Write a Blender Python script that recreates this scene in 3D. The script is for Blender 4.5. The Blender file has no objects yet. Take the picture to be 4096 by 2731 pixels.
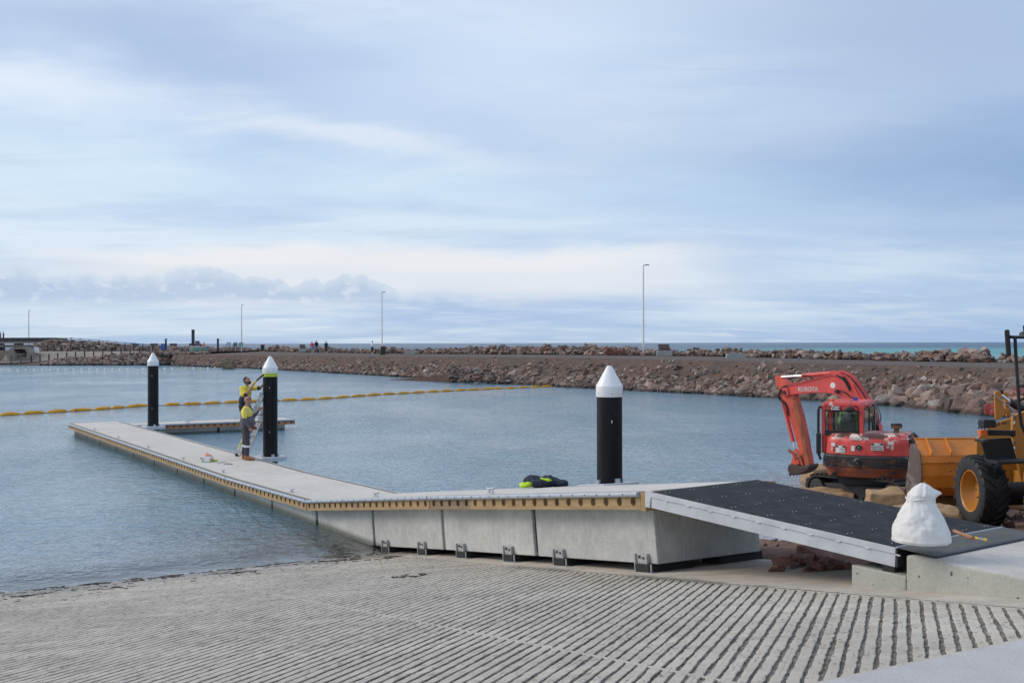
import bpy, bmesh, math, random
import numpy as np
from mathutils import Vector, Matrix, Euler
from mathutils.bvhtree import BVHTree
random.seed(7); rng = np.random.default_rng(7)
R = math.radians
scene = bpy.context.scene
COL = scene.collection

# ------------------------------------------------------------------ camera
CAMZ = 3.8
FPX = 1137.8                      # focal length in pixels of a 1024 wide picture
cam_d = bpy.data.cameras.new('camera'); cam = bpy.data.objects.new('camera', cam_d); COL.objects.link(cam)
cam_d.sensor_width = 36; cam_d.lens = FPX/1024*36; cam_d.clip_start = .1; cam_d.clip_end = 30000
cam.matrix_world = Matrix.Translation((0, 0, CAMZ)) @ Matrix.Rotation(R(90+.065), 4, 'X') @ Matrix.Rotation(R(-.112), 4, 'Z')
scene.camera = cam

# ------------------------------------------------------------------ view, sun
vs = scene.view_settings
vs.view_transform = 'Standard'; vs.look = 'None'; vs.exposure = .30; vs.gamma = 1; vs.use_curve_mapping = False
SUN_EL, SUN_AZ = R(34), R(-78)     # azimuth from +Y towards +X
sd = bpy.data.lights.new('sun', 'SUN'); sd.energy = 1.5; sd.angle = R(28); sd.color = (1, .87, .72)
sun = bpy.data.objects.new('sun', sd); COL.objects.link(sun)
tosun = Vector((math.sin(SUN_AZ)*math.cos(SUN_EL), math.cos(SUN_AZ)*math.cos(SUN_EL), math.sin(SUN_EL)))
sun.rotation_euler = tosun.to_track_quat('Z', 'Y').to_euler()

# ------------------------------------------------------------------ node helper
def lin(c):
    return tuple(((x/255)/12.92 if x/255 <= .04045 else ((x/255+.055)/1.055)**2.4) for x in c)
class N:
    def __init__(s, tree): s.t = tree; tree.nodes.clear()
    def n(s, typ, ins=None, out=0, **props):
        nd = s.t.nodes.new(typ)
        for k, v in props.items(): setattr(nd, k, v)
        if ins:
            for k, v in ins.items():
                sk = nd.inputs[k]
                if isinstance(v, bpy.types.NodeSocket): s.t.links.new(v, sk)
                elif isinstance(v, bpy.types.Node): s.t.links.new(v.outputs[0], sk)
                else:
                    if isinstance(v, tuple) and len(v) == 3 and sk.type == 'RGBA': v = (*v, 1)
                    sk.default_value = v
        return nd
    def m(s, op, a, b=0., c=None, clamp=False):
        ins = {0: a, 1: b}
        if c is not None: ins[2] = c
        return s.n('ShaderNodeMath', ins, operation=op, use_clamp=clamp).outputs[0]
    def mr(s, v, a, b, c=0., d=1., smooth=True):
        return s.n('ShaderNodeMapRange', {0: v, 1: a, 2: b, 3: c, 4: d}, interpolation_type='SMOOTHSTEP' if smooth else 'LINEAR', clamp=True).outputs[0]
    def noise(s, vec, scale, detail=4., rough=.55, dist=0., out=0):
        return s.n('ShaderNodeTexNoise', {'Vector': vec, 'Scale': scale, 'Detail': detail, 'Roughness': rough, 'Distortion': dist}).outputs[out]
    def mix(s, f, a, b, blend='MIX'):
        nd = s.n('ShaderNodeMix', None, data_type='RGBA', blend_type=blend)
        for k, v in ((0, f), (6, a), (7, b)):
            sk = nd.inputs[k]
            if isinstance(v, bpy.types.NodeSocket): s.t.links.new(v, sk)
            else: sk.default_value = (*v, 1) if isinstance(v, tuple) and len(v) == 3 else v
        return nd.outputs[2]
    def ramp(s, v, stops, interp='EASE'):
        nd = s.n('ShaderNodeValToRGB', {0: v}); cr = nd.color_ramp; cr.interpolation = interp
        while len(cr.elements) < len(stops): cr.elements.new(.5)
        for e, (p, c) in zip(cr.elements, stops): e.position = p; e.color = (*c, 1)
        return nd.outputs[0]
    def comb(s, x, y, z=0.): return s.n('ShaderNodeCombineXYZ', {0: x, 1: y, 2: z}).outputs[0]
    def scalev(s, v, sc): return s.n('ShaderNodeMapping', {'Vector': v, 'Scale': sc}).outputs[0]

# ------------------------------------------------------------------ sky
def build_world():
    w = bpy.data.worlds.new('World'); scene.world = w; w.use_nodes = True
    k = N(w.node_tree)
    tc = k.n('ShaderNodeTexCoord'); dirv = tc.outputs['Generated']
    sp = k.n('ShaderNodeSeparateXYZ', {0: dirv}); x, y, z = sp.outputs
    el = k.m('ARCSINE', z); az = k.m('ARCTAN2', x, y)
    sky = k.n('ShaderNodeTexSky', None, sky_type='NISHITA')
    sky.sun_disc = False; sky.sun_elevation = SUN_EL; sky.sun_rotation = SUN_AZ; sky.air_density = 1.2; sky.dust_density = 2; sky.ozone_density = 3
    # clouds lie on a sheet high overhead, so their texture foreshortens to the horizon
    zz = k.m('ADD', k.m('MAXIMUM', z, 0.), .13)
    cx, cy = k.m('DIVIDE', x, zz), k.m('DIVIDE', y, zz)
    sheet = k.comb(cx, cy)
    n1 = k.noise(k.scalev(sheet, (.55, .9, 1)), 1.0, 6, .5, .6)
    n2 = k.noise(k.scalev(sheet, (1.1, 2.6, 1)), 1.7, 8, .6, .4)
    ang = k.comb(az, el)
    n3 = k.noise(k.scalev(ang, (4, 12, 1)), 1.6, 7, .55, .3)
    n5 = k.noise(k.scalev(ang, (1.4, 6.5, 1)), 1.3, 4, .5, .3)
    # mean colour with height
    B = lambda *c: lin(c)
    base = k.ramp(k.m('MULTIPLY', el, 1.8), [(0, B(158, 187, 219)), (.045, B(172, 200, 229)), (.10, B(190, 213, 236)), (.16, B(196, 216, 237)), (.27, B(185, 210, 237)), (.42, B(188, 211, 239)), (.60, B(186, 205, 232)), (1, B(186, 202, 224))])
    bl = k.m('ADD', k.m('MULTIPLY', n1, .7), k.m('MULTIPLY', n5, .3))
    c = k.mix(k.mr(bl, .40, .64, 0, .55), base, B(222, 232, 246))
    c = k.mix(k.mr(bl, .55, .36, 0, .62), c, B(158, 183, 226))
    c = k.mix(k.mr(n2, .5, .74, 0, .40), c, B(230, 237, 245))
    c = k.mix(k.mr(n2, .48, .28, 0, .30), c, B(158, 182, 216))
    wob = k.m('MULTIPLY', k.m('SUBTRACT', n5, .5), .10)
    wob2 = k.m('MULTIPLY', k.m('SUBTRACT', n3, .5), .05)
    elw = k.m('ADD', el, k.m('ADD', wob, wob2)); azw = k.m('ADD', az, k.m('MULTIPLY', wob, 2.))
    def patch(a, e, sa, se, tilt, col, amt, c):
        da = k.m('SUBTRACT', azw, a); de = k.m('SUBTRACT', k.m('SUBTRACT', elw, e), k.m('MULTIPLY', da, tilt))
        q = k.m('ADD', k.m('POWER', k.m('DIVIDE', k.m('ABSOLUTE', da), sa), 2.), k.m('POWER', k.m('DIVIDE', k.m('ABSOLUTE', de), se), 2.))
        return k.mix(k.m('MULTIPLY', k.m('POWER', 2.718, k.m('MULTIPLY', q, -1.)), amt), c, B(*col))
    c = patch(-.28, .245, .27, .034, -.12, (158, 181, 219), .88, c)      # long grey-blue band upper left
    c = patch(-.08, .208, .16, .020, -.25, (172, 193, 232), .65, c)
    c = patch(-.42, .200, .10, .022, 0, (226, 234, 247), .75, c)         # bright break at the left
    c = patch(-.13, .180, .12, .010, -.10, (232, 236, 243), .60, c)      # bright streak in the middle
    c = patch(.03, .255, .16, .05, .2, (208, 224, 245), .6, c)
    c = patch(.36, .245, .24, .08, -.2, (168, 187, 218), .85, c)
    c = patch(.27, .165, .20, .022, -.18, (193, 208, 235), .5, c)
    c = patch(.48, .125, .30, .040, -.10, (120, 155, 203), .95, c)       # darker blue at the right
    c = patch(.20, .115, .22, .030, -.1, (160, 192, 230), .5, c)
    c = patch(-.25, .135, .35, .025, 0, (196, 219, 240), .6, c)
    # cream gap above the horizon
    g = k.m('MULTIPLY', k.mr(k.m('ADD', el, wob2), .088, .074), k.mr(k.m('ADD', el, wob2), .030, .052))
    g = k.m('MULTIPLY', g, k.m('MULTIPLY', k.mr(az, -.46, -.28), k.mr(az, .26, .02)))
    c = k.mix(k.m('MULTIPLY', g, .80), c, B(234, 232, 235))
    g2 = k.m('MULTIPLY', k.m('MULTIPLY', k.mr(el, .068, .058), k.mr(el, .035, .045)), k.mr(az, .40, .1))
    c = k.mix(k.m('MULTIPLY', g2, .35), c, B(206, 220, 236))
    # small cumulus heads against the gap
    nc = k.noise(k.scalev(ang, (1, 1.25, 1)), 38., 6, .55, .25)
    ncb = k.noise(k.scalev(ang, (1, .2, 1)), 9., 4, .62)
    # top outline varies with azimuth
    top = k.m('ADD', .0475, k.m('MULTIPLY', k.mr(ncb, .34, .66), .017))
    top = k.m('SUBTRACT', top, k.m('MULTIPLY', k.mr(az, -.16, -.06), .018))
    dd = k.m('SUBTRACT', k.m('ADD', top, k.m('MULTIPLY', k.m('SUBTRACT', nc, .5), .018)), el)
    cm = k.m('MULTIPLY', k.n('ShaderNodeMapRange', {0: dd, 1: k.mr(az, -.20, -.40, -.0005, -.006), 2: k.mr(az, -.20, -.40, .0011, .006)}, interpolation_type='SMOOTHSTEP').outputs[0], k.mr(el, .028, .040))
    cm = k.m('MULTIPLY', cm, k.mr(az, .16, .02))
    ccol = k.mix(k.mr(dd, .0, .012), B(192, 208, 230), B(162, 186, 220))
    ccol = k.mix(k.mr(k.noise(k.scalev(ang, (1, 1.6, 1)), 60., 4, .6), .52, .70, 0, .6), ccol, B(214, 225, 240))
    c = k.mix(k.m('MULTIPLY', cm, .78), c, ccol)
    # thin layers right over the horizon
    n4 = k.noise(k.scalev(ang, (5, 70, 1)), 1.4, 7, .6, .3)
    lay = k.m('MULTIPLY', k.mr(el, .046, .034), k.mr(el, .004, .022))
    c = k.mix(k.m('MULTIPLY', lay, k.mr(n4, .46, .66, 0, .5)), c, B(212, 223, 238))
    c = k.mix(k.m('MULTIPLY', lay, k.mr(n4, .48, .32, 0, .35)), c, B(158, 186, 222))
    c = k.mix(k.mr(az, .15, .5, 0, .35), c, B(140, 170, 212))
    c = k.mix(k.mr(el, 0., -.02), c, B(120, 140, 160))
    # cloud deck radiance goes over the clear sky; background strength .1
    c = k.n('ShaderNodeHueSaturation', {'Saturation': .90, 'Hue': .497, 'Color': c}).outputs[0]
    bright = k.n('ShaderNodeVectorMath', {0: c, 'Scale': 8.9}, operation='SCALE').outputs[0]
    tot = k.mix(.93, sky.outputs[0], bright)
    bg = k.n('ShaderNodeBackground', {'Color': tot, 'Strength': .1})
    k.n('ShaderNodeOutputWorld', {'Surface': bg})
build_world()

# ------------------------------------------------------------------ object helpers
def tag(o, label=None, cat=None, group=None, kind=None):
    if label: o['label'] = label
    if cat: o['category'] = cat
    if group: o['group'] = group
    if kind: o['kind'] = kind
    return o
def thing(name, loc, label, cat, rz=0., group=None, euler=None):
    o = bpy.data.objects.new(name, None); COL.objects.link(o); o.empty_display_size = .2
    o.location = loc; o.rotation_euler = euler if euler else (0, 0, rz)
    return tag(o, label, cat, group)
def kids(o): return [c for c in list(bpy.data.objects) if c.parent is o]
def copy_tree(o, loc=None, rz=None, label=None, parent=None, _ch=None):
    c = o.copy(); COL.objects.link(c); c.parent = parent
    if loc is not None: c.location = loc
    if rz is not None: c.rotation_euler = (c.rotation_euler[0], c.rotation_euler[1], rz)
    if label: c['label'] = label
    for ch in o.children: copy_tree(ch, parent=c)
    return c

class G:
    """collects shapes, links them as one mesh object"""
    def __init__(s): s.v = []; s.f = []; s.m = []; s.sm = []; s.cur = 0; s.smooth = False
    def add(s, vs, fs, smooth=None):
        b = len(s.v); s.v += [tuple(p) for p in vs]
        for f in fs: s.f.append(tuple(i+b for i in f)); s.m.append(s.cur); s.sm.append(s.smooth if smooth is None else smooth)
        return s
    def mat(s, i): s.cur = i; return s
    def hexa(s, p):  # 8 points: bottom 4 ccw, top 4 ccw
        return s.add(p, [(3, 2, 1, 0), (4, 5, 6, 7), (0, 1, 5, 4), (1, 2, 6, 5), (2, 3, 7, 6), (3, 0, 4, 7)])
    def box(s, x0, x1, y0, y1, z0, z1):
        return s.hexa([(x0, y0, z0), (x1, y0, z0), (x1, y1, z0), (x0, y1, z0), (x0, y0, z1), (x1, y0, z1), (x1, y1, z1), (x0, y1, z1)])
    def cbox(s, c, d, rot=None):
        M = (rot or Matrix.Identity(3)); c = Vector(c); h = [a/2 for a in d]
        ps = [c + M @ Vector((a*h[0], b*h[1], e*h[2])) for e in (-1, 1) for a, b in ((-1, -1), (1, -1), (1, 1), (-1, 1))]
        return s.hexa(ps)
    def beam(s, p0, p1, w, h, up=(0, 0, 1)):
        p0, p1 = Vector(p0), Vector(p1); d = (p1-p0).normalized(); sd = d.cross(Vector(up)).normalized(); u2 = sd.cross(d)
        ps = [p + sd*a*w/2 + u2*b*h/2 for b in (-1, 1) for p, a in ((p0, -1), (p1, -1), (p1, 1), (p0, 1))]
        return s.hexa(ps)
    def tube(s, p0, p1, r0, r1=None, n=12, caps=True):
        r1 = r0 if r1 is None else r1; p0, p1 = Vector(p0), Vector(p1); d = (p1-p0).normalized()
        a = d.orthogonal().normalized(); b = d.cross(a); vs = []
        for p, r in ((p0, r0), (p1, r1)):
            for i in range(n): t = 2*math.pi*i/n; vs.append(p + (a*math.cos(t)+b*math.sin(t))*r)
        s.add(vs, [(i, (i+1) % n, n+(i+1) % n, n+i) for i in range(n)], True)
        if caps: s.add(vs, [tuple(reversed(range(n))), tuple(range(n, 2*n))], False)
        return s
    def path(s, pts, r, n=8):
        pts = [Vector(p) for p in pts]; vs = []; K = len(pts)
        up = None
        for i, p in enumerate(pts):
            d = (pts[min(i+1, K-1)]-pts[max(i-1, 0)]).normalized()
            a = d.orthogonal().normalized() if up is None else (up - d*up.dot(d)).normalized()
            up = a; b = d.cross(a); rr = r[i] if isinstance(r, (list, tuple)) else r
            for j in range(n): t = 2*math.pi*j/n; vs.append(p + (a*math.cos(t)+b*math.sin(t))*rr)
        fs = [(i*n+j, i*n+(j+1) % n, (i+1)*n+(j+1) % n, (i+1)*n+j) for i in range(K-1) for j in range(n)]
        s.add(vs, fs, True); s.add(vs, [tuple(reversed(range(n))), tuple(range((K-1)*n, K*n))], False)
        return s
    def lathe(s, prof, n=24, c=(0, 0, 0), axis='Z', smooth=True):
        vs = []
        for r, h in prof:
            for j in range(n):
                t = 2*math.pi*j/n; x, y = r*math.cos(t), r*math.sin(t)
                p = (x, y, h) if axis == 'Z' else ((h, x, y) if axis == 'X' else (y, h, x))
                vs.append((p[0]+c[0], p[1]+c[1], p[2]+c[2]))
        K = len(prof)
        return s.add(vs, [(i*n+j, i*n+(j+1) % n, (i+1)*n+(j+1) % n, (i+1)*n+j) for i in range(K-1) for j in range(n)], smooth)
    def prism(s, poly, fr, a, b):
        """poly of (h, z) points; fr maps (h, k, z) to a point; extruded over k from a to b"""
        K = len(poly); vs = [fr(h, a, z) for h, z in poly]+[fr(h, b, z) for h, z in poly]
        return s.add(vs, [tuple(range(K)), tuple(reversed(range(K, 2*K)))]+[(i, i+K, (i+1) % K+K, (i+1) % K) for i in range(K)])
    def ell(s, c, r, n=12, m=8, rot=None):
        M = rot or Matrix.Identity(3); vs = []
        for i in range(m+1):
            ph = math.pi*i/m
            for j in range(n):
                t = 2*math.pi*j/n
                vs.append(Vector(c)+M @ Vector((r[0]*math.sin(ph)*math.cos(t), r[1]*math.sin(ph)*math.sin(t), r[2]*math.cos(ph))))
        return s.add(vs, [(i*n+j, (i+1)*n+j, (i+1)*n+(j+1) % n, i*n+(j+1) % n) for i in range(m) for j in range(n)], True)
    def xf(s, M, i0=0):
        for i in range(i0, len(s.v)): s.v[i] = tuple(M @ Vector(s.v[i]))
        return s
    def mesh(s, name, mats):
        me = bpy.data.meshes.new(name); me.from_pydata(s.v, [], s.f)
        for m in (mats if isinstance(mats, (list, tuple)) else [mats]): me.materials.append(m)
        me.polygons.foreach_set('material_index', s.m); me.polygons.foreach_set('use_smooth', s.sm)
        bm = bmesh.new(); bm.from_mesh(me); bmesh.ops.remove_doubles(bm, verts=bm.verts, dist=1e-5); bmesh.ops.recalc_face_normals(bm, faces=bm.faces); bm.to_mesh(me); bm.free()
        if any(s.sm): me.set_sharp_from_angle(angle=R(27))
        me.update(); return me
    def build(s, name, mats, parent=None, bevel=0, seg=2, loc=None, label=None):
        o = bpy.data.objects.new(name, s.mesh(name, mats)); COL.objects.link(o); o.parent = parent
        if loc is not None: o.location = loc
        if bevel:
            b = o.modifiers.new('bevel', 'BEVEL'); b.width = bevel; b.segments = seg; b.limit_method = 'ANGLE'; b.angle_limit = R(35)
        if label: o['label'] = label
        return o
def link(name, me, parent=None, loc=None):
    o = bpy.data.objects.new(name, me); COL.objects.link(o); o.parent = parent
    if loc is not None: o.location = loc
    return o
def blob(name, g, mat, parent=None, voxel=.015, smooth=4, label=None, noise=0, nscale=6.):
    """one continuous surface grown round the shapes in g"""
    o = g.build(name, mat, parent)
    m = o.modifiers.new('r', 'REMESH'); m.mode = 'VOXEL'; m.voxel_size = voxel; m.use_smooth_shade = True
    if smooth: s_ = o.modifiers.new('s', 'SMOOTH'); s_.iterations = smooth; s_.factor = .6
    dg = bpy.context.evaluated_depsgraph_get(); me = bpy.data.meshes.new_from_object(o.evaluated_get(dg))
    o.modifiers.clear(); old = o.data; o.data = me; bpy.data.meshes.remove(old)
    if noise:
        from mathutils import noise as mn
        for v in me.vertices:
            d = mn.noise(v.co*nscale)+.5*mn.noise(v.co*nscale*2.3)
            v.co += v.normal*d*noise
    me.polygons.foreach_set('use_smooth', [True]*len(me.polygons))
    if not me.materials: me.materials.append(mat)
    if label: o['label'] = label
    return o
def text(name, body, size, mat, parent, M, extrude=.003, ax='CENTER', bold=0.):
    cu = bpy.data.curves.new(name, 'FONT'); cu.body = body; cu.size = size; cu.extrude = extrude; cu.align_x = ax; cu.align_y = 'CENTER'; cu.offset = bold
    cu.resolution_u = 3
    o = bpy.data.objects.new(name, cu); COL.objects.link(o)
    dg = bpy.context.evaluated_depsgraph_get(); me = bpy.data.meshes.new_from_object(o.evaluated_get(dg))
    bpy.data.objects.remove(o); me.transform(M); me.materials.clear(); me.materials.append(mat)
    return link(name, me, parent)

# ------------------------------------------------------------------ materials
MATS = {}
def pm(name, col, rough=.6, var=.15, scale=8., metal=0., bump=.0, bscale=None, col2=None, c2=(.55, .7), c2s=None, stretch=(1, 1, 1), spec=.5, fine=0., coat=0., alpha=1., c2detail=5.):
    """mottled surface; col2 covers it where a second noise passes c2"""
    if name in MATS: return MATS[name]
    m = bpy.data.materials.new(name); m.use_nodes = True; k = N(m.node_tree); MATS[name] = m
    tc = k.n('ShaderNodeTexCoord').outputs['Object']; v = k.scalev(tc, stretch)
    n1 = k.noise(v, scale, 6, .6)
    f = k.mr(n1, .3, .7, 1-var, 1+var)
    if fine: f = k.m('MULTIPLY', f, k.mr(k.noise(v, scale*14, 3, .6), .3, .7, 1-fine, 1+fine))
    c = k.n('ShaderNodeVectorMath', {0: col, 'Scale': f}, operation='SCALE').outputs[0]
    if col2:
        n2 = k.noise(v, c2s or scale*.6, c2detail, .65, .3)
        msk = k.mr(n2, c2[0], c2[1]); c = k.mix(msk, c, col2)
    b = k.n('ShaderNodeBsdfPrincipled', {'Base Color': c, 'Roughness': k.mr(n1, .2, .8, max(rough-.1, .05), min(rough+.1, 1)), 'Metallic': metal, 'Specular IOR Level': spec, 'Coat Weight': coat, 'Alpha': alpha})
    if bump:
        bn = k.n('ShaderNodeBump', {'Height': k.noise(v, bscale or scale*6, 5, .65), 'Strength': 1., 'Distance': bump}); k.t.links.new(bn.outputs[0], b.inputs['Normal'])
    k.n('ShaderNodeOutputMaterial', {'Surface': b})
    return m
def glassmat(name, tint=(.75, .82, .8), amt=.25):
    m = bpy.data.materials.new(name); m.use_nodes = True; k = N(m.node_tree)
    fr = k.n('ShaderNodeFresnel', {'IOR': 1.5}).outputs[0]
    t = k.n('ShaderNodeBsdfTransparent', {'Color': tint}); g = k.n('ShaderNodeBsdfGlossy', {'Roughness': .03, 'Color': (1, 1, 1)})
    mx = k.n('ShaderNodeMixShader', {0: k.m('ADD', fr, amt*.3, clamp=True), 1: t, 2: g}); k.n('ShaderNodeOutputMaterial', {'Surface': mx}); return m

# ------------------------------------------------------------------ the walkway line on the ground plan
# u runs up the ramp towards the shore, v to its right; P0 is the seaward corner of the walkway
U2 = Vector((.51078, -.85971)); V2 = Vector((.85971, .51078)); P0 = Vector((-18.6995, 47.8657))
S_P0 = P0.dot(U2); W_P0 = P0.dot(V2)      # -50.70, 8.373
RZ = math.atan2(U2.y, U2.x)
SLOPE = .125; S0 = -18.9                    # ramp surface: z = SLOPE*(s-S0)
def tw(t, w, z=0.):                          # walkway coordinates to world
    p = P0+U2*t+V2*w; return Vector((p.x, p.y, z))
def sw(s, w, z=0.): p = U2*s+V2*w; return Vector((p.x, p.y, z))
def ramp_z(s): return SLOPE*(s-S0)
def hor(px): return 343.3-2.0*px/1024
def W(dx, dy, z):                            # spot at height z seen at survey mark (dx, dy)
    px, py = dx*.43537, dy*.43537; Y = (CAMZ-z)*FPX/(py-hor(px)); return Vector(((px-512)/FPX*Y, Y, z))
def WY(dx, dy, Y):                           # spot at distance Y
    px, py = dx*.43537, dy*.43537; return Vector(((px-512)/FPX*Y, Y, CAMZ-(py-hor(px))*Y/FPX))
class Plane2:
    """upright plane through O along D: survey marks to (h, z)"""
    def __init__(s, O, D): s.O = Vector((O[0], O[1])); s.D = Vector(D).normalized(); s.Nn = Vector((-s.D.y, s.D.x))
    def __call__(s, dx, dy):
        px, py = dx*.43537, dy*.43537; r = (px-512)/FPX
        h = (r*s.O.y-s.O.x)/(s.D.x-r*s.D.y); Y = s.O.y+h*s.D.y
        return (h, CAMZ-(py-hor(px))*Y/FPX)
    def fr(s, h, k, z): p = s.O+s.D*h+s.Nn*k; return Vector((p.x, p.y, z))
    def photo(s, cx, cy, ox, oy, sc): return s((ox+cx/sc)/4096*2352, (oy+cy/sc)/2731*1568.2)
# ================================================================== SETTING
def grid_mesh(name, X, Y, Z, mat, smooth=True):
    r, c = X.shape
    me = bpy.data.meshes.new(name)
    v = np.stack([X, Y, Z], -1).reshape(-1, 3); i = np.arange(r*c).reshape(r, c)
    q = np.stack([i[:-1, :-1], i[:-1, 1:], i[1:, 1:], i[1:, :-1]], -1).reshape(-1, 4)
    me.vertices.add(len(v)); me.vertices.foreach_set('co', v.ravel())
    me.loops.add(q.size); me.loops.foreach_set('vertex_index', q.ravel())
    me.polygons.add(len(q)); me.polygons.foreach_set('loop_start', np.arange(0, q.size, 4)); me.polygons.foreach_set('loop_total', np.full(len(q), 4))
    me.update(calc_edges=True); me.polygons.foreach_set('use_smooth', [smooth]*len(q)); me.materials.append(mat)
    return me
def vnoise(x, y, seed=0):
    """value noise on numpy arrays"""
    xi, yi = np.floor(x).astype(int), np.floor(y).astype(int); xf, yf = x-xi, y-yi
    def h(a, b):
        n = (a*374761393+b*668265263+seed*1442695) & 0xffffffff; n = ((n ^ (n >> 13))*1274126177) & 0xffffffff
        return ((n ^ (n >> 16)) & 0xffff)/65535.
    u, v = xf*xf*(3-2*xf), yf*yf*(3-2*yf)
    return (h(xi, yi)*(1-u)+h(xi+1, yi)*u)*(1-v)+(h(xi, yi+1)*(1-u)+h(xi+1, yi+1)*u)*v
def fbm(x, y, oct=4, seed=0):
    a, s, t = 0, .5, 0
    for o in range(oct): a = a+s*vnoise(x*2**o, y*2**o, seed+o); t += s; s *= .55
    return a/t

# ---- water
def water_mat():
    m = bpy.data.materials.new('water'); m.use_nodes = True; k = N(m.node_tree)
    P = k.n('ShaderNodeNewGeometry').outputs['Position']; sp = k.n('ShaderNodeSeparateXYZ', {0: P}); x, y = sp.outputs[0], sp.outputs[1]
    s = k.m('ADD', k.m('MULTIPLY', x, U2.x), k.m('MULTIPLY', y, U2.y)); w = k.m('ADD', k.m('MULTIPLY', x, V2.x), k.m('MULTIPLY', y, V2.y))
    low = k.noise(k.scalev(P, (.03, .05, 1)), 1., 4, .6)
    deep = k.mix(k.mr(low, .35, .65), (.070, .180, .265), (.105, .240, .315))
    # near the shore: silt with painted reflections, thinner with less depth
    shore = k.mr(s, -25.5, -19.4); silt_or_refl = k.mix(k.mr(w, 4.6, 7.2), (.20, .25, .31), (.085, .078, .06)); silt_or_refl = k.mix(k.mr(w, 9.8, 14.), silt_or_refl, (.24, .135, .115))  # pale sky and brown pontoon reflections are painted into this colour
    col = k.mix(k.m('MULTIPLY', shore, .85), deep, silt_or_refl)
    # muddy plume by the excavator
    mud = k.m('MULTIPLY', k.mr(k.m('ADD', s, k.m('MULTIPLY', k.noise(k.scalev(P, (.25, .25, 1)), 1., 4), 5.)), -23.5, -17.5), k.mr(w, 13., 17.))
    mud2 = k.m('MULTIPLY', mud, k.mr(k.noise(k.scalev(P, (.5, .5, 1)), 1., 5), .34, .54))
    col = k.mix(k.m('MULTIPLY', mud2, .9), col, (.21, .115, .092))
    # open sea beyond the breakwater
    sea = k.mr(y, 250., 420.)
    r = k.m('DIVIDE', x, y)
    tq = k.m('MULTIPLY', k.mr(k.m('ADD', y, k.m('MULTIPLY', low, 200.)), 1000., 620.), k.mr(r, .02, .34))
    tq = k.m('MULTIPLY', tq, k.mr(r, -.1, .1))
    seac = k.mix(tq, (.045, .105, .175), (.085, .30, .31))
    beyond = k.m('MAXIMUM', sea, k.mr(k.m('ADD', y, k.m('MULTIPLY', x, .9)), 150., 165.))
    col = k.mix(beyond, col, seac)
    # ripples: short chop in several lengths, softened far away by size not by trickery
    v1 = k.scalev(P, (1.5, 1.5, 1)); a1 = k.noise(v1, 1.7, 3, .55, .5)
    v2 = k.n('ShaderNodeMapping', {'Vector': P, 'Scale': (3.2, 2.6, 1), 'Rotation': (0, 0, .4)}).outputs[0]; a2 = k.noise(v2, 2.0, 3, .55, .5)
    v3 = k.scalev(P, (.16, .32, 1)); a3 = k.noise(v3, 1.4, 4, .55)
    calm = k.mr(s, -20.6, -18.9, 1., .25)
    hgt = k.m('ADD', k.m('MULTIPLY', a1, .13), k.m('ADD', k.m('MULTIPLY', a2, .075), k.m('MULTIPLY', a3, .22)))
    gust = k.mr(k.noise(k.scalev(P, (.10, .05, 1)), 1., 4, .6), .34, .66, .55, 1.25)
    hgt = k.m('MULTIPLY', hgt, k.m('MULTIPLY', calm, gust))
    bump = k.n('ShaderNodeBump', {'Height': hgt, 'Strength': 1., 'Distance': 1.})
    foamn = k.noise(k.scalev(P, (.9, 2.8, 1)), 1.3, 7, .7, .6)
    foam = k.m('MULTIPLY', k.m('MULTIPLY', k.mr(foamn, .56, .66), k.mr(w, 12., 15.5)), k.m('MULTIPLY', k.mr(s, -30., -26.), k.mr(s, -19, -22.)))
    col = k.mix(k.m('MULTIPLY', foam, .3), col, (.62, .62, .64))
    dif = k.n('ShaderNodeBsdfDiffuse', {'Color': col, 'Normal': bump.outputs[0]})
    trn = k.n('ShaderNodeBsdfTransparent', {'Color': (.78, .82, .78)})
    depthf = k.m('MULTIPLY', k.mr(s, -21.8, -18.9, 0., .85), k.mr(w, 12.5, 11., 0, 1.))
    body = k.n('ShaderNodeMixShader', {0: depthf, 1: dif, 2: trn})
    gl = k.n('ShaderNodeBsdfGlossy', {'Color': (1, 1, 1), 'Roughness': .12, 'Normal': bump.outputs[0]})
    fr = k.n('ShaderNodeFresnel', {'IOR': 1.52, 'Normal': bump.outputs[0]}).outputs[0]
    mx = k.n('ShaderNodeMixShader', {0: k.m('MULTIPLY', fr, k.mr(y, 90., 420., 1.22, .42), clamp=True), 1: body, 2: gl})
    k.n('ShaderNodeOutputMaterial', {'Surface': mx}); return m
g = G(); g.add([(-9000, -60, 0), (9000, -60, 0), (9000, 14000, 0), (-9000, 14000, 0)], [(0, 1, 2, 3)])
tag(g.build('water', water_mat()), kind='structure')

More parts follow.
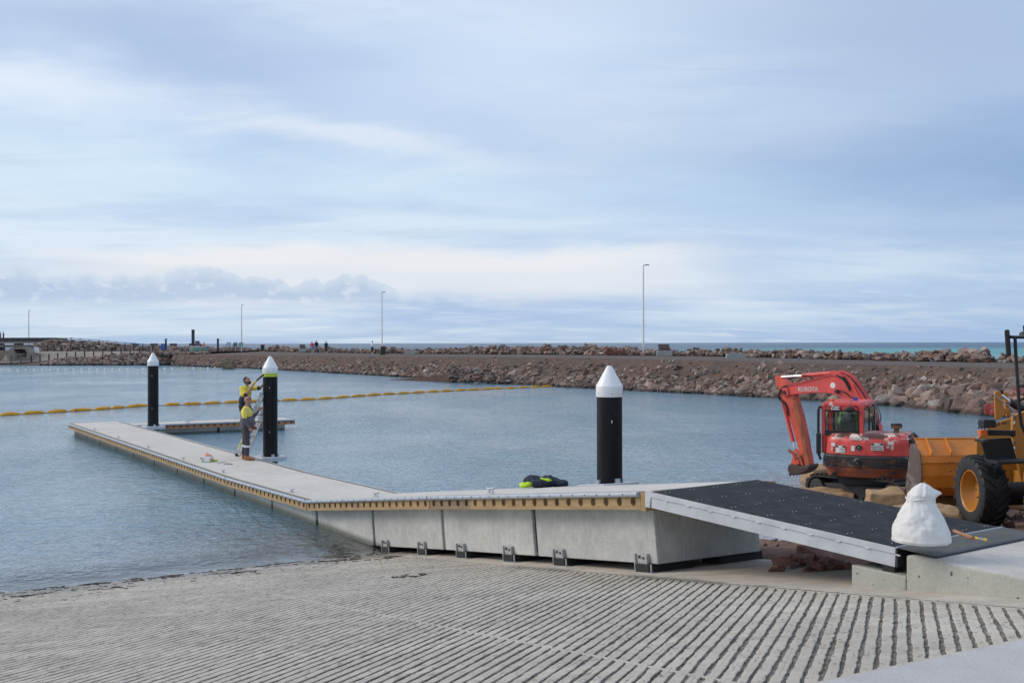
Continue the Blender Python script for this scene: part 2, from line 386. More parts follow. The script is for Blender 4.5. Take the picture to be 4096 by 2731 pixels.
# ---- boat ramp
def concrete(name, col, var=.12, streak=False, wet=False, pits=False, warm=None):
    m = bpy.data.materials.new(name); m.use_nodes = True; k = N(m.node_tree)
    P = k.n('ShaderNodeNewGeometry').outputs['Position'] if not streak else k.n('ShaderNodeTexCoord').outputs['Object']
    n1 = k.noise(P, .7, 6, .6); n2 = k.noise(P, 5., 6, .65); n3 = k.noise(P, 60., 3, .7)
    f = k.m('MULTIPLY', k.mr(n1, .3, .7, 1-var, 1+var), k.m('MULTIPLY', k.mr(n2, .3, .7, 1-var*.8, 1+var*.8), k.mr(n3, .25, .75, .9, 1.1)))
    c = k.n('ShaderNodeVectorMath', {0: col, 'Scale': f}, operation='SCALE').outputs[0]
    if warm: c = k.mix(k.mr(k.noise(P, 1.6, 5, .6), .5, .7, 0, .5), c, warm)
    if streak:
        st = k.noise(k.scalev(P, (9, 9, .9)), 3., 6, .65, .2); st2 = k.noise(P, 1.3, 3)
        c = k.mix(k.m('MULTIPLY', k.mr(st, .50, .72, 0, .5), k.mr(st2, .35, .65)), c, (.20, .205, .17))
        c = k.mix(k.mr(k.noise(k.scalev(P, (12, 12, 1.2)), 4., 5, .6), .6, .78, 0, .6), c, (.55, .56, .55))
        z = k.n('ShaderNodeSeparateXYZ', {0: k.n('ShaderNodeNewGeometry').outputs['Position']}).outputs[2]
        c = k.mix(k.mr(z, .16, .03, 0, .8), c, (.055, .065, .045))      # weed line at the water
    if pits:
        vo = k.n('ShaderNodeTexVoronoi', {'Vector': P, 'Scale': 11.}).outputs[0]
        c = k.mix(k.m('MULTIPLY', k.mr(vo, .20, .10), k.mr(k.noise(P, 2.6, 3), .45, .55)), c, (.05, .05, .045))
        c = k.mix(k.mr(k.noise(k.scalev(P, (1, 1, 2)), 3., 5, .65), .58, .74, 0, .5), c, (.17, .165, .15))
    rough = .88
    if wet:
        sp = k.n('ShaderNodeSeparateXYZ', {0: P}); z = sp.outputs[2]
        s = k.m('ADD', k.m('MULTIPLY', sp.outputs[0], U2.x), k.m('MULTIPLY', sp.outputs[1], U2.y))
        w = k.m('ADD', k.m('MULTIPLY', sp.outputs[0], V2.x), k.m('MULTIPLY', sp.outputs[1], V2.y))
        edge = k.m('ADD', s, k.m('MULTIPLY', k.m('SUBTRACT', k.noise(P, .9, 5, .6), .5), 1.6))
        wetf = k.mr(edge, -17.4, -18.5)
        c = k.mix(k.m('MULTIPLY', wetf, .55), c, (.145, .135, .12))
        # brushed, silty film in bands along the slope
        film = k.noise(k.n('ShaderNodeMapping', {'Vector': P, 'Rotation': (0, 0, -.56), 'Scale': (.5, 2.2, 1)}).outputs[0], 1.2, 5, .65)
        c = k.mix(k.mr(film, .5, .68, 0, .65), c, tuple(a*1.25 for a in col)); c = k.mix(k.mr(film, .48, .32, 0, .5), c, tuple(a*.70 for a in col))
        # damp silt in the bottom of the cuts
        cut = k.m('SUBTRACT', k.m('MULTIPLY', k.m('SUBTRACT', s, S0), SLOPE), z)
        c = k.mix(k.m('MULTIPLY', k.mr(cut, .003, .009), k.m('MULTIPLY', k.mr(k.noise(P, 9., 5, .7), .35, .65, .55, .95), k.mr(s, -17., -8., .40, 1.))), c, (.075, .066, .055))
        pud = k.m('MULTIPLY', k.mr(k.m('ADD', k.m('ABSOLUTE', k.m('SUBTRACT', w, 8.28)), k.m('MULTIPLY', k.noise(P, 3., 4), .3)), .34, .20), k.mr(k.noise(P, .8, 2), .45, .6))
        c = k.mix(k.m('MULTIPLY', pud, .6), c, (.12, .115, .10))
        slab = k.mr(k.m('ABSOLUTE', k.m('SUBTRACT', w, 4.8)), .008, .02, .12, 0.); c = k.mix(slab, c, (.62, .6, .57))
        rough = k.mr(wetf, 0, 1, .88, .45)
    b = k.n('ShaderNodeBsdfPrincipled', {'Base Color': c, 'Roughness': rough, 'Specular IOR Level': .35})
    bn = k.n('ShaderNodeBump', {'Height': k.m('ADD', k.noise(P, 26., 6, .7), k.m('MULTIPLY', n2, 1.5)), 'Strength': .8, 'Distance': .006}); k.t.links.new(bn.outputs[0], b.inputs['Normal'])
    k.n('ShaderNodeOutputMaterial', {'Surface': b}); return m
M_ramp = concrete('ramp_concrete', (.46, .42, .36), .10, wet=True)
M_apron = concrete('apron_concrete', (.47, .46, .46), .05)
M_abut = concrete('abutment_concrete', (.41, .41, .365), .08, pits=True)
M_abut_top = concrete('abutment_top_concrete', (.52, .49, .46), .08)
M_float = concrete('float_concrete', (.48, .48, .455), .12, streak=True)
M_deck = concrete('deck_concrete', (.58, .545, .50), .06)
M_far_conc = pm('far_concrete', (.27, .235, .195), .9, .15, .6)

def build_ramp():
    A = Vector((.648, -.762)); Q = Vector((.762, .648))     # in (s, w): along the cuts, across the cuts
    sp_ = .105; gw = .031; gd = .015
    smin, smax, wmin, wmax = -24., -4.97, -5.0, 8.30
    rows = []; qs = []
    q0 = smin*Q.x+wmin*Q.y; q1 = smax*Q.x+wmax*Q.y
    nl = int((q1-q0)/sp_)
    offs = [(-sp_/2, 0), (-gw/2-.006, 0.), (-gw/2, -.2), (-gw/2+.003, -1), (0, -1.05), (gw/2-.003, -1), (gw/2, -.2), (gw/2+.006, 0.), (sp_/2, 0)]
    K = 420
    Xs, Ys, Zs = [], [], []
    for i in range(nl):
        qc = q0+(i+.5)*sp_; cols = []
        for j, (o, d) in enumerate(offs):
            q = qc+o
            # clip the line (q fixed) to the rectangle
            lo, hi = -1e9, 1e9
            for base, comp, mn, mx in ((q*Q.x, A.x, smin, smax), (q*Q.y, A.y, wmin, wmax)):
                a0, a1 = (mn-base)/comp, (mx-base)/comp; lo = max(lo, min(a0, a1)); hi = min(hi, max(a0, a1))
            if hi < lo: lo = hi = (lo+hi)/2
            a = np.linspace(lo, hi, K); s = a*A.x+q*Q.x; w = a*A.y+q*Q.y
            rag = (fbm(a*9, np.full(K, i*3.7+(0 if o < 0 else 50)), 3, 5)-.5)
            rag2 = (fbm(a*1.1, np.full(K, i*1.9+(0 if o < 0 else 9)), 2, 15)-.5)
            sh = np.where(abs(o) < sp_/2-1e-6, rag*.022+rag2*.016, 0.)*(1 if o >= 0 else -1) if o != 0 else 0.
            wob = (fbm(a*.55, np.full(K, i*.31), 2, 33)-.5)*.012
            if abs(o) > sp_/2-1e-6: wob = wob*0
            s2 = s+(sh+wob)*Q.x; w2 = w+(sh+wob)*Q.y
            edge = np.minimum(np.minimum((smax-.04-s)/.01, (wmax-.01-w)/.01), abs(w-4.8)/.012-1.).clip(0, 1)
            silt_or_refl = .55+.6*fbm(a*1.3, np.full(K, i*.9), 3, 77); silt_or_refl = silt_or_refl.clip(.25, 1)
            rough_b = (fbm(a*22, np.full(K, i*5.1+o*90), 3, 41)-.5)*.014 if d < -.9 else 0
            # cuts are filled with silt towards the water
            fill = np.clip((s+19.8)/11., .22, 1.)
            if d == 0: lip = (fbm(a*7, np.full(K, i*2.2+o*40), 3, 9)-.5)*.006
            else: lip = 0.
            z = SLOPE*(s2-S0)+d*gd*edge*silt_or_refl*fill+rough_b*edge+lip
            P = np.outer(s2, U2)+np.outer(w2, V2); cols.append((P[:, 0], P[:, 1], z))
        Xs.append(np.stack([c[0] for c in cols])); Ys.append(np.stack([c[1] for c in cols])); Zs.append(np.stack([c[2] for c in cols]))
    X = np.concatenate(Xs); Y = np.concatenate(Ys); Z = np.concatenate(Zs)
    o = link('boat_ramp', grid_mesh('boat_ramp', X, Y, Z, M_ramp, False)); tag(o, kind='structure')
    # plain strip beside the cuts, running under the walkway
    def sheet(name, s0, s1, w0, w1, zf, mat, ns=60, nw=12, amp=.004, thick=0):
        S, Wv = np.meshgrid(np.linspace(s0, s1, ns), np.linspace(w0, w1, nw), indexing='ij')
        X = S*U2.x+Wv*V2.x; Y = S*U2.y+Wv*V2.y; Z = zf(S, Wv)+(fbm(X*1.3, Y*1.3, 4, 3)-.5)*amp
        return tag(link(name, grid_mesh(name, X, Y, Z, mat)), kind='structure')
    sheet('ramp_edge_strip', -24, -4.97, 8.30, 10.35, lambda s, w: SLOPE*(s-S0)+.004, M_ramp)
    sheet('apron', -4.97, 9, -12, 8.76, lambda s, w: SLOPE*(-4.97-S0)+.012*(s+4.97)+.003, M_apron, amp=.006)
build_ramp()

# ---- beach ground right of the ramp
def dirt(name, col, col2, sc=1.2, bump=.03):
    m = bpy.data.materials.new(name); m.use_nodes = True; k = N(m.node_tree)
    P = k.n('ShaderNodeNewGeometry').outputs['Position']
    n1 = k.noise(P, sc*.4, 6, .62); n2 = k.noise(P, sc*3, 6, .7); n3 = k.noise(P, sc*20, 4, .7)
    c = k.mix(k.mr(n1, .38, .62), col, col2)
    c = k.n('ShaderNodeVectorMath', {0: c, 'Scale': k.m('MULTIPLY', k.mr(n2, .3, .7, .72, 1.28), k.mr(n3, .3, .7, .75, 1.25))}, operation='SCALE').outputs[0]
    z = k.n('ShaderNodeSeparateXYZ', {0: P}).outputs[2]
    c = k.mix(k.mr(z, .22, .04, 0, .6), c, (.05, .035, .03))
    b = k.n('ShaderNodeBsdfPrincipled', {'Base Color': c, 'Roughness': .95, 'Specular IOR Level': .2})
    bn = k.n('ShaderNodeBump', {'Height': k.m('ADD', n2, k.m('MULTIPLY', n3, .5)), 'Strength': 1., 'Distance': bump}); k.t.links.new(bn.outputs[0], b.inputs['Normal'])
    k.n('ShaderNodeOutputMaterial', {'Surface': b}); return m
M_beach = dirt('beach_dirt', (.20, .105, .075), (.15, .095, .075), 2., .02)
M_bank = dirt('breakwater_dirt', (.132, .088, .068), (.102, .078, .066), .9, .05)
M_road = dirt('road_gravel', (.138, .112, .100), (.112, .094, .086), 1.5, .01)
def beach_z(s, w):
    base = SLOPE*(s-S0)-.10
    cap = 1.62+.03*(s+6)
    z = np.minimum(base, cap)
    z = z+np.clip((w-10.3)/.5, 0, 1)*.14+(fbm(s*.8+40, w*.8+40, 4, 2)-.5)*.30*np.clip((w-10.3)/2., .15, 1)
    z = z-np.clip((w-11)/4., 0, 1)*.34
    return z
S_, W_ = np.meshgrid(np.linspace(-26, 12, 190), np.concatenate([np.linspace(10.30, 22, 110), np.linspace(22.5, 60, 60)]), indexing='ij')
Zb = beach_z(S_, W_)
tag(link('beach', grid_mesh('beach', S_*U2.x+W_*V2.x, S_*U2.y+W_*V2.y, Zb, M_beach)), kind='structure')
def bz(p): s, w = p[0]*U2.x+p[1]*U2.y, p[0]*V2.x+p[1]*V2.y; return float(beach_z(np.array([s]), np.array([w]))[0])

# ---- breakwater
#        mark x, shore y, crest y, crest z, slope run, back y, ridge z
BW = [(392, 839, 814, 1.80, 5, 806, 1.9), (600, 846, 815, 1.95, 5, 806, 2.0), (870, 862, 817.5, 2.15, 5, 811, 2.2), (1270, 887, 820, 2.38, 5.2, 813.5, 2.4),
      (1640, 905, 827, 2.38, 5.2, 817.5, 2.4), (2045, 929, 838, 2.30, 5.4, 828, 2.3), (2352, 960, 844, 2.36, 5.6, 833, 2.3)]
def bw_cols():
    out = []
    for x, ys, yc, zc, run, yb, zb in BW:
        a = W(x, ys, 0); b = W(x, yc, zc); c = W(x, yb, zb)
        out.append((a, b, c))
    # carry on out of the frame, both ways
    a, b, c = out[-1]; a2, b2, c2 = out[-2]
    for j in range(1, 4):
        out.append(tuple(q+(q-q2)*j*.9 for q, q2 in ((a, a2), (b, b2), (c, c2))))
        for q in out[-1]: q.z = max(q.z, 0)
    return out
cols = bw_cols()
def interp(cols, n):
    P = np.array([[list(p) for p in c] for c in cols])           # k,3,3
    L = np.concatenate([[0], np.cumsum(np.linalg.norm(np.diff(P[:, 1, :2], axis=0), axis=1))])
    t = np.linspace(0, L[-1], n); out = np.zeros((n, 3, 3))
    for i in range(3):
        for j in range(3): out[:, i, j] = np.interp(t, L, P[:, i, j])
    return out, t
BWP, BWT = interp(cols, 520)
_k = np.ones(15)/15
for i in range(3):
    for j in range(3):
        a = np.pad(BWP[:, i, j], 7, mode='edge'); BWP[:, i, j] = np.convolve(a, _k, 'valid')
def bw_surface():
    rows = []
    A, B, C = BWP[:, 0], BWP[:, 1], BWP[:, 2]
    n = (A-C)[:, :2]; n /= np.linalg.norm(n, axis=1)[:, None]; n3 = np.concatenate([n, np.zeros((len(n), 1))], 1)
    rows.append(A+n3*6+np.array([0, 0, -2.])); rows.append(A+n3*1.5+np.array([0, 0, -.6]))
    prof = [(0, -.05), (.12, .13), (.25, .27), (.4, .43), (.55, .60), (.7, .78), (.82, .91), (.92, .975), (1, 1)]
    for f, h in prof:
        p = A+(B-A)*f; p[:, 2] = A[:, 2]+(B[:, 2]-A[:, 2])*h-(0.05 if f == 0 else 0)
        amp = .5*min(1, (1-f)*2.5)
        p[:, 2] += (fbm(p[:, 0]*.45, p[:, 1]*.45, 3, 11)-.5)*amp
        rows.append(p)
    crest = len(rows)-1
    for f in (.03, .1, .3, .5, .7, .9, 1.): rows.append(B+(C-B)*f)
    rows.append(C-n3*2+np.array([0, 0, .05])); rows.append(C-n3*5+np.array([0, 0, -1.2])); rows.append(C-n3*10+np.array([0, 0, -4.5]))
    return np.array(rows), crest
rows, crest = bw_surface()
slope = rows[:crest+2]; top = rows[crest+1:]
tag(link('breakwater_slope', grid_mesh('breakwater_slope', slope[..., 0], slope[..., 1], slope[..., 2], M_bank)), kind='structure')
tag(link('breakwater_road', grid_mesh('breakwater_road', top[..., 0], top[..., 1], top[..., 2], M_road)), kind='structure')

# ---- far left: land that carries the causeway
def landstrip(name, xs, ys, mat, zfar, depth):
    pass
# ================================================================== ROCKS
def rock_mat():
    m = bpy.data.materials.new('rock'); m.use_nodes = True; k = N(m.node_tree)
    at = k.n('ShaderNodeAttribute', None, attribute_name='tone').outputs['Fac']
    oi = k.n('ShaderNodeObjectInfo').outputs['Random']
    t = k.m('FRACT', k.m('ADD', at, k.m('MULTIPLY', oi, 7.13)))
    c = k.ramp(t, [(0, (.095, .070, .062)), (.2, (.20, .128, .102)), (.38, (.26, .190, .158)), (.55, (.165, .135, .122)), (.70, (.29, .195, .155)), (.84, (.36, .285, .245)), (.94, (.12, .105, .10)), (1., (.44, .40, .37))], 'LINEAR')
    P = k.n('ShaderNodeNewGeometry').outputs['Position']
    n = k.noise(P, 2.2, 6, .65); n2 = k.noise(P, 13., 5, .7)
    c = k.n('ShaderNodeVectorMath', {0: c, 'Scale': k.m('MULTIPLY', k.mr(n, .3, .7, .72, 1.25), k.mr(n2, .3, .7, .8, 1.2))}, operation='SCALE').outputs[0]
    c = k.mix(k.mr(k.noise(P, .9, 4), .55, .72, 0, .4), c, (.13, .075, .055))
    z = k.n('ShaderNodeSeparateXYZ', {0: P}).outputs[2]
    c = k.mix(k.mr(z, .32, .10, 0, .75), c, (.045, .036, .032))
    b = k.n('ShaderNodeBsdfPrincipled', {'Base Color': c, 'Roughness': .85, 'Specular IOR Level': .3})
    bn = k.n('ShaderNodeBump', {'Height': k.m('ADD', n2, n), 'Strength': 1., 'Distance': .04}); k.t.links.new(bn.outputs[0], b.inputs['Normal'])
    k.n('ShaderNodeOutputMaterial', {'Surface': b}); return m
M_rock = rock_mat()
M_redrock = pm('red_rock', (.25, .115, .09), .8, .35, 5., col2=(.38, .27, .21), c2=(.58, .66), bump=.01)
def hull_rock(n, seed):
    r = np.random.default_rng(seed); p = r.normal(size=(n, 3)); p /= np.linalg.norm(p, axis=1)[:, None]
    p = np.sign(p)*np.abs(p)**.6; p *= r.uniform(.72, 1., (n, 1)); p *= np.array([1, r.uniform(.62, .95), r.uniform(.5, .8)])
    bm = bmesh.new()
    for q in p: bm.verts.new(q)
    h = bmesh.ops.convex_hull(bm, input=bm.verts)
    bmesh.ops.delete(bm, geom=[e for e in h['geom_unused'] if isinstance(e, bmesh.types.BMVert)], context='VERTS')
    bmesh.ops.dissolve_limit(bm, angle_limit=R(14), verts=bm.verts, edges=bm.edges)
    bmesh.ops.triangulate(bm, faces=bm.faces)
    bm.verts.ensure_lookup_table()
    v = np.array([x.co[:] for x in bm.verts]); f = np.array([[a.index for a in x.verts] for x in bm.faces]); bm.free(); v -= v.mean(0)
    return v, f
BIGR = [hull_rock(15, 100+i) for i in range(18)]; SMR = [hull_rock(9, 300+i) for i in range(12)]
def rock_me(v, f, name='boulder'):
    me = bpy.data.meshes.new(name); me.from_pydata(v.tolist(), [], f.tolist()); me.materials.append(M_rock); me.update(); return me
def roughen(v, f):
    bm = bmesh.new(); vs = [bm.verts.new(q) for q in v]
    for t in f: bm.faces.new([vs[i] for i in t])
    bmesh.ops.bevel(bm, geom=bm.edges, offset=.05, segments=1, affect='EDGES', clamp_overlap=True)
    bmesh.ops.triangulate(bm, faces=bm.faces); bmesh.ops.recalc_face_normals(bm, faces=bm.faces)
    me = bpy.data.meshes.new('boulder'); bm.to_mesh(me); bm.free(); me.materials.append(M_rock); me.update(); return me
BIGME = [roughen(*q) for q in BIGR]
REDME = []
for q in BIGR[:5]:
    m_ = roughen(*q); m_.materials.clear(); m_.materials.append(M_redrock); REDME.append(m_)
def rotm(a, b, c): return np.array(Euler((a, b, c)).to_matrix())
ROCKS = []           # pos, size, rot, kind, zone
def put(p, size, zone, sink=.25, big=True, flat=1.):
    ROCKS.append((np.array(p)+np.array([0, 0, size*(.28-sink)]), size, (rng.uniform(-.5, .5), rng.uniform(-.5, .5), rng.uniform(0, 6.28)), big, zone, flat))
A_, B_, C_ = BWP[:, 0], BWP[:, 1], BWP[:, 2]
Ltot = BWT[-1]
def bw_at(t, f, g=None):
    i = np.clip(np.searchsorted(BWT, t), 0, len(BWT)-1); a, b, c = A_[i], B_[i], C_[i]
    if g is None:
        h = np.interp(f, [0, .12, .25, .4, .55, .7, .82, .92, 1], [0, .13, .27, .43, .6, .78, .91, .975, 1])
        p = a+(b-a)*f; p[2] = a[2]+(b[2]-a[2])*h
        amp = .5*min(1, (1-f)*2.5); p[2] += (fbm(np.array([p[0]*.45]), np.array([p[1]*.45]), 3, 11)[0]-.5)*amp
        return p
    return b+(c-b)*g
# slope rocks: coarse at the toe, fine near the crest; coarser towards the camera side
i_right = BWT[np.argmin(np.abs(A_[:, 0]-W(1640, 905, 0)[0]))]
def coarse(t): return float(np.interp(t, [0, BWT[-1]*.25, i_right, i_right+22, Ltot], [.75, .75, .88, 1.45, 1.5]))
t = 0.
while t < Ltot:
    i = np.clip(np.searchsorted(BWT, t), 0, len(BWT)-1); Y = A_[i][1]; dens = 8.0 if Y < 110 else 6.0
    for _ in range(rng.poisson(dens)):
        f = rng.beta(1.0, 1.5)*.97-.03; cz = coarse(t)
        lump = vnoise(np.array([t*.22]), np.array([f*3.]), 4)[0]
        smax_ = cz*(1.0-.72*f)*(.55+.9*lump)
        size = smax_*rng.uniform(.32, 1.)**1.5*.62
        if f > .72 and rng.random() < .55: size *= .4
        if size > .07: put(bw_at(t+rng.uniform(-.2, .2), max(f, -.03)), size, 'slope', .2)
    # toe line is a nearly closed row of bigger stones
    if rng.random() < .95: put(bw_at(t, rng.uniform(-.02, .14)), coarse(t)*rng.uniform(.26, .62), 'slope', .3)
    if rng.random() < .85: put(bw_at(t, rng.uniform(.1, .4)), coarse(t)*rng.uniform(.22, .55), 'slope', .3)
    t += .25 if Y < 110 else .32
# ridge of stones along the seaward side of the road
t = 0.
while t < Ltot:
    i = np.clip(np.searchsorted(BWT, t), 0, len(BWT)-1); Y = C_[i][1]
    gap = t > BWT[np.argmin(np.abs(C_[:, 0]-W(2300, 833, 2.3)[0]))]
    k_ = .72+.62*vnoise(np.array([t*.16]), np.array([3.]), 8)[0]
    if gap: k_ *= .45
    for _ in range(rng.poisson(7.5)):
        c = bw_at(t, 0, rng.uniform(.995, 1.0)); k_ *= 1.; n = (C_[i]-B_[i])[:2]; n = n/np.linalg.norm(n); d = rng.uniform(0, 2.8)
        hgt = max(0, 1-abs(d-1.4)/1.6)*.80*k_
        put((c[0]+n[0]*d+rng.uniform(-.3, .3), c[1]+n[1]*d, c[2]+hgt*rng.uniform(.3, 1)), k_*(.16+.40*rng.random()**1.6), 'ridge', .1)
    t += .26 if Y < 150 else .36
# far left bank and pile
def LX(dx, Y): return (dx*.43537-512)/FPX*Y
def zlow(X): return float(np.clip(.36+(X+88)/24.5*1.84, .3, 2.2))
for _ in range(620):
    Y = rng.uniform(198.2, 206); X = rng.uniform(LX(95, 199), LX(395, 199)); f = (Y-198.2)/7.8
    put((X, Y, zlow(X)*f+.05), rng.uniform(.28, .78), 'left bank', .1)
for _ in range(900):
    X = rng.uniform(LX(80, 238), LX(540, 238)); f = rng.random(); Y = 226+f*14
    hz = np.interp(X, [LX(80, 238), LX(120, 238), LX(200, 238), LX(260, 238), LX(300, 238), LX(560, 238)], [2.5, 4.2, 3.95, 3.5, 3.0, 2.3])
    put((X, Y, 2.25+(hz-2.25)*min(1, f*1.5)), rng.uniform(.28, .70), 'left pile', .1)
for _ in range(70):
    X = rng.uniform(LX(352, 200), LX(470, 200)); put((X, rng.uniform(198, 204), 1.9), rng.uniform(.4, .8), 'left bank', .1)
# beach stones
for (dx, dy, s_) in [(1800, 1268, .22), (1840, 1262, .30), (1866, 1258, .34), (1895, 1275, .16), (1858, 1290, .12), (1920, 1288, .17), (1780, 1284, .14), (1880, 1290, .15), (1945, 1292, .12), (1815, 1275, .12), (1905, 1290, .12)]:
    p = W(dx, dy+6, 1.25); put((p.x, p.y, bz(p)+.10), s_*.80, 'beach red', .0)
for _ in range(1500):
    s_, w_ = rng.uniform(-18.5, 3), rng.uniform(10.5, 32); p = sw(s_, w_)
    put((p.x, p.y, bz(p)), rng.uniform(.02, .09)*(1+1.2*(rng.random() < .1)), 'beach', .1, False)
for _ in range(160):
    s_, w_ = rng.uniform(-17, 2), rng.uniform(16, 24); p = sw(s_, w_)
    put((p.x, p.y, bz(p)), rng.uniform(.07, .2), 'beach', .1, True)
# the ones that show largest stand alone, the rest is rubble
def appar(r): p = r[0]; return r[1]/max(p[1], 1) if abs(p[0]/p[1]) < .46 else 0
order = sorted(range(len(ROCKS)), key=lambda i: -appar(ROCKS[i]) if ROCKS[i][4] != 'beach' else 0)
solo = set(order[:292])
zl = {'slope': ('brown angular boulder on the breakwater slope facing the harbour', 'boulders on the breakwater slope'),
      'ridge': ('brown angular boulder in the ridge along the seaward edge of the gravel road', 'boulders along the seaward edge'),
      'left bank': ('pinkish boulder of the bank below the bollard path at the far left', 'boulders below the bollard path'),
      'left pile': ('pinkish boulder in the pile below the far causeway', 'boulders below the causeway'),
      'beach red': ('reddish stone on the dirt under the sloping gangway', 'red stones under the gangway')}
VV, FF, TT = [], [], []; nb = 0
for i, (p, s_, e, big, zone, flat) in enumerate(ROCKS):
    if i in solo:
        o = bpy.data.objects.new('boulder', BIGME[i % len(BIGME)] if zone != 'beach red' else REDME[i % 5]); COL.objects.link(o); o.location = p; o.scale = (s_,)*3; o.rotation_euler = e
        px_ = 512+FPX*p[0]/p[1]; lab = zl[zone][0]
        if zone == 'slope':
            where = 'left of the nearest black pile' if px_ < 600 else ('between the nearest black pile and the excavator' if px_ < 780 else ('behind the red excavator' if px_ < 885 else ('between the excavator and the loader' if px_ < 970 else 'behind the wheel loader')))
            lab = '%s boulder %s %s' % ('large brown' if s_ > .62 else 'brown', 'at the far waterline' if p[2] < .45 else 'on the far slope', where)
        tag(o, lab, 'boulder', zl[zone][1])
    else:
        v, f = (BIGR[i % 18] if big and s_*1100/max(p[1], 1) > 2 else SMR[i % 12])
        VV.append((v*s_) @ rotm(*e).T+p); FF.append(f+nb); TT.append(np.full(len(v), rng.random())); nb += len(v)
V = np.concatenate(VV); F = np.concatenate(FF); T = np.concatenate(TT)
me = bpy.data.meshes.new('rubble'); me.vertices.add(len(V)); me.vertices.foreach_set('co', V.ravel())
me.loops.add(F.size); me.loops.foreach_set('vertex_index', F.ravel()); me.polygons.add(len(F)); me.polygons.foreach_set('loop_start', np.arange(0, F.size, 3)); me.polygons.foreach_set('loop_total', np.full(len(F), 3))
me.update(calc_edges=True); me.polygons.foreach_set('use_smooth', [False]*len(F)); me.materials.append(M_rock)
at = me.attributes.new('tone', 'FLOAT', 'POINT'); at.data.foreach_set('value', T)
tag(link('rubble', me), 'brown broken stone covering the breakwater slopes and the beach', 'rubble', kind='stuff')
print('rocks', len(ROCKS), 'faces', len(F))

# ================================================================== FAR LEFT
M_steel_dark = pm('dark_steel', (.02, .028, .035), .5, .2, 3)
M_galv = pm('galvanised', (.42, .44, .46), .45, .1, 6, .6)
M_alu = pm('aluminium', (.52, .54, .57), .45, .10, 2.5, .25, c2=(.56, .7), col2=(.45, .46, .48))
M_bluerail = pm('rail_paint', (.12, .20, .30), .5, .1, 3)
M_black = pm('black_rubber', (.014, .014, .016), .7, .2, 6)
M_white = pm('white_paint', (.78, .79, .80), .45, .04, 5)
X_, Y_ = np.meshgrid(np.linspace(-150, LX(470, 205), 90), np.concatenate([np.linspace(193, 215, 45), np.linspace(216, 262, 30)]), indexing='ij')
zl_ = np.clip(.36+(X_+88)/24.5*1.84, .3, 2.2)
Z_ = np.where(Y_ < 199, -1.2+(Y_-193)*.2, np.where(Y_ < 206, zl_*(Y_-199)/7, np.where(Y_ < 207.5, zl_, np.where(Y_ < 211, zl_+(2.25-zl_)*(Y_-207.5)/3.5, 2.25))))
Z_ = np.where(Y_ > 226, 2.25+np.clip((Y_-226)/8, 0, 1)*np.interp(X_, [LX(80, 238), LX(120, 238), LX(200, 238), LX(300, 238), LX(560, 238)], [.1, 1.5, 1.3, .5, 0]), Z_)
Z_ = np.where(Y_ > 250, Z_-(Y_-250)*.5, Z_)
tag(link('far_bank', grid_mesh('far_bank', X_, Y_, Z_, M_bank, False)), kind='structure')
# pale concrete revetment and lower path
g = G(); xs = np.linspace(LX(-10, 206), LX(395, 206), 40)
vs = []
for x in xs:
    zz = zlow(x); vs += [(x, 205.6, zz+.06), (x, 207.5, zz+.08), (x*1.0, 211, 2.34), (x, 213.2, 2.36)]
g.add(vs, [(4*i+j, 4*i+4+j, 4*i+5+j, 4*i+1+j) for i in range(39) for j in range(3)])
tag(g.build('concrete_path', M_far_conc), kind='structure')
# bollards
gb = G(); gb.box(-.09, .09, -.09, .09, 0, 1.05); gb.box(-.11, .11, -.11, .11, 1.05, 1.1); boll = gb.mesh('bollard', M_steel_dark)
low = [150, 280, 420, 538, 658, 776, 896, 1017, 1138, 1260, 1382, 1503, 1628, 1750, 1878, 2002]
upp = [60, 516, 640, 732, 830, 951, 1061, 1182, 1291, 1424, 1548, 1677, 1801, 1920, 2052]
for lst, Yb, lab, grp in ((low, 206.3, 'black square bollard along the lower edge of the sloping concrete path', 'bollards along the lower path'), (upp, 212.6, 'black square bollard along the upper edge of the sloping concrete path', 'bollards along the upper path')):
    for cx in lst:
        X = LX(cx/3.36/4096*2352, Yb); o = link('bollard', boll, loc=(X, Yb, (zlow(X)+.06) if Yb < 210 else 2.34)); o.scale = (1, 1, 1.12 if Yb < 210 else 1.05); tag(o, lab, 'bollard', grp)
# causeway with parapet panels
cw = thing('causeway', (LX(0, 245), 245, 0), 'concrete causeway with a dark panelled parapet at the left edge', 'causeway')
def crop6(cx, cy, Y): return WY(cx/3.36/4096*2352, (1300+cy/3.36)/2731*1568.2, Y)
M_panel = pm('parapet_panel', (.05, .045, .045), .6, .2, .5); M_pconc = pm('parapet_concrete', (.15, .13, .115), .85, .15, .5)
xl, xr = LX(-60, 245), LX(90, 245); z0, z1 = crop6(0, 225, 245).z, crop6(0, 168, 245).z
ox, oy = cw.location.x, 245
g = G(); g.box(xl-ox, xr-ox+4, -.2, 4.5, z0-.32, z0-.02); g.build('deck', M_far_conc, cw)
g = G(); g.box(xl-ox, xr-ox+3, .1, .5, z0-1.1, z0-.55); g.build('beam', M_far_conc, cw)
g = G()
for i in range(12): g.box(xl-ox+i*4.2, xl-ox+i*4.2+.6, .5, 4, z0-3.2, z0-.32)
g.build('pier', M_pconc, cw)
gp = G(); gp.hexa([(0, 0, 0), (1.16, 0, 0), (1.16, .1, 0), (0, .1, 0), (.07, .12, z1-z0), (1.23, .12, z1-z0), (1.23, .22, z1-z0), (.07, .22, z1-z0)]); pmesh = gp.mesh('panel', M_panel)
gq = G(); gq.hexa([(0, -.05, 0), (.09, -.05, 0), (.09, .1, 0), (0, .1, 0), (.08, .07, z1-z0+.05), (.17, .07, z1-z0+.05), (.17, .22, z1-z0+.05), (.08, .22, z1-z0+.05)]); qmesh = gq.mesh('post', M_pconc)
x = xl
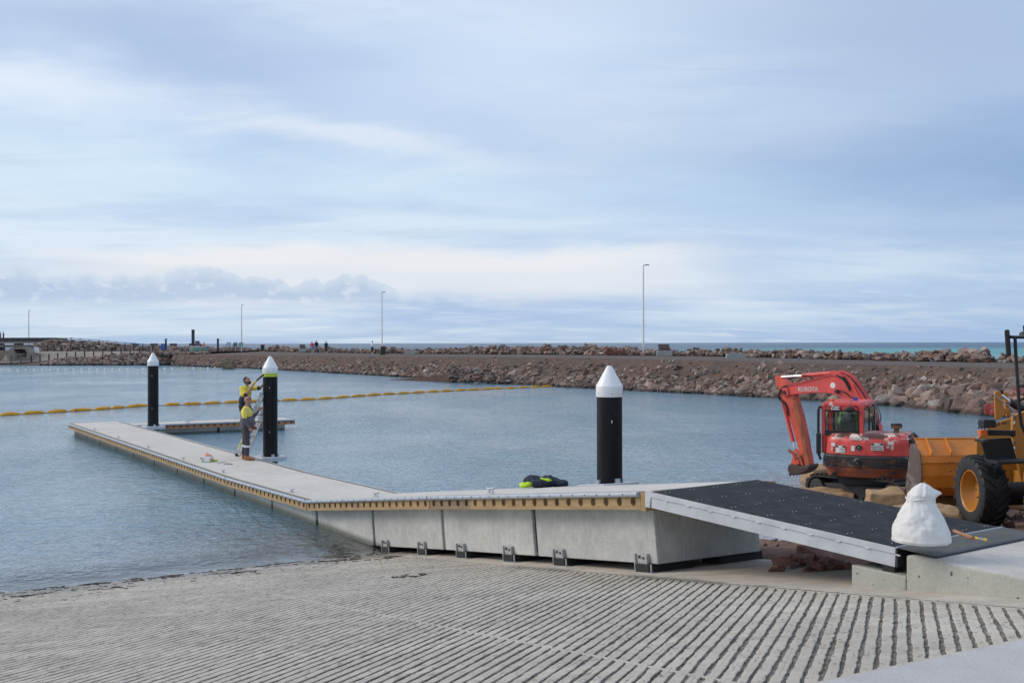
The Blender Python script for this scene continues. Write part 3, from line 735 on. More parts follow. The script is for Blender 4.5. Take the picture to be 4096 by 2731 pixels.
while x < LX(118, 245):
    link('panel', pmesh, cw, (x-ox+.05, 0, z0)); link('post', qmesh, cw, (x-ox, 0, z0)); x += 1.27
g = G(); a, b_ = LX(118, 245), LX(153, 245)
g.hexa([(a-ox, 0, z0-.6), (b_-ox+.3, 0, z0-.2), (b_-ox+.3, .3, z0-.2), (a-ox, .3, z0-.6), (a-ox, .1, z1), (b_-ox, .1, z1-.08), (b_-ox, .4, z1-.08), (a-ox, .4, z1)]); g.build('end_wall', M_pconc, cw)
g = G(); g.box(xl-ox, b_-ox, .05, .3, z1, z1+.05); g.build('coping', M_far_conc, cw)
# sloping path with blue railings
rl = thing('railing', (LX(150, 246), 246, 0), 'long blue-grey tube railing running down beside the path from the causeway', 'railing')
pa, pb = crop6(880, 228, 246), crop6(2180, 338, 246)
g = G(); g.beam(pa-rl.location+Vector((0, 1.2, -.15)), pb-rl.location+Vector((0, 1.2, -.15)), 2.6, .3); tag(g.build('sloping_path', M_far_conc, None, loc=rl.location), kind='structure')
def pz(X): return pa.z+(pb.z-pa.z)*(X-pa.x)/(pb.x-pa.x)
gpost = G(); gpost.path([(0, 0, 0), (0, 0, .8), (.08, 0, .95), (.22, 0, 1.02)], .05, 6); pm1 = gpost.mesh('post', M_bluerail)
x = pa.x+.3; j = 0
while x < pb.x+4:
    link('post', pm1, rl, (x-rl.location.x, 0 if j % 2 else 2.2, pz(x)+(.05 if j % 2 else .1))); x += .98; j += 1
for h in (1.02, .72, .45):
    for yy in (0, 2.2):
        g = G(); g.tube(Vector((pa.x-rl.location.x, yy, pz(pa.x)+h)), Vector((pb.x+4-rl.location.x, yy, pz(pb.x+4)+h)), .035, n=5); g.build('rail', M_bluerail, rl)
# shelter opening
sh = thing('shelter', (LX(57, 208), 208, .5), 'pale concrete shelter with a dark recess beside the left lamp post', 'shelter')
def c6l(cx, cy, Y, o): p = crop6(cx, cy, Y)-o.location; return (p.x, p.z)
L_ = sh.location
outer = [c6l(120, 480, 208, sh), c6l(90, 352, 208, sh), c6l(150, 300, 208, sh), c6l(360, 300, 208, sh), c6l(420, 370, 208, sh), c6l(450, 480, 208, sh)]
inner = [c6l(205, 476, 208, sh), c6l(210, 400, 208, sh), c6l(182, 318, 208, sh), c6l(330, 318, 208, sh), c6l(365, 372, 208, sh), c6l(342, 476, 208, sh)]
g = G(); K = len(outer); vs = [(h, 0, z) for h, z in outer]+[(h, 0, z) for h, z in inner]+[(h, 2.4, z) for h, z in outer]+[(h, 2.4, z) for h, z in inner]
g.add(vs, [(i, i+1, K+i+1, K+i) for i in range(K-1)]+[(2*K+i, i, i+1, 2*K+i+1) for i in range(K-1)]+[(K+i, K+i+1, 3*K+i+1, 3*K+i) for i in range(K-1)])
g.build('frame', M_far_conc, sh)
g = G(); g.box(inner[0][0]-.4, inner[5][0]+.4, 2.3, 2.5, -.2, inner[2][1]+.3); g.build('back_wall', M_pconc, sh)
for zz, yy in ((.35, 1.7), (.75, 2.0)):
    g = G(); g.box(inner[0][0], inner[5][0], yy-.5, 2.3, -.1, zz); g.build('step', M_far_conc, sh)
# little white truss landing at the very left
tr = thing('truss_bridge', (LX(16, 203), 203, .1), 'small white truss footbridge at the waterline on the left edge', 'footbridge')
ww = 20*.43537/FPX*203*1.9
g = G(); g.box(-ww, ww*1.2, 0, 1.4, 0, .25); g.build('deck', M_steel_dark, tr)
for yy in (0, 1.4):
    g = G()
    for zz in (.6, 1.9): g.beam((-ww, yy, zz), (ww, yy, zz), .09, .09)
    for i in range(5):
        xa, xb = -ww+i*2*ww/5, -ww+(i+1)*2*ww/5; g.beam((xa, yy, .6), (xa, yy, 1.9), .08, .08, (1, 0, 0)); g.beam((xa if i % 2 else xb, yy, .6), (xb if i % 2 else xa, yy, 1.9), .07, .07, (0, 1, 0))
    g.build('truss', M_far_conc, tr)

# ---- lamp posts (10 m)
M_pole = pm('lamp_pole', (.72, .69, .62), .55, .18, 2.)
def lamp(dx, dy_base, dy_top, Y, arm, label, w=.10):
    b = WY(dx, dy_base, Y); tz = WY(dx, dy_top, Y).z-b.z
    o = thing('lamp_post', b, label, 'lamp post', group='tall lamp posts')
    g = G(); g.tube((0, 0, 0), (0, 0, tz), w*1.15, w*.75, 10); g.build('pole', M_pole, o)
    g = G(); g.cbox((0, 0, .08), (.4, .4, .1)); g.build('base_plate', M_galv, o)
    g = G(); g.tube((0, 0, tz-.05), (arm*.5, 0, tz+.02), .05, .05, 8); g.build('arm', M_galv, o)
    g = G(); g.cbox((arm*.75, 0, tz+.02), (abs(arm)*.75, .32, .12)); g.build('lamp_head', M_galv, o, .03)
    return o
lamp(66, 800, 712, 262, .35, 'tall lamp post beside the causeway at the far left', .12)
lamp(555, 806, 699, 232, .35, 'tall lamp post beside the three curved information boards', .10)
l3 = lamp(877.5, 815, 670, 172, .45, 'tall lamp post behind the green wheelie bin', .09)
l4 = lamp(1478, 815.5, 608, 122, .55, 'tallest looking lamp post, on the road left of the brown bench', .085)
b = WY(67, 812, 207)
g = G(); g.cbox((0, 0, 0), (.85, .4, 1.1)); tag(g.build('control_box', M_white, loc=(b.x, 210.2, 2.6), bevel=.03), 'small white control box at the foot of the left lamp post', 'control box')
# ================================================================== WALKWAY
M_fender = pm('fender_timber', (.36, .24, .115), .7, .18, 2.2, stretch=(1, 4, 9), fine=.15, bump=.002, col2=(.22, .15, .08), c2=(.6, .75))
M_fender_far = pm('fender_timber_orange', (.42, .20, .10), .7, .15, 2.2, stretch=(1, 4, 9), fine=.1)
M_fender_grey = pm('fender_timber_brown', (.25, .175, .10), .75, .18, 2.2, stretch=(1, 4, 9), fine=.15)
M_kerb = pm('weathered_timber', (.20, .18, .155), .9, .25, 3., stretch=(.6, 6, 6), fine=.25, bump=.002)
M_rail = pm('rail_tube', (.40, .44, .49), .35, .08, 3., .2)
M_bolt = pm('bolt', (.10, .10, .10), .5, .2, 20, .6)
M_bracket = pm('bracket_steel', (.40, .40, .385), .55, .2, 9., .1, col2=(.14, .12, .10), c2=(.6, .75))
M_cleat = pm('cleat_metal', (.55, .56, .58), .35, .1, 9., .7)
TJ = [0., 5.585, 11.23, 16.93, 22.53, 28.19, 33.89, 39.62]
ZJ = [.45, .45, .45, .45, .45, .545, 1.285, 1.995]
def fender(L, y, sgn, mat_ix=0, spacing=.283, hh=.195, th=.07, n=14):
    """timber face with round holes, lying along x at y, face looking to -y*sgn; returns meshes"""
    g = G(); cnt = max(1, int(round((L-.1)/spacing))); cell = L/cnt; r = .056
    zt, zb = -.025, -.025-hh; zc = (zt+zb)/2; yf, yb = y, y+sgn*th
    for i in range(cnt):
        x0, x1 = i*cell, (i+1)*cell; xc = (x0+x1)/2
        ring = [(xc+r*math.cos(2*math.pi*j/n), zc+r*math.sin(2*math.pi*j/n)) for j in range(n)]
        out = []
        for j in range(n):
            a = 2*math.pi*j/n; c, s_ = math.cos(a), math.sin(a); k_ = min((cell/2)/abs(c) if abs(c) > 1e-6 else 1e9, (hh/2)/abs(s_) if abs(s_) > 1e-6 else 1e9); out.append((xc+c*k_, zc+s_*k_))
        corners = {}
        vs = [(a, yf, b) for a, b in ring]+[(a, yf, b) for a, b in out]+[(a, yf+sgn*.055, b) for a, b in ring]
        fs = []
        for j in range(n):
            j2 = (j+1) % n; fs.append((j, j2, n+j2, n+j)); fs.append((j, j2, 2*n+j2, 2*n+j))
        fs.append(tuple(range(2*n, 3*n)))
        cs = [(x1, zt), (x0, zt), (x0, zb), (x1, zb)]; base = len(vs)
        for q, (cx, cz) in enumerate(cs):
            vs.append((cx, yf, cz)); a = math.atan2(cz-zc, cx-xc) % (2*math.pi); j = int(a/(2*math.pi/n)); fs.append((n+j, n+(j+1) % n, base+q))
        g.add(vs, fs)
    for f in [[(0, yf, zt), (L, yf, zt), (L, yb, zt), (0, yb, zt)], [(0, yf, zb), (L, yf, zb), (L, yb, zb), (0, yb, zb)], [(0, yf, zt), (0, yf, zb), (0, yb, zb), (0, yb, zt)], [(L, yf, zt), (L, yf, zb), (L, yb, zb), (L, yb, zt)]]:
        g.add(f, [(0, 1, 2, 3)])
    return g, [((i+.5)*cell, zc) for i in range(cnt)]
def bolts(pts, y, sgn, r=.022):
    g = G()
    for x, z in pts:
        g.tube((x, y+sgn*.052, z), (x, y+sgn*.028, z), r, r, 6)
    return g
def cleat(parent, x, y, z, rz=0.):
    g = G(); g.box(-.07, .07, -.03, .03, 0, .015); g.tube((-.05, 0, .01), (-.045, 0, .07), .016, .014, 8); g.tube((.05, 0, .01), (.045, 0, .07), .016, .014, 8)
    g.path([(-.15, 0, .098), (-.09, 0, .08), (0, 0, .076), (.09, 0, .08), (.15, 0, .098)], [.009, .015, .017, .015, .009], 8)
    o = g.build('cleat', M_cleat, parent, loc=(x, y, z)); o.rotation_euler = (0, 0, rz); return o
WD = 2.2
def module(i, t0, t1, z0, z1, label, name='pontoon', wd=WD, org=None, rz=RZ, gap=.03, brackets=(), fl=2, hfl=.9, fmats=None, both=True, cleats=(), farend=False):
    L = math.hypot(t1-t0, z1-z0); pit = -math.atan2(z1-z0, t1-t0)
    o = thing(name, org or tw(t0, 0, z0), label, 'pontoon', euler=(0, pit, rz), group='walkway pontoons')
    L -= gap
    g = G(); g.box(0, L, .17, wd-.17, -.22, 0); g.build('deck', M_deck, o, .008)
    ff = L/fl
    for q in range(fl):
        g = G(); x0, x1 = q*ff+(.02 if q == 0 else .05), (q+1)*ff-.05
        g.hexa([(x0, .26, -hfl), (x1, .26, -hfl), (x1, wd-.26, -hfl), (x0, wd-.26, -hfl), (x0, .25, -.21), (x1, .25, -.21), (x1, wd-.25, -.21), (x0, wd-.25, -.21)])
        g.build('float', M_float, o, .012)
        g = G(); g.box(x1+.002, x1+.095, .30, wd-.3, -hfl+.05, -.21)
        if q < fl-1: g.build('spacer', M_black, o)
    for sg, y in ((1, .0), (-1, wd)):
        for nm, a, b_ in (('kerb', .045, .165),):
            g = G(); ya, yb = (a, b_) if sg == 1 else (wd-b_, wd-a); g.box(0, L, ya, yb, -.03, -.004); g.build('kerb', M_kerb, o, .005)
        if sg == 1 and fmats:
            x = 0
            for li, mt in fmats:
                gg, pts = fender(li, y+sg*.03, sg); gg.xf(Matrix.Translation((x, 0, 0))); gg.build('fender', mt, o)
                bolts([(a+x, b2) for a, b2 in pts], y+sg*.03, sg).build('bolts', M_bolt, o)['kind'] = 'stuff'; x += li
        else:
            gg, pts = fender(L, y+sg*.03, sg); gg.build('fender', M_fender, o); b_o = bolts(pts, y+sg*.03, sg).build('bolts', M_bolt, o); b_o['kind'] = 'stuff'
        g = G(); r = .034; g.tube((.01, y+sg*.012, -.035), (L-.01, y+sg*.012, -.035), r, r, 12)
        g.mat(1)
        for j in range(int(L/.28)): g.tube((.14+j*.28, y-sg*.012, -.03), (.14+j*.28, y-sg*.03, -.03), .008, .008, 6)
        g.build('rubbing_tube', [M_rail, M_black], o)
    for c in cleats: cleat(o, c, .24, 0)
    for x in brackets:
        g = G(); g.box(x-.13, x+.13, .232, .250, -hfl-.02, -hfl+.125); g.box(x-.13, x-.105, .205, .232, -hfl-.10, -hfl+.12); g.box(x+.105, x+.13, .205, .232, -hfl-.10, -hfl+.12)
        g.box(x-.115, x+.27, .16, .26, -hfl-.112, -hfl-.10); g.tube((x+.22, .20, -hfl-.10), (x+.22, .20, -hfl+.0), .012, n=8)
        g.build('bracket', M_bracket, o, .003)
        g = G(); g.tube((x-.04, .232, -hfl+.10), (x-.04, .215, -hfl+.07), .015, n=6); g.tube((x+.04, .232, -hfl+.07), (x+.04, .215, -hfl+.07), .015, n=6); g.build('bracket_bolts', M_bolt, o)
        g = G(); g.box(x-.11, x+.17, .20, .9, -hfl-.125, -hfl-.0); g.build('skid_pad', M_black, o, .006)
        g = G(); g.box(x-.14, x+.20, wd-.9, wd-.16, -hfl-.125, -hfl-.0); g.build('skid_pad', M_black, o, .006)
    return o
ML = ['outermost grey concrete pontoon of the walkway, at the corner with the side finger', 'grey concrete pontoon second from the seaward end of the walkway',
      'grey concrete pontoon in front of the far black pile, third from the seaward end', 'grey floating pontoon on which the workers stand beside the ladder',
      'concrete pontoon where the walkway bends upwards out of the water', 'half grounded concrete pontoon between the bend and the folded jacket', 'landward concrete pontoon resting on the ramp against the black gangway']
ML[3] = 'grey pontoon carrying the box of wipes, fourth from the seaward end'
ML[4] = 'pontoon just before the walkway starts to climb the ramp, fifth from the seaward end'
def tpix(px, w):
    r = (px-512)/FPX; b = P0+V2*w; return (r*b.y-b.x)/(U2.x-r*U2.y)
CL = [tpix(q, .24) for q in (73.4, 94.4, 118.2, 148.2, 183.3, 223., 291.5, 376.5, 491.3)]
BR = [tpix((1200+q/1.568)/4, .24) for q in (522, 752, 990, 1287, 1605, 2125)]
for i in range(7):
    L = math.hypot(TJ[i+1]-TJ[i], ZJ[i+1]-ZJ[i])-.03
    mod = module(i, TJ[i], TJ[i+1], ZJ[i], ZJ[i+1], ML[i], brackets=[b-TJ[i] for b in BR if TJ[i]+.12 < b < TJ[i+1]+.05], fmats=[(L*.245, M_fender_grey), (L*.755, M_fender)] if i == 6 else None, cleats=[c-TJ[i] for c in CL if TJ[i] <= c < TJ[i+1]])
    if i == 6:
        g = G(); g.box(L+.002, L+.10, .03, WD-.03, -.24, -.012); g.build('end_timber', M_fender, mod, .004)
        g = G(); g.box(L-.02, L+.0, .2, WD-.2, -.9, -.22)
# side finger
fo = tw(.98, WD, .45)
FL = 6.85
fin = thing('finger_pontoon', fo, 'narrow side pontoon with orange fender reaching right behind the workers', 'pontoon', euler=(0, 0, RZ), group='walkway pontoons')
fw = 1.65
g = G(); g.box(.12, fw-.12, 0.02, FL-.06, -.22, -.006); g.build('deck', M_deck, fin, .008)
for q in range(2):
    g = G(); g.box(.22, fw-.22, .3+q*3.25, 3.45+q*3.25-(.25 if q else 0), -.9, -.21); g.build('float', M_float, fin, .012)
for sg, x in ((-1, fw), (1, 0.)):
    gg, pts = fender(FL-.3, 0, 1); Mx = Matrix.Translation((x-sg*0+(-.03 if sg == -1 else .03), .28, 0)) @ Matrix.Rotation(R(90), 4, 'Z') if sg == -1 else Matrix.Translation((x+.03, FL-.02, 0)) @ Matrix.Rotation(R(-90), 4, 'Z')
    gg.xf(Mx); gg.build('fender', M_fender_far, fin); bb = bolts(pts, 0, 1); bb.xf(Mx); bo = bb.build('bolts', M_bolt, fin); bo['kind'] = 'stuff'
    g = G(); g.tube((x+sg*.01, .3, -.035), (x+sg*.01, FL-.02, -.035), .034, n=10); g.build('rubbing_tube', M_rail, fin)
    g = G(); g.box(*( (fw-.118, fw-.05) if sg == -1 else (.05, .118)), .28, FL-.03, -.03, -.008); g.build('kerb', M_kerb, fin)
g = G(); g.box(.03, fw-.03, FL-.058, FL, -.22, -.03); g.build('end_fender', M_fender_far, fin, .004)
for yy in (.9, 2.7, 4.6, 6.2): cleat(fin, .22, yy, 0, R(90))
for yy in (2.2, 4.6): cleat(fin, fw-.22, yy, 0, R(90))

# ---- black piles with white caps and their guide collars
M_pile = pm('pile_sleeve', (.0085, .0095, .0115), .42, .35, 1.2, stretch=(2, 2, .5), spec=.22, col2=(.035, .037, .042), c2=(.62, .70), c2s=5.)
M_cap = pm('cap_white', (.80, .81, .82), .4, .03, 3)
M_ring = pm('green_band', (.50, .62, .04), .5, .05, 5)
def solve_pile(dx, w=2.62):
    r = (dx*.43537-512)/FPX; b = P0+V2*w; t = (r*b.y-b.x)/(U2.x-r*U2.y); return t, b+U2*t
def pile(dx, label, ring=False, ground=-3., w=2.62):
    t, p = solve_pile(dx, w)
    o = thing('mooring_pile', (p.x, p.y, 0), label, 'pile', group='black piles with white cone caps')
    top = 3.42; rp = .212
    g = G(); g.tube((0, 0, ground), (0, 0, top-.5), rp, rp, 40); g.build('sleeve', M_pile, o)
    g = G(); g.lathe([(rp+.002, top-.52), (rp+.012, top-.50), (rp+.012, top-.34), (rp+.006, top-.33), (.05, top-.025), (.035, top-.006), (.0, top)], 40); g.build('cap', M_cap, o)
    g = G()
    for a in (.4, 1.5, 2.6, 3.7, 4.8, 5.9): g.tube((math.cos(a)*(rp+.01), math.sin(a)*(rp+.01), top-.46), (math.cos(a)*(rp+.017), math.sin(a)*(rp+.017), top-.46), .009, n=6)
    g.build('cap_screws', M_bolt, o)
    if ring:
        g = G(); g.tube((0, 0, top-.60), (0, 0, top-.535), rp+.006, n=40); g.tube((0, 0, top-.530), (0, 0, top-.503), rp+.016, n=40); g.build('green_band', M_ring, o)
    g = G()
    for zz in (1.2, 2.5): g.cbox((.02, -rp, zz), (.02, .012, .05))
    g.build('lifting_lugs', M_galv, o)
    return t, p
def collar(t, z, label, r=.43, wc=2.62):
    o = thing('pile_guide', tw(t, wc, z), label, 'pile guide', rz=RZ, group='pile guides on the walkway edge')
    outer = [(-.62, -.42)]+[(r*math.cos(a)*1.15, max(-.42, r*math.sin(a))) for a in np.linspace(math.pi*1.02, 0-.06, 22)]+[(.62, -.42)]
    inn = .245; K = 40
    ring_o = []; ring_i = []
    for j in range(K):
        a = 2*math.pi*j/K; c, s_ = math.cos(a), math.sin(a)
        ro = r*1.12 if s_ > -.3 else min(r*1.3, .42/abs(s_)); ro = min(ro, .6)
        ring_o.append((ro*c, ro*s_)); ring_i.append((inn*c, inn*s_))
    g = G(); vs = [(*q, .03) for q in ring_o]+[(*q, .03) for q in ring_i]+[(*q, -.09) for q in ring_o]+[(*q, -.09) for q in ring_i]
    g.add(vs, [f for j in range(K) for f in ((j, (j+1) % K, K+(j+1) % K, K+j), (2*K+j, 2*K+(j+1) % K, (j+1) % K, j), (K+j, K+(j+1) % K, 3*K+(j+1) % K, 3*K+j), (2*K+j, 2*K+(j+1) % K, 3*K+(j+1) % K, 3*K+j))])
    g.build('ring_plate', M_alu, o, .008)
    for a in (0, 90, 180, 270):
        g = G(); g.cbox((inn*.93*math.cos(R(a)), inn*.93*math.sin(R(a)), .03), (.05, .09, .14), Matrix.Rotation(R(a), 3, 'Z')); g.build('roller_block', M_galv, o)
    return o
t1, q1 = pile(351.5, 'black pile with white cone cap at the inner corner of walkway and finger, furthest away')
t2, q2 = pile(620.5, 'black pile with white cone cap and lime green band, beside the ladder', True)
t3, q3 = pile(1399.5, 'black pile with white cone cap behind the folded jacket, the nearest and widest', ground=-.5, w=2.68)
collar(t1, .45, 'round metal pile guide at the foot of the furthest pile'); collar(t2, .45, 'round metal pile guide at the foot of the green banded pile')
zt3 = ZJ[6]+(t3-TJ[6])*(ZJ[7]-ZJ[6])/(TJ[7]-TJ[6])
o = collar(t3, zt3-.02, 'metal pile guide around the nearest pile, seen edge on behind the deck', wc=2.68); o.rotation_euler = (0, -math.atan(.125), RZ)

# ---- gangway
M_gdeck = None
def gang_mat():
    m = bpy.data.materials.new('gangway_grip'); m.use_nodes = True; k = N(m.node_tree)
    v = k.n('ShaderNodeTexCoord').outputs['Object']; sp = k.n('ShaderNodeSeparateXYZ', {0: v})
    wx = k.m('SINE', k.m('MULTIPLY', sp.outputs[0], 2*math.pi/.024)); wy = k.m('SINE', k.m('MULTIPLY', sp.outputs[1], 2*math.pi/.024))
    pat = k.m('MULTIPLY', wx, wy)
    n1 = k.noise(v, 2.2, 6, .65); n2 = k.noise(k.scalev(v, (1, 3, 1)), 5., 6, .7)
    c = k.mix(k.mr(n1, .35, .7), (.014, .015, .020), (.030, .032, .040))
    c = k.mix(k.m('MULTIPLY', k.mr(n2, .52, .70), k.mr(pat, -.2, .5, .4, .9)), c, (.12, .10, .085))
    b = k.n('ShaderNodeBsdfPrincipled', {'Base Color': c, 'Roughness': .75, 'Specular IOR Level': .25})
    bn = k.n('ShaderNodeBump', {'Height': pat, 'Strength': .9, 'Distance': .003}); k.t.links.new(bn.outputs[0], b.inputs['Normal'])
    k.n('ShaderNodeOutputMaterial', {'Surface': b}); return m
M_grip = gang_mat()
M_grip2 = pm('hinge_plate_grip', (.085, .082, .078), .7, .25, 5., fine=.35, bump=.002)
gt0, gt1 = 39.86, 43.16; gw1 = .41; gz0, gz1 = 2.018, 1.822; GW = 1.93
GA = math.atan2(gw1, gt1-gt0); gl = math.hypot(gt1-gt0, gw1)
gw_ = thing('gangway', tw(gt0, .0, gz0), 'aluminium gangway with black grip deck from the pontoon to the concrete abutment', 'gangway', euler=(0, math.atan((gz0-gz1)/gl), RZ+GA))
g = G(); npan = 4
for i in range(npan):
    a, b_ = i*gl/npan, (i+1)*gl/npan; g = G(); g.box(a+.001, b_-.001, .004, GW-.004, -.028, 0); g.build('deck_panel', M_grip, gw_)
for y0, y1, nm in ((0, .034, 1), (GW-.034, GW, 1)):
    g = G(); g.box(0, gl, *((y0, y0+.003) if y0 == 0 else (y1-.003, y1)), -.066, -.002); g.box(0, gl, y0+.003 if y0 == 0 else y0, y1 if y0 == 0 else y1-.003, -.066, -.029); g.build('edge_angle', M_alu, gw_, .002)
    yy = (y0+.012, y1+.03) if y0 == 0 else (y0-.03, y1-.012)
    g = G(); g.box(.0, gl, yy[0], yy[1], -.195, -.068); g.build('side_beam', M_alu, gw_, .003)
g = G()
for i in range(11):
    x = .25+i*.345; g.cbox((x, -.001, -.070), (.055, .005, .014))
g.build('weld_tabs', M_alu, gw_, .004)
g = G()
for i in range(9):
    x = .2+i*gl/9; g.box(x, x+.06, .06, GW-.06, -.15, -.036)
g.build('cross_members', M_alu, gw_)
g = G()
for i in range(7):
    for j in range(5):
        x = .12+i*(gl-.24)/6; y = .12+j*(GW-.24)/4
        for d in (0, .07): g.tube((x, y+d, .001), (x, y+d, .003), .0058, n=8)
g.build('deck_screws', M_cap, gw_)['kind'] = 'stuff'
g = G(); g.box(gl+.002, gl+.03, 0, GW, -.19, -.06); g.build('end_plate', M_steel_dark, gw_)
g = G(); g.box(gl-.15, gl-.01, .02, .17, -.27, -.197); g.build('bearing_pad', M_black, gw_, .01)
g = G(); g.box(gl-.15, gl-.01, GW-.17, GW-.02, -.27, -.197); g.build('bearing_pad', M_black, gw_, .01)
g = G(); g.hexa([(-.10, .01, -.20), (-.03, .01, -.20), (-.03, .04, -.20), (-.10, .04, -.20), (-.12, .01, .0), (.0, .01, .0), (.0, .04, .0), (-.12, .04, .0)]); g.build('hinge_bracket', M_alu, gw_, .002)
hp = thing('hinge_plate', tw(gt1, gw1, gz1+.004), 'grey chequered hinge plate bridging gangway and abutment', 'hinge plate', rz=RZ+GA)
az = 1.790; fl_ = .40
g = G(); g.hexa([(0, .0, -.012), (fl_, .06, az-gz1-.004), (fl_, 3.0, az-gz1-.004), (0, GW, -.012), (0, .0, 0), (fl_, .06, az-gz1+.010), (fl_, 3.0, az-gz1+.010), (0, GW, 0)])
g = G(); g.hexa([(0.02, 0, -.010), (fl_, 0, az-gz1-.004), (fl_, GW, az-gz1-.004), (.02, GW, -.010), (0.02, 0, .0), (fl_, 0, az-gz1+.008), (fl_, GW, az-gz1+.008), (.02, GW, .0)]); g.build('plate', M_grip2, hp, .002)
g = G(); g.hexa([(fl_-.0, -.0, az-gz1-.004), (fl_+.03, -.0, az-gz1-.006), (fl_+.03, GW, az-gz1-.006), (fl_, GW, az-gz1-.004), (fl_-.0, 0, az-gz1+.008), (fl_+.03, 0, az-gz1), (fl_+.03, GW, az-gz1), (fl_, GW, az-gz1+.008)]); g.build('edge_strip', M_steel_dark, hp)
g = G(); g.tube((0.005, 0, -.004), (.005, GW, -.004), .011, n=10); g.build('hinge_tube', M_galv, hp)

# ---- concrete abutment
ab = thing('abutment', tw(43.31, .37, 1.2), 'pale concrete abutment with a lower step, right of the ramp', 'abutment', rz=RZ)
g = G(); x0, x1, y1 = .0, 9.5, 9.
zt = 1.776-1.2
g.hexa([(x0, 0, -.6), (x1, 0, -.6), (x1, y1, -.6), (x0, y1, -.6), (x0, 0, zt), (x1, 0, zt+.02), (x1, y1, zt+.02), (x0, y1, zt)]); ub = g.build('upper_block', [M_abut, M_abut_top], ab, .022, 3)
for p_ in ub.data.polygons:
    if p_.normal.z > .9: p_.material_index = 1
g = G(); g.box(.03, x1, .03, y1, zt+.0225, zt+.0245)
g = G(); g.box(-.68, -.004, 0.004, 2.6, -.6, 1.570-1.2); g.build('lower_step', M_abut, ab, .015, 3)
# ================================================================== EXCAVATOR
M_red = pm('red_paint', (.66, .070, .062), .48, .16, 2.2, col2=(.30, .035, .03), c2=(.55, .75), coat=.1, bump=.002, bscale=5.)
M_redworn = pm('worn_red_paint', (.62, .070, .062), .5, .15, 2., col2=(.64, .50, .45), c2=(.60, .62), c2s=3.2, c2detail=8., bump=.002, bscale=6.)
M_redrust = pm('rusting_red_paint', (.62, .085, .045), .55, .2, 3., col2=(.16, .06, .03), c2=(.52, .6), c2s=4., stretch=(1, 1, .6), c2detail=8.)
M_cwt = pm('counterweight', (.035, .035, .037), .6, .3, 2.5, col2=(.24, .075, .03), c2=(.50, .60), c2s=2.2, stretch=(.7, 1, 3.2), bump=.004, bscale=5., c2detail=9.)
M_cwt_rust = pm('counterweight_rust', (.26, .085, .04), .65, .3, 3., col2=(.05, .045, .045), c2=(.52, .6), c2s=2.6, stretch=(.6, 1, 2.5), c2detail=9.)
M_scuff = pm('scuffed_silver', (.30, .31, .32), .5, .2, 6)
M_tread = pm('track_rubber', (.018, .016, .015), .75, .35, 7., col2=(.06, .04, .032), c2=(.52, .66), bump=.004)
M_hose = pm('hose', (.012, .012, .013), .5, .2, 8)
M_glass = glassmat('cab_glass', (.95, .98, .97), .1)
M_dkglass = glassmat('dark_glass', (.65, .70, .70), .4)
M_rod = pm('chrome_rod', (.75, .78, .85), .18, .05, 3, .9)
M_amber = pm('amber_lens', (.75, .14, .01), .3, .05, 3)
M_seat = pm('seat_fabric', (.075, .105, .10), .8, .2, 9)
M_sign = pm('sign_white', (.72, .72, .70), .5, .06, 8)
M_ink = pm('ink', (.015, .015, .015), .6, .05, 3)
M_silver = pm('letter_silver', (.50, .46, .44), .5, .15, 9)
M_bucketmetal = pm('bucket_metal', (.055, .03, .026), .65, .3, 5., col2=(.20, .03, .025), c2=(.6, .7))
eA = R(27); eF = Vector((math.sin(eA), math.cos(eA), 0)); eR = Vector((math.cos(eA), -math.sin(eA), 0))
rear0 = Vector((8.0, 25.62, 0)); eC = rear0+eF*1.12
ex = thing('excavator', (eC.x, eC.y, 0), 'rusty red tracked excavator working at the water edge', 'excavator', rz=-eA)
eINV = (Matrix.Translation((eC.x, eC.y, 0)) @ Matrix.Rotation(-eA, 4, 'Z')).inverted()
REAR = Plane2(rear0, (eR.x, eR.y))
def RE6(cx, cy): return REAR.photo(cx, cy, 3080, 1420, 2.529)
def halfring(w, yf, yb, rc, n=7, bulge=.10):
    """plan outline: straight front at y=yf, rounded rear at y=yb"""
    pts = [(w, yf)]
    for i in range(n+1):
        a = -math.pi/2*i/n; pts.append((w-rc+rc*math.cos(a), yb+bulge+rc+rc*math.sin(a)))
    for i in range(1, 6):
        x = (w-rc)*(1-2*i/6); pts.append((x, yb+bulge*(x/(w-rc))**2))
    for i in range(n+1):
        a = -math.pi/2-math.pi/2*i/n; pts.append((-w+rc+rc*math.cos(a), yb+bulge+rc+rc*math.sin(a)))
    pts.append((-w, yf)); return pts
def loft(levels, g):
    K = len(levels[0][1]); vs = []
    for z, pl in levels: vs += [(x, y, z) for x, y in pl]
    g.add(vs, [(i*K+j, i*K+(j+1) % K, (i+1)*K+(j+1) % K, (i+1)*K+j) for i in range(len(levels)-1) for j in range(K)])
    g.add(levels[0] and [(x, y, levels[0][0]) for x, y in levels[0][1]], [tuple(reversed(range(K)))]); g.add([(x, y, levels[-1][0]) for x, y in levels[-1][1]], [tuple(range(K))]); return g
zc0, zc1, zh = RE6(900, 1240)[1], RE6(900, 1015)[1], RE6(900, 800)[1]
wB = .985; XO = -.085
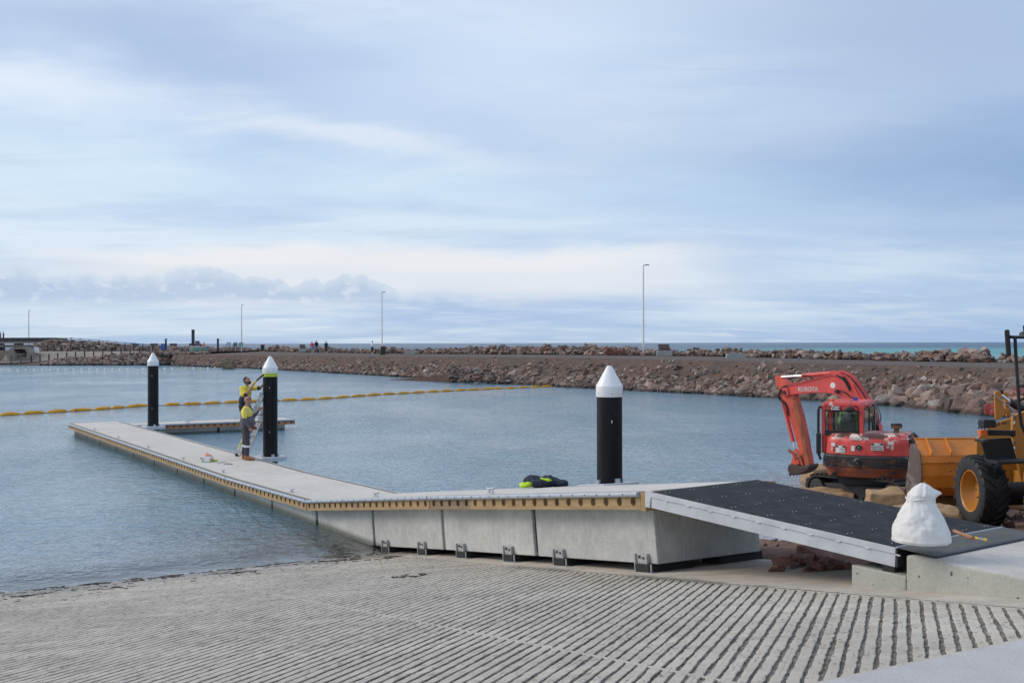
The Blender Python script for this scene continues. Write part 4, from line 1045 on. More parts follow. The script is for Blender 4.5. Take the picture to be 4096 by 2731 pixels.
def custom(nm, base, layers, rough=.55, bump=.002):
    m = bpy.data.materials.new(nm); m.use_nodes = True; k = N(m.node_tree); v = k.n('ShaderNodeTexCoord').outputs['Object']; sp = k.n('ShaderNodeSeparateXYZ', {0: v})
    c = k.n('ShaderNodeVectorMath', {0: base, 'Scale': k.mr(k.noise(v, 2.5, 6, .6), .3, .7, .82, 1.15)}, operation='SCALE').outputs[0]
    for col, sc, st, lo, hi, msk in layers:
        f = k.mr(k.noise(k.n('ShaderNodeMapping', {'Vector': v, 'Scale': st, 'Rotation': (0, 0, 0)}).outputs[0], sc, 9, .68, .4), lo, hi)
        if msk: f = k.m('MULTIPLY', f, msk(k, sp))
        c = k.mix(f, c, col)
    b = k.n('ShaderNodeBsdfPrincipled', {'Base Color': c, 'Roughness': rough}); bn = k.n('ShaderNodeBump', {'Height': k.noise(v, 14., 5, .65), 'Strength': 1., 'Distance': bump}); k.t.links.new(bn.outputs[0], b.inputs['Normal'])
    k.n('ShaderNodeOutputMaterial', {'Surface': b}); return m
def zband(z0, z1): return lambda k, sp: k.mr(k.m('ADD', sp.outputs[2], k.m('MULTIPLY', k.noise(sp.inputs[0].links[0].from_socket, 5., 3), .10)), z0+.05, z1+.05)
M_hood = custom('hood_paint', (.62, .070, .058), [((.74, .60, .52), 3.6, (1, 1, 1), .50, .53, zband(zh-.16, zh-.09)),
    ((.10, .035, .028), 2.0, (1, 1, .4), .50, .54, lambda k, sp: k.m('MULTIPLY', k.mr(sp.outputs[2], zh-.12, zh-.08), k.mr(k.m('ABSOLUTE', k.m('ADD', sp.outputs[0], .15)), .75, .45))),
    ((.10, .035, .028), 5.0, (1, 1, 1), .56, .60, zband(zh-.14, zh-.10)),
    ((.72, .50, .42), 9., (1, 1, 1), .64, .67, None), ((.20, .03, .02), 7., (1, 1, .5), .66, .70, None)])
M_cw1 = custom('counterweight_black', (.032, .033, .036), [((.30, .31, .32), 5., (1.0, 1, 2.2), .61, .66, None), ((.22, .07, .025), 4., (.5, 1, 3.), .50, .60, zband(zc0+.5, zc0+.28)), ((.42, .20, .06), 9., (.4, 1, 4.), .60, .66, zband(zc0+.55, zc0+.30)), ((.010, .010, .010), 6., (1, 1, 1), .6, .64, None)], .6, .006)
M_cw2 = custom('counterweight_rusty', (.27, .070, .028), [((.10, .10, .105), 3., (.5, 1, 1.5), .54, .60, None), ((.46, .20, .07), 8., (.4, 1, 3.), .60, .66, None), ((.04, .02, .015), 7., (1, 1, 1), .58, .66, None)], .7, .006)
g = loft([(zc0, halfring(.90, 1.0, -1.02, .35)), (zc0+.16, halfring(.94, 1.05, -1.08, .38)), (zc0+.22, halfring(.96, 1.05, -1.10, .38))], G()); g.xf(Matrix.Translation((XO, 0, 0))); g.build('counterweight_base', M_cw2, ex, .015)
g = loft([(zc0+.221, halfring(.96, 1.05, -1.10, .38)), (zc1-.03, halfring(wB, 1.1, -1.13, .40)), (zc1, halfring(wB-.02, 1.1, -1.11, .4))], G()); g.xf(Matrix.Translation((XO, 0, 0))); g.build('counterweight', M_cw1, ex, .015)
g = loft([(zc1+.004, halfring(wB-.03, .45, -1.08, .40)), (zc1+.30, halfring(wB-.04, .45, -1.06, .42)), (zh-.10, halfring(wB-.06, .42, -1.03, .42)), (zh-.03, halfring(wB-.12, .38, -.96, .42)), (zh, halfring(wB-.2, .3, -.86, .4))], G()); g.xf(Matrix.Translation((XO, 0, 0))); hood = g.build('hood', M_hood, ex, .01)
g = G(); zt_ = zh+.002
g.add([(x, y, z) for x, y, z in [(-.62, -.97, zh-.026), (.18, -1.0, zh-.026), (.12, -.80, zt_), (-.5, -.80, zt_)]], [(0, 1, 2, 3)])
M_brownpatch = pm('brown_bare_metal', (.12, .05, .042), .65, .2, 8., col2=(.5, .42, .38), c2=(.6, .64))
g = loft([(zh-.095, halfring(.62, -.8, -1.034, .1, bulge=.07)), (zh-.03, halfring(.56, -.8, -.966, .1, bulge=.06)), (zh+.004, halfring(.5, -.7, -.87, .1, bulge=.05))], G()); pass
g = G(); g.box(-1.0, 1.0, .2, 1.35, zc1-.35, zc1+.02); g.build('deck_frame', M_red, ex, .02)
g = G(); g.box(-.75, .75, -.55, .9, zc0-.22, zc0-.002); g.build('slew_ring', M_steel_dark, ex)
# holes in the counterweight
g = G()
for cx, cy, r in ((640, 1200, .05), (893, 1125, .045), (1225, 1190, .05), (885, 1065, .035)):
    h, z = RE6(cx, cy); g.tube((h, -1.135, z), (h, -1.0, z), r, n=16)
g.build('towing_holes', M_ink, ex)
# louvres
g = G(); h0, z0 = RE6(1290, 865); h1, z1 = RE6(1400, 990)
for i in range(9):
    z = z1+(z0-z1)*(i+.5)/9; g.cbox((.872, -.38, z), (.03, .52, .018), Matrix.Rotation(R(25), 3, 'Y'))
g.build('louvre', M_ink, ex)
g = G(); g.box(.84, .878, -.68, -.08, z1-.01, z0+.01); g.build('louvre_recess', M_ink, ex)
for sx in (-1, 1):
    g = G()
    for i in range(4):
        z = zc1-.10-i*.055; g.path([(XO+sx*.66, -1.125, z), (XO+sx*.83, -1.04, z), (XO+sx*.94, -.9, z), (XO+sx*.985, -.6, z+.02)], .014, 5)
    g.build('rear_grille', M_ink, ex)
# signs on the rear
def rear_y(x, k=0.): 
    return -1.075+.10*(x/.66)**2 if abs(x) < .66 else -.975+(abs(x)-.66)**2*1.0
def plate(cx0, cy0, cx1, cy1, mat, nm, off=.012, y=None):
    (xa, za), (xb, zb) = RE6(cx0, cy0), RE6(cx1, cy1); xm = (xa+xb)/2; ya, yb = rear_y(xa), rear_y(xb); g = G()
    g.hexa([(xa, ya-off, zb), (xb, yb-off, zb), (xb, yb-off+.01, zb), (xa, ya-off+.01, zb), (xa, ya-off, za), (xb, yb-off, za), (xb, yb-off+.01, za), (xa, ya-off+.01, za)])
    return g.build(nm, mat, ex), xm, (za+zb)/2, math.atan2(yb-ya, xb-xa), (ya+yb)/2
def lines(cx, cy, body, size, mat=M_ink, off=.016, bold=.0):
    x, z = RE6(cx, cy); y = rear_y(x); e = .02; sl = math.atan2(rear_y(x+e)-rear_y(x-e), 2*e)
    M = Matrix.Translation((x, y-off, z)) @ Matrix.Rotation(sl, 4, 'Z') @ Matrix.Rotation(R(90), 4, 'X')
    return text('lettering', body, size, mat, ex, M, .002, bold=bold)
for (a, b, c, d) in ((650, 910, 750, 990), (1015, 885, 1142, 965)):
    plate(a, b, c, d, M_sign, 'warning_sign'); plate(a+2, b+2, c-2, b+(d-b)*.32, M_ink, 'sign_header', .015)
    (x0_, z0_), (x1_, z1_) = RE6(a, b), RE6(c, d); xm = (x0_+x1_)/2; g = G(); sl = (rear_y(x1_)-rear_y(x0_))/(x1_-x0_)
    g.ell((xm, (rear_y(x0_)+rear_y(x1_))/2-.016, z0_-(z0_-z1_)*.17), ((x1_-x0_)*.28, .003, (z0_-z1_)*.11), rot=Matrix.Rotation(math.atan(sl), 3, 'Z')); g.build('sign_oval', M_sign, ex)
    w_ = (x1_-x0_)
    for q, tt in ((.50, 'KEEP CLEAR OF'), (.78, 'SWING AREA')): lines((a+c)/2, b+(d-b)*q, tt, w_*.155, off=.018)
for (a, b, c, d, m_) in ((603, 885, 643, 922, M_sign), (603, 930, 618, 970, M_silver), (812, 915, 848, 968, M_sign), (1183, 872, 1243, 908, M_sign), (1168, 915, 1198, 942, M_silver), (1213, 915, 1240, 957, M_silver)): plate(a, b, c, d, m_, 'sticker')
x, z = RE6(893, 932); g = G(); g.lathe([(.062, 0), (.062, .012), (.05, .016), (.05, .008), (0, .008)], 24, axis='Y', c=(x, rear_y(x)-.018, z)); g.build('badge', M_ink, ex)
g = G(); g.lathe([(.066, 0), (.070, .008), (.060, .02)], 24, axis='Y', c=(x, rear_y(x)-.026, z)); g.build('badge_ring', M_silver, ex)
lines(893, 932, 'K', .08, M_silver, .024)
M = Matrix.Translation((RE6(892, 848)[0], -1.035, RE6(892, 846)[1]-.0)) @ Matrix.Rotation(R(60), 4, 'X'); text('lettering', 'KUBOTA', .105, M_silver, ex, M, .004, bold=.004)
# cab
CB = Plane2(rear0+eF*.42, (eR.x, eR.y))
def CB6(cx, cy): return CB.photo(cx, cy, 3080, 1420, 2.529)
xl, ztop = CB6(522, 480); xr = CB6(938, 480)[0]; yb_ = -.70; yf_ = .98; ztop = CB6(700, 478)[1]; zb_ = zc1
wl, wt = CB6(556, 560); wr, wb = CB6(885, 765); sill = CB6(700, 812)[1]
T = .06
M_under0 = pm('grey_interior', (.22, .22, .22), .7)
def post(x, y, nm='pillar', zlo=None, zhi=None, s=T, m=M_red):
    g = G(); g.box(x-s/2, x+s/2, y-s/2, y+s/2, zlo if zlo is not None else zb_, zhi if zhi is not None else ztop-.06); return g.build(nm, m, ex, .012)
for x in (xl+.04, xr-.03):
    for y in (yb_+.03, yf_-.05): post(x, y, s=.085, m=M_red if y < 0 else M_under0)
post(xr-.03, .12, s=.06); post(xl+.03, .2, s=.06)
g = loft([(ztop-.10, [(xl, yb_), (xr, yb_), (xr, yf_), (xl, yf_)]), (ztop-.03, [(xl, yb_), (xr, yb_), (xr, yf_), (xl, yf_)]), (ztop+.02, [(xl+.05, yb_+.06), (xr-.05, yb_+.06), (xr-.05, yf_-.06), (xl+.05, yf_-.06)])], G()); g.build('cab_roof', M_redworn, ex, .03, 3)
g = G(); g.box(xl, xr, yb_, yb_+.05, wt+.02, ztop-.09); g.build('rear_header', M_red, ex)
g = G(); g.box(xl, xr, yb_+.003, yb_+.05, zb_, wb-.02); g.build('rear_panel', M_red, ex)
g = G(); g.box(xl, wl-.01, yb_+.004, yb_+.05, wb-.03, wt+.03); g.build('rear_side_panel', M_red, ex)
g = G(); g.box(wr+.01, xr, yb_+.004, yb_+.05, wb-.03, wt+.03); g.build('rear_side_panel', M_red, ex)
# window gasket
def frame(x0, x1, z0, z1, y, w, mat, nm, th=.03, axis='y', rad=.05):
    def rr(x0, x1, z0, z1, r, n=5):
        out = []
        for cx, cz, a0 in ((x1-r, z1-r, 0), (x0+r, z1-r, 90), (x0+r, z0+r, 180), (x1-r, z0+r, 270)):
            for i in range(n+1): a = R(a0+90*i/n); out.append((cx+r*math.cos(a), cz+r*math.sin(a)))
        return out
    o_, i_ = rr(x0, x1, z0, z1, rad), rr(x0+w, x1-w, z0+w, z1-w, rad*.6); K = len(o_); g = G()
    f = (lambda a, b, c: (a, b, c)) if axis == 'y' else (lambda a, b, c: (b, a, c))
    vs = [f(a, y, b) for a, b in o_]+[f(a, y, b) for a, b in i_]+[f(a, y+th, b) for a, b in o_]+[f(a, y+th, b) for a, b in i_]
    g.add(vs, [q for j in range(K) for q in ((j, (j+1) % K, K+(j+1) % K, K+j), (2*K+j, 2*K+(j+1) % K, 3*K+(j+1) % K, 3*K+j), (j, (j+1) % K, 2*K+(j+1) % K, 2*K+j), (K+j, K+(j+1) % K, 3*K+(j+1) % K, 3*K+j))])
    return g.build(nm, mat, ex)
frame(wl-.03, wr+.03, sill, wt+.03, yb_-.012, .035, M_hose, 'window_gasket')
g = G(); g.box(wl, wr, yb_-.006, yb_+.02, sill+.03, wb); g.build('window_sill_panel', M_hose, ex)
g = G(); g.box(wl, wr, yb_+.008, yb_+.012, wb, wt); g.build('rear_window', M_glass, ex)
for y0, y1 in ((yb_+.10, .10), (.15, yf_-.1)):
    frame(y0, y1, zh-.3, ztop-.12, xr-.01, .025, M_hose, 'window_gasket', .02, 'x'); g = G(); g.box(xr-.004, xr, y0+.02, y1-.02, zh-.28, ztop-.14); g.build('side_window', M_dkglass, ex)
for y0, y1 in ((yb_+.10, .17), (.23, yf_-.1)):
    g = G(); g.box(xl+.01, xl+.014, y0, y1, zb_+.25, ztop-.12); g.build('door_window', M_glass, ex)
g = G(); g.box(xl+.08, xr-.07, yf_-.02, yf_-.016, zb_+.05, ztop-.11); g.build('windscreen', M_glass, ex)
g = G(); g.box(xr-.03, xr-.005, yb_+.05, yf_-.05, zb_, zh-.28); g.build('side_panel', M_red, ex)
g = G(); g.box(xl+.005, xl+.03, yb_+.05, yf_-.05, zb_, zb_+.27); g.build('door', M_red, ex)
g = G(); g.box(xl+.05, xr-.05, yb_+.06, yf_-.05, zb_+.0, zb_+.04); g.build('cab_floor', M_ink, ex)
# seat and its occupant
sx = (CB6(755, 700)[0]); 
g = G(); g.box(sx-.18, sx+.18, -.42, -.30, zb_+.42, CB6(755, 665)[1]); g.box(sx-.16, sx+.16, -.40, -.30, CB6(755, 672)[1], CB6(755, 600)[1]); g.build('seat_back', M_seat, ex, .04, 3)
g = G(); g.box(sx-.24, sx+.24, -.40, .15, zb_+.36, zb_+.50); g.build('seat_cushion', M_seat, ex, .04, 3)
# left handrail and mirror bar
a_, b2 = CB6(490, 560), CB6(525, 1140)
g = G(); g.path([(a_[0]+.09, yb_+.02, ztop-.12), (a_[0]+.02, yb_-.02, ztop-.10), (a_[0], yb_-.03, ztop-.2), (a_[0], yb_-.03, zh), (a_[0]+.02, yb_-.06, zc1-.05), (a_[0]+.06, yb_-.06, zc0+.35)], .032, 8); g.build('handrail', M_hose, ex)
g = G(); g.cbox((a_[0]+.02, yb_-.10, (zh+zc1)/2-.02), (.11, .05, .48)); g.build('door_hinge_cover', M_hose, ex, .02)
# plate, beacon, mirror
(x0_, z0_), (x1_, z1_) = CB6(618, 512), CB6(705, 550)
g = G(); g.box(x0_, x1_, yb_-.035, yb_-.028, z1_, z0_); g.build('number_plate', M_sign, ex)
text('lettering', 'YVP·142', (z0_-z1_)*.98, M_ink, ex, Matrix.Translation(((x0_+x1_)/2, yb_-.037, (z0_+z1_)/2-.002)) @ Matrix.Rotation(R(90), 4, 'X'), .001, bold=.0015)
bx_, bz_ = CB6(611, 470)
g = G(); g.lathe([(.055, 0), (.058, .01), (.05, .09), (.0, .10)], 16, c=(bx_, yb_+.2, bz_-.03)); g.build('beacon', M_amber, ex)
g = G(); g.lathe([(.065, 0), (.065, .02), (0, .02)], 16, c=(bx_, yb_+.2, bz_-.05)); g.build('beacon_base', M_hose, ex)
mx, mz = CB6(822, 545); g = G(); g.ell((mx, yb_-.18, mz), (.115, .03, .07)); g.build('mirror', M_hose, ex)
g = G(); g.path([(mx, yb_-.16, mz+.04), (mx+.0, yb_-.1, ztop-.0), (mx, yb_, ztop+.01)], .008, 6); g.path([(mx+.02, yb_-.14, mz+.04), (CB6(870, 505)[0], yb_-.08, CB6(870, 505)[1]), (CB6(895, 540)[0], yb_-.03, CB6(895, 540)[1]), (CB6(897, 590)[0], yb_-.02, CB6(897, 590)[1])], .010, 6); g.build('mirror_arm', M_hose, ex)
g = G(); fx, fz = CB6(840, 450); g.box(fx-.05, fx+.05, yb_+.3, yb_+.34, fz-.03, fz+.05); M_blue = pm('blue_plastic', (.03, .08, .40), .5); g.build('blue_flag', M_blue, ex)
# breather on the right of the hood
hx, hz_ = REAR.photo(1215, 740, 3080, 1420, 2.529)
M_brass = pm('dusty_brown', (.22, .13, .05), .6, .2, 8)
g = G(); g.lathe([(.0, hz_+.07), (.11, hz_+.06), (.13, hz_+.03), (.13, hz_+.015)], 20, c=(hx, -.2, 0)); g.build('intake_cap', M_hose, ex)
g = G(); g.lathe([(.13, hz_+.014), (.12, hz_-.05), (.06, hz_-.06), (.05, zh-.1)], 20, c=(hx, -.2, 0)); g.build('intake_bowl', M_brass, ex)
g = G(); g.path([(.82, -.55, zh-.06), (.86, -.2, zh-.0), (.88, .2, zh-.1), (.89, .45, zh-.35)], .03, 8); g.build('hood_rail', M_hose, ex)

# boom, stick and bucket stand in one upright plane
BP = Plane2((9.3, 27.7), (-.66, .75))
def B6(cx, cy): return BP.photo(cx, cy, 3080, 1420, 2.529)
def bp(poly, a, b, nm, mat, bev=.012):
    g = G(); g.prism([B6(*q) for q in poly], lambda h, k, z: BP.fr(h, k, z), a, b); g.xf(eINV); return g.build(nm, mat, ex, bev)
bp([(150, 385), (172, 345), (225, 312), (450, 258), (690, 194), (745, 182), (800, 200), (870, 265), (935, 365), (1000, 470), (1045, 570), (1100, 700), (1115, 790), (1040, 800), (985, 700), (905, 580), (850, 500), (800, 470), (745, 428), (690, 392), (620, 378), (440, 376), (240, 396), (175, 412)], -.15, .15, 'boom', M_red, .015)
bp([(72, 215), (95, 198), (130, 228), (185, 262), (238, 315), (268, 405), (335, 640), (378, 850), (422, 1098), (385, 1125), (345, 1060), (300, 900), (240, 700), (190, 560), (140, 420), (85, 300)], -.115, .115, 'stick', M_redrust, .012)
M_wornedge = custom('worn_stick_side', (.30, .10, .035), [((.10, .045, .025), 5., (1, 1, .5), .48, .60, None), ((.55, .09, .05), 6., (1, 1, .6), .52, .60, None)], .7)
bp([(243, 405), (268, 405), (335, 640), (378, 850), (422, 1098), (385, 1125), (345, 860), (296, 640)], .1155, .119, 'worn_side_strip', M_wornedge, 0)
for a, b in ((-.19, -.155), (.155, .19)):
    bp([(635, 190), (645, 158), (680, 150), (740, 170), (790, 215), (740, 215)], a, b, 'cylinder_bracket', M_red, .004)
    bp([(160, 330), (215, 320), (230, 395), (175, 415)], a, b, 'boom_tip_plate', M_red, .004)
def bt(p, q, r, nm, mat, k=0., n=14, r1=None):
    g = G(); a, b = B6(*p), B6(*q); g.tube(BP.fr(a[0], k, a[1]), BP.fr(b[0], k, b[1]), r, r1, n); g.xf(eINV); return g.build(nm, mat, ex)
bt((118, 217), (335, 204), .030, 'arm_cylinder_rod', M_rod); bt((330, 204), (665, 176), .058, 'arm_cylinder', M_red)
bt((128, 445), (237, 870), .052, 'bucket_cylinder', M_red, .02); bt((235, 865), (252, 945), .028, 'bucket_cylinder_rod', M_rod, .02)
bt((800, 480), (1010, 900), .06, 'boom_cylinder', M_red, .0)
bt((176, 375), (192, 375), .0001, 'pin', M_hose)
def pathb(pts, r, nm, mat, k=0., n=6):
    g = G(); P = []
    for i, q in enumerate(pts): h, z = B6(q[0], q[1]); P.append(BP.fr(h, q[2] if len(q) > 2 else k, z))
    # smooth
    Q = []
    for i in range(len(P)-1):
        p0, p1, p2, p3 = P[max(i-1, 0)], P[i], P[i+1], P[min(i+2, len(P)-1)]
        for t in np.linspace(0, 1, 6, endpoint=False): Q.append(.5*((2*p1)+(-p0+p2)*t+(2*p0-5*p1+4*p2-p3)*t*t+(-p0+3*p1-3*p2+p3)*t**3))
    Q.append(P[-1]); g.path(Q, r, n); g.xf(eINV); return g.build(nm, mat, ex)
g = G(); h, z = B6(187, 372); g.tube(BP.fr(h, -.21, z), BP.fr(h, .21, z), .055, n=16); g.xf(eINV); g.build('pivot_pin', M_hose, ex)
for k_, dy, mm in ((-.06, -12, M_red), (.05, -14, M_red), (.10, -4, M_hose), (.155, 6, M_red)): pathb([(215, 305+dy, k_), (330, 280+dy, k_), (460, 246+dy, k_), (690, 188+dy, k_), (790, 196+dy, k_), (860, 250+dy, k_), (935, 350+dy, k_), (1000, 452+dy, k_)], .013, 'hydraulic_pipe', mm)
for k_, a in ((.18, 0), (.20, 14), (.17, -14)): pathb([(712, 190+a, k_), (780, 225+a, k_), (830, 300+a, k_), (850, 350+a, k_)], .016, 'hose', M_hose)
for k_, a in ((.12, 0), (.15, 14), (-.12, 20)): pathb([(225, 305, k_), (160, 315+a, k_), (118, 380+a, k_), (130, 430+a, k_), (185, 480+a, k_), (205, 545, k_), (215, 600+a, k_)], .018, 'hose', M_hose)
pathb([(330, 200, .06), (400, 205, .07), (440, 235, .08), (520, 245, .08), (640, 205, .06)], .012, 'hose', M_hose)
pathb([(745, 355, .16), (800, 375, .18), (850, 415, .17), (930, 445, .16), (980, 455, .1)], .016, 'hose', M_hose)
for j, (dx, k_) in enumerate(((0, .165), (14, .18), (28, .165), (44, .18), (60, .165))): pathb([(870+dx*.6, 290+dx, k_), (930+dx*.4, 390+dx, k_), (985+dx*.3, 480+dx*.6, k_)], .011, 'hydraulic_pipe', M_red)
for j in range(5):
    o_ = j*19; pathb([(1020+o_*.5, 520-o_*.4, -.02*j), (1085+o_, 600+o_*.3, .3-.03*j), (1130+o_*.8, 690, .45), (1140+o_*.5, 790, .3)], .016, 'hose', M_hose)
for a, b, w_ in (((215, 952), (335, 1022), .06), ((250, 960), (300, 1105), .05), ((335, 1022), (360, 1110), .05)):
    for k_ in (-.14, .14):
        g = G(); p, q = B6(*a), B6(*b); g.beam(BP.fr(p[0], k_, p[1]), BP.fr(q[0], k_, q[1]), .04, w_*1.3); g.xf(eINV); g.build('bucket_link', M_redrust, ex, .01)
bp([(218, 1112), (240, 1088), (300, 1098), (350, 1120), (440, 1090), (456, 1112), (430, 1150), (385, 1180), (330, 1200), (235, 1200), (216, 1150)], -.20, .20, 'digging_bucket', M_bucketmetal, .04)
for k_ in (-.15, 0, .15): bp([(224, 1192), (246, 1196), (236, 1216)], k_-.03, k_+.03, 'bucket_tooth', M_bucketmetal, .004)
for k_ in (-.13, .13): bp([(240, 1095), (262, 1010), (300, 1000), (330, 1090)], k_-.02, k_+.02, 'bucket_ear', M_redrust, .004)
h, z = B6(418, 340); xa = Vector((.66, -.75, .035)).normalized(); up = Vector((0, 0, 1)); zz_ = Vector((-.75, -.66, 0)).normalized()
Mt = Matrix.Identity(4); Mt.col[0] = (*xa, 0); Mt.col[1] = (*zz_.cross(xa), 0); Mt.col[2] = (*zz_, 0); Mt.col[3] = (*BP.fr(h, .152, z), 1)
text('lettering', 'KUBOTA', .150, M_silver, ex, eINV @ Mt, .003, bold=.006)
h, z = B6(669, 300); g = G(); g.lathe([(.0, .156), (.075, .156), (.075, .150)], 24); 
Mt2 = Matrix.Identity(4); Mt2.col[0] = (*xa, 0); Mt2.col[1] = (*zz_.cross(xa), 0); Mt2.col[2] = (*zz_, 0); Mt2.col[3] = (*BP.fr(h, 0, z), 1)
g.xf(eINV @ Mt2); g.build('round_sticker', M_sign, ex)
g = G(); h, z = B6(717, 362); g.tube(BP.fr(h, .10, z), BP.fr(h, .22, z), .05, n=12); g.xf(eINV); g.build('work_light', M_hose, ex)
# undercarriage
M_under = pm('undercarriage_paint', (.03, .03, .032), .7, .3, 4.)
uc = Vector((8.78, 26.85)); urz = R(31)
T2L = eINV @ Matrix.Translation((uc.x, uc.y, .07)) @ Matrix.Rotation(urz, 4, 'Z') @ Matrix.Rotation(R(-2.2), 4, 'X')
def trackmesh(x0, g):
    Lh, r, w = 1.12, .30, .44
    prof = []
    for i in range(13): a = -math.pi/2+math.pi*i/12; prof.append((Lh+r*math.cos(a), r+r*math.sin(a)))
    for i in range(13): a = math.pi/2+math.pi*i/12; prof.append((-Lh+r*math.cos(a), r+r*math.sin(a)))
    K = len(prof); ins = [((y*.965), r+(z-r)*.86) for y, z in prof]
    vs = [(x0-w/2, y, z) for y, z in prof]+[(x0+w/2, y, z) for y, z in prof]+[(x0-w/2, y, z) for y, z in ins]+[(x0+w/2, y, z) for y, z in ins]
    g.add(vs, [f for j in range(K) for f in ((j, (j+1) % K, K+(j+1) % K, K+j), (j, (j+1) % K, 2*K+(j+1) % K, 2*K+j), (K+j, K+(j+1) % K, 3*K+(j+1) % K, 3*K+j), (2*K+j, 2*K+(j+1) % K, 3*K+(j+1) % K, 3*K+j))])
    per = []; 
    tot = 4*Lh+2*math.pi*r; n = 44
    for i in range(n):
        d = tot*i/n
        if d < 2*Lh: y, z, a = -Lh+d, 0, -math.pi/2
        elif d < 2*Lh+math.pi*r: t = (d-2*Lh)/r; a = -math.pi/2+t; y, z = Lh+r*math.cos(a), r+r*math.sin(a)
        elif d < 4*Lh+math.pi*r: y, z, a = Lh-(d-2*Lh-math.pi*r), 2*r, math.pi/2
        else: t = (d-4*Lh-math.pi*r)/r; a = math.pi/2+t; y, z = -Lh+r*math.cos(a), r+r*math.sin(a)
        Rm = Matrix.Rotation(a, 3, 'X'); c = Vector((x0, y, z))+Rm @ Vector((0, .012, 0))
        g.cbox(c, (w, .05, .075), Rm)
for x0 in (-.87, .87):
    g = G(); trackmesh(x0, g); g.xf(T2L); g.build('track', M_tread, ex)
    g = G(); g.box(x0-.13, x0+.13, -1.0, 1.0, .14, .42); g.xf(T2L); g.build('track_frame', M_under, ex, .02)
    for y in (-1.12, 1.12):
        g = G(); g.tube((x0-.2, y, .3), (x0+.2, y, .3), .22, n=18); g.xf(T2L); g.build('idler_wheel', M_under, ex, .01)
    for y in (-.6, -.2, .2, .6):
        g = G(); g.tube((x0-.16, y, .10), (x0+.16, y, .10), .085, n=12); g.xf(T2L); g.build('track_roller', M_under, ex)
g = G(); g.box(-.75, .75, -.5, .5, .2, .52); g.xf(T2L); g.build('centre_frame', M_under, ex, .02)
g = G(); g.box(-.9, .9, 1.55, 1.62, .05, .45); g.beam((-.5, .6, .3), (-.5, 1.56, .22), .1, .1); g.beam((.5, .6, .3), (.5, 1.56, .22), .1, .1); g.xf(T2L); g.build('dozer_blade', M_under, ex, .01)

# ================================================================== WHEEL LOADER
M_org = pm('orange_paint', (.47, .20, .030), .45, .10, 1.6, coat=.15, col2=(.30, .13, .035), c2=(.52, .72), bump=.0015, bscale=4.)
M_orgworn = pm('worn_orange_paint', (.66, .235, .04), .5, .12, 2., col2=(.085, .045, .03), c2=(.66, .675), c2s=5., stretch=(1, 1, 1.0), c2detail=3.)
M_orgshell = pm('scratched_orange_paint', (.64, .20, .022), .5, .14, 2., col2=(.09, .05, .03), c2=(.68, .69), c2s=6., c2detail=3.)
M_steelworn = pm('worn_steel', (.12, .085, .07), .5, .25, 2.5, .2, col2=(.22, .20, .19), c2=(.5, .62), bump=.002)
M_tyre = pm('tyre_rubber', (.016, .017, .020), .62, .3, 3., col2=(.05, .05, .055), c2=(.6, .75), bump=.002)
lA = R(3.); LO = Vector((9.27, 20.65, .46))
ld = thing('wheel_loader', LO, 'orange wheel loader at the right edge with a worn bucket', 'wheel loader', rz=lA)
lINV = (Matrix.Translation(LO) @ Matrix.Rotation(lA, 4, 'Z')).inverted()
TR, TWd = .66, .46
def tyre(x0, y0, z0, sgn):
    g = G(); w = TWd/2
    prof = [(.37, -w*.86), (.40, -w*.98), (.50, -w*1.04), (.575, -w*1.0), (.605, -w*.92), (.618, -w*.5), (.622, 0), (.618, w*.5), (.605, w*.92), (.575, w), (.50, w*1.04), (.40, w*.98), (.37, w*.86)]
    g.lathe(prof, 56, axis='X', c=(x0, y0, z0))
    n = 22
    for side in (-1, 1):
        for i in range(n):
            a0 = 2*math.pi*(i+(.5 if side > 0 else 0))/n; K = 5; vs = []
            for q in range(K+1):
                f = q/K; x = side*(w*(.04+.98*f)); a = a0-.36*f**1.2; th = .085*(1-.1*f)
                rb = .60 if f < .8 else .575; rt = TR if f < .7 else (TR-.01 if f < .9 else .635)
                for aa, rr in ((a, rb), (a+th, rb), (a+th*.85, rt), (a+th*.15, rt)): vs.append((x0+x, y0+rr*math.cos(aa), z0+rr*math.sin(aa)))
            fs = [(4*q+j, 4*q+(j+1) % 4, 4*q+4+(j+1) % 4, 4*q+4+j) for q in range(K) for j in range(4)]+[(0, 1, 2, 3), (4*K+3, 4*K+2, 4*K+1, 4*K)]
            # shoulder end of the lug runs down the sidewall
            q = K; b = len(vs)
            for aa in (a0-.37, a0-.37+.07): vs.append((x0+side*w*1.05, y0+.535*math.cos(aa), z0+.535*math.sin(aa)))
            fs.append((4*K+3, 4*K+2, b+1, b)); fs.append((4*K+0, 4*K+3, b)); fs.append((4*K+1, b+1, 4*K+2))
            g.add(vs, fs, False)
    o = g.build('tyre', M_tyre, ld)
    g = G(); e = sgn
    g.lathe([(.385, e*w*.90), (.375, e*w*.96), (.355, e*w*.90), (.335, e*w*.55), (.30, e*w*.15), (.27, -e*w*.05), (.12, -e*w*.05), (.115, e*w*.12), (0, e*w*.12)], 40, axis='X', c=(x0, y0, z0)); g.build('rim', M_org, ld)
    g = G()
    for i in range(8): a = 2*math.pi*i/8; g.tube((x0-e*w*.05, y0+.19*math.cos(a), z0+.19*math.sin(a)), (x0+e*w*.07, y0+.19*math.cos(a), z0+.19*math.sin(a)), .016, n=6)
    g.build('wheel_nuts', M_bolt, ld)
for x, y, s in ((-.78, 0, -1), (.78, 0, 1), (-.78, -2.6, -1), (.78, -2.6, 1)): tyre(x, y, .645, s)
for y in (0, -2.6):
    g = G(); g.tube((-.6, y, .645), (.6, y, .645), .16, n=14); g.build('axle', M_under, ld, .02)
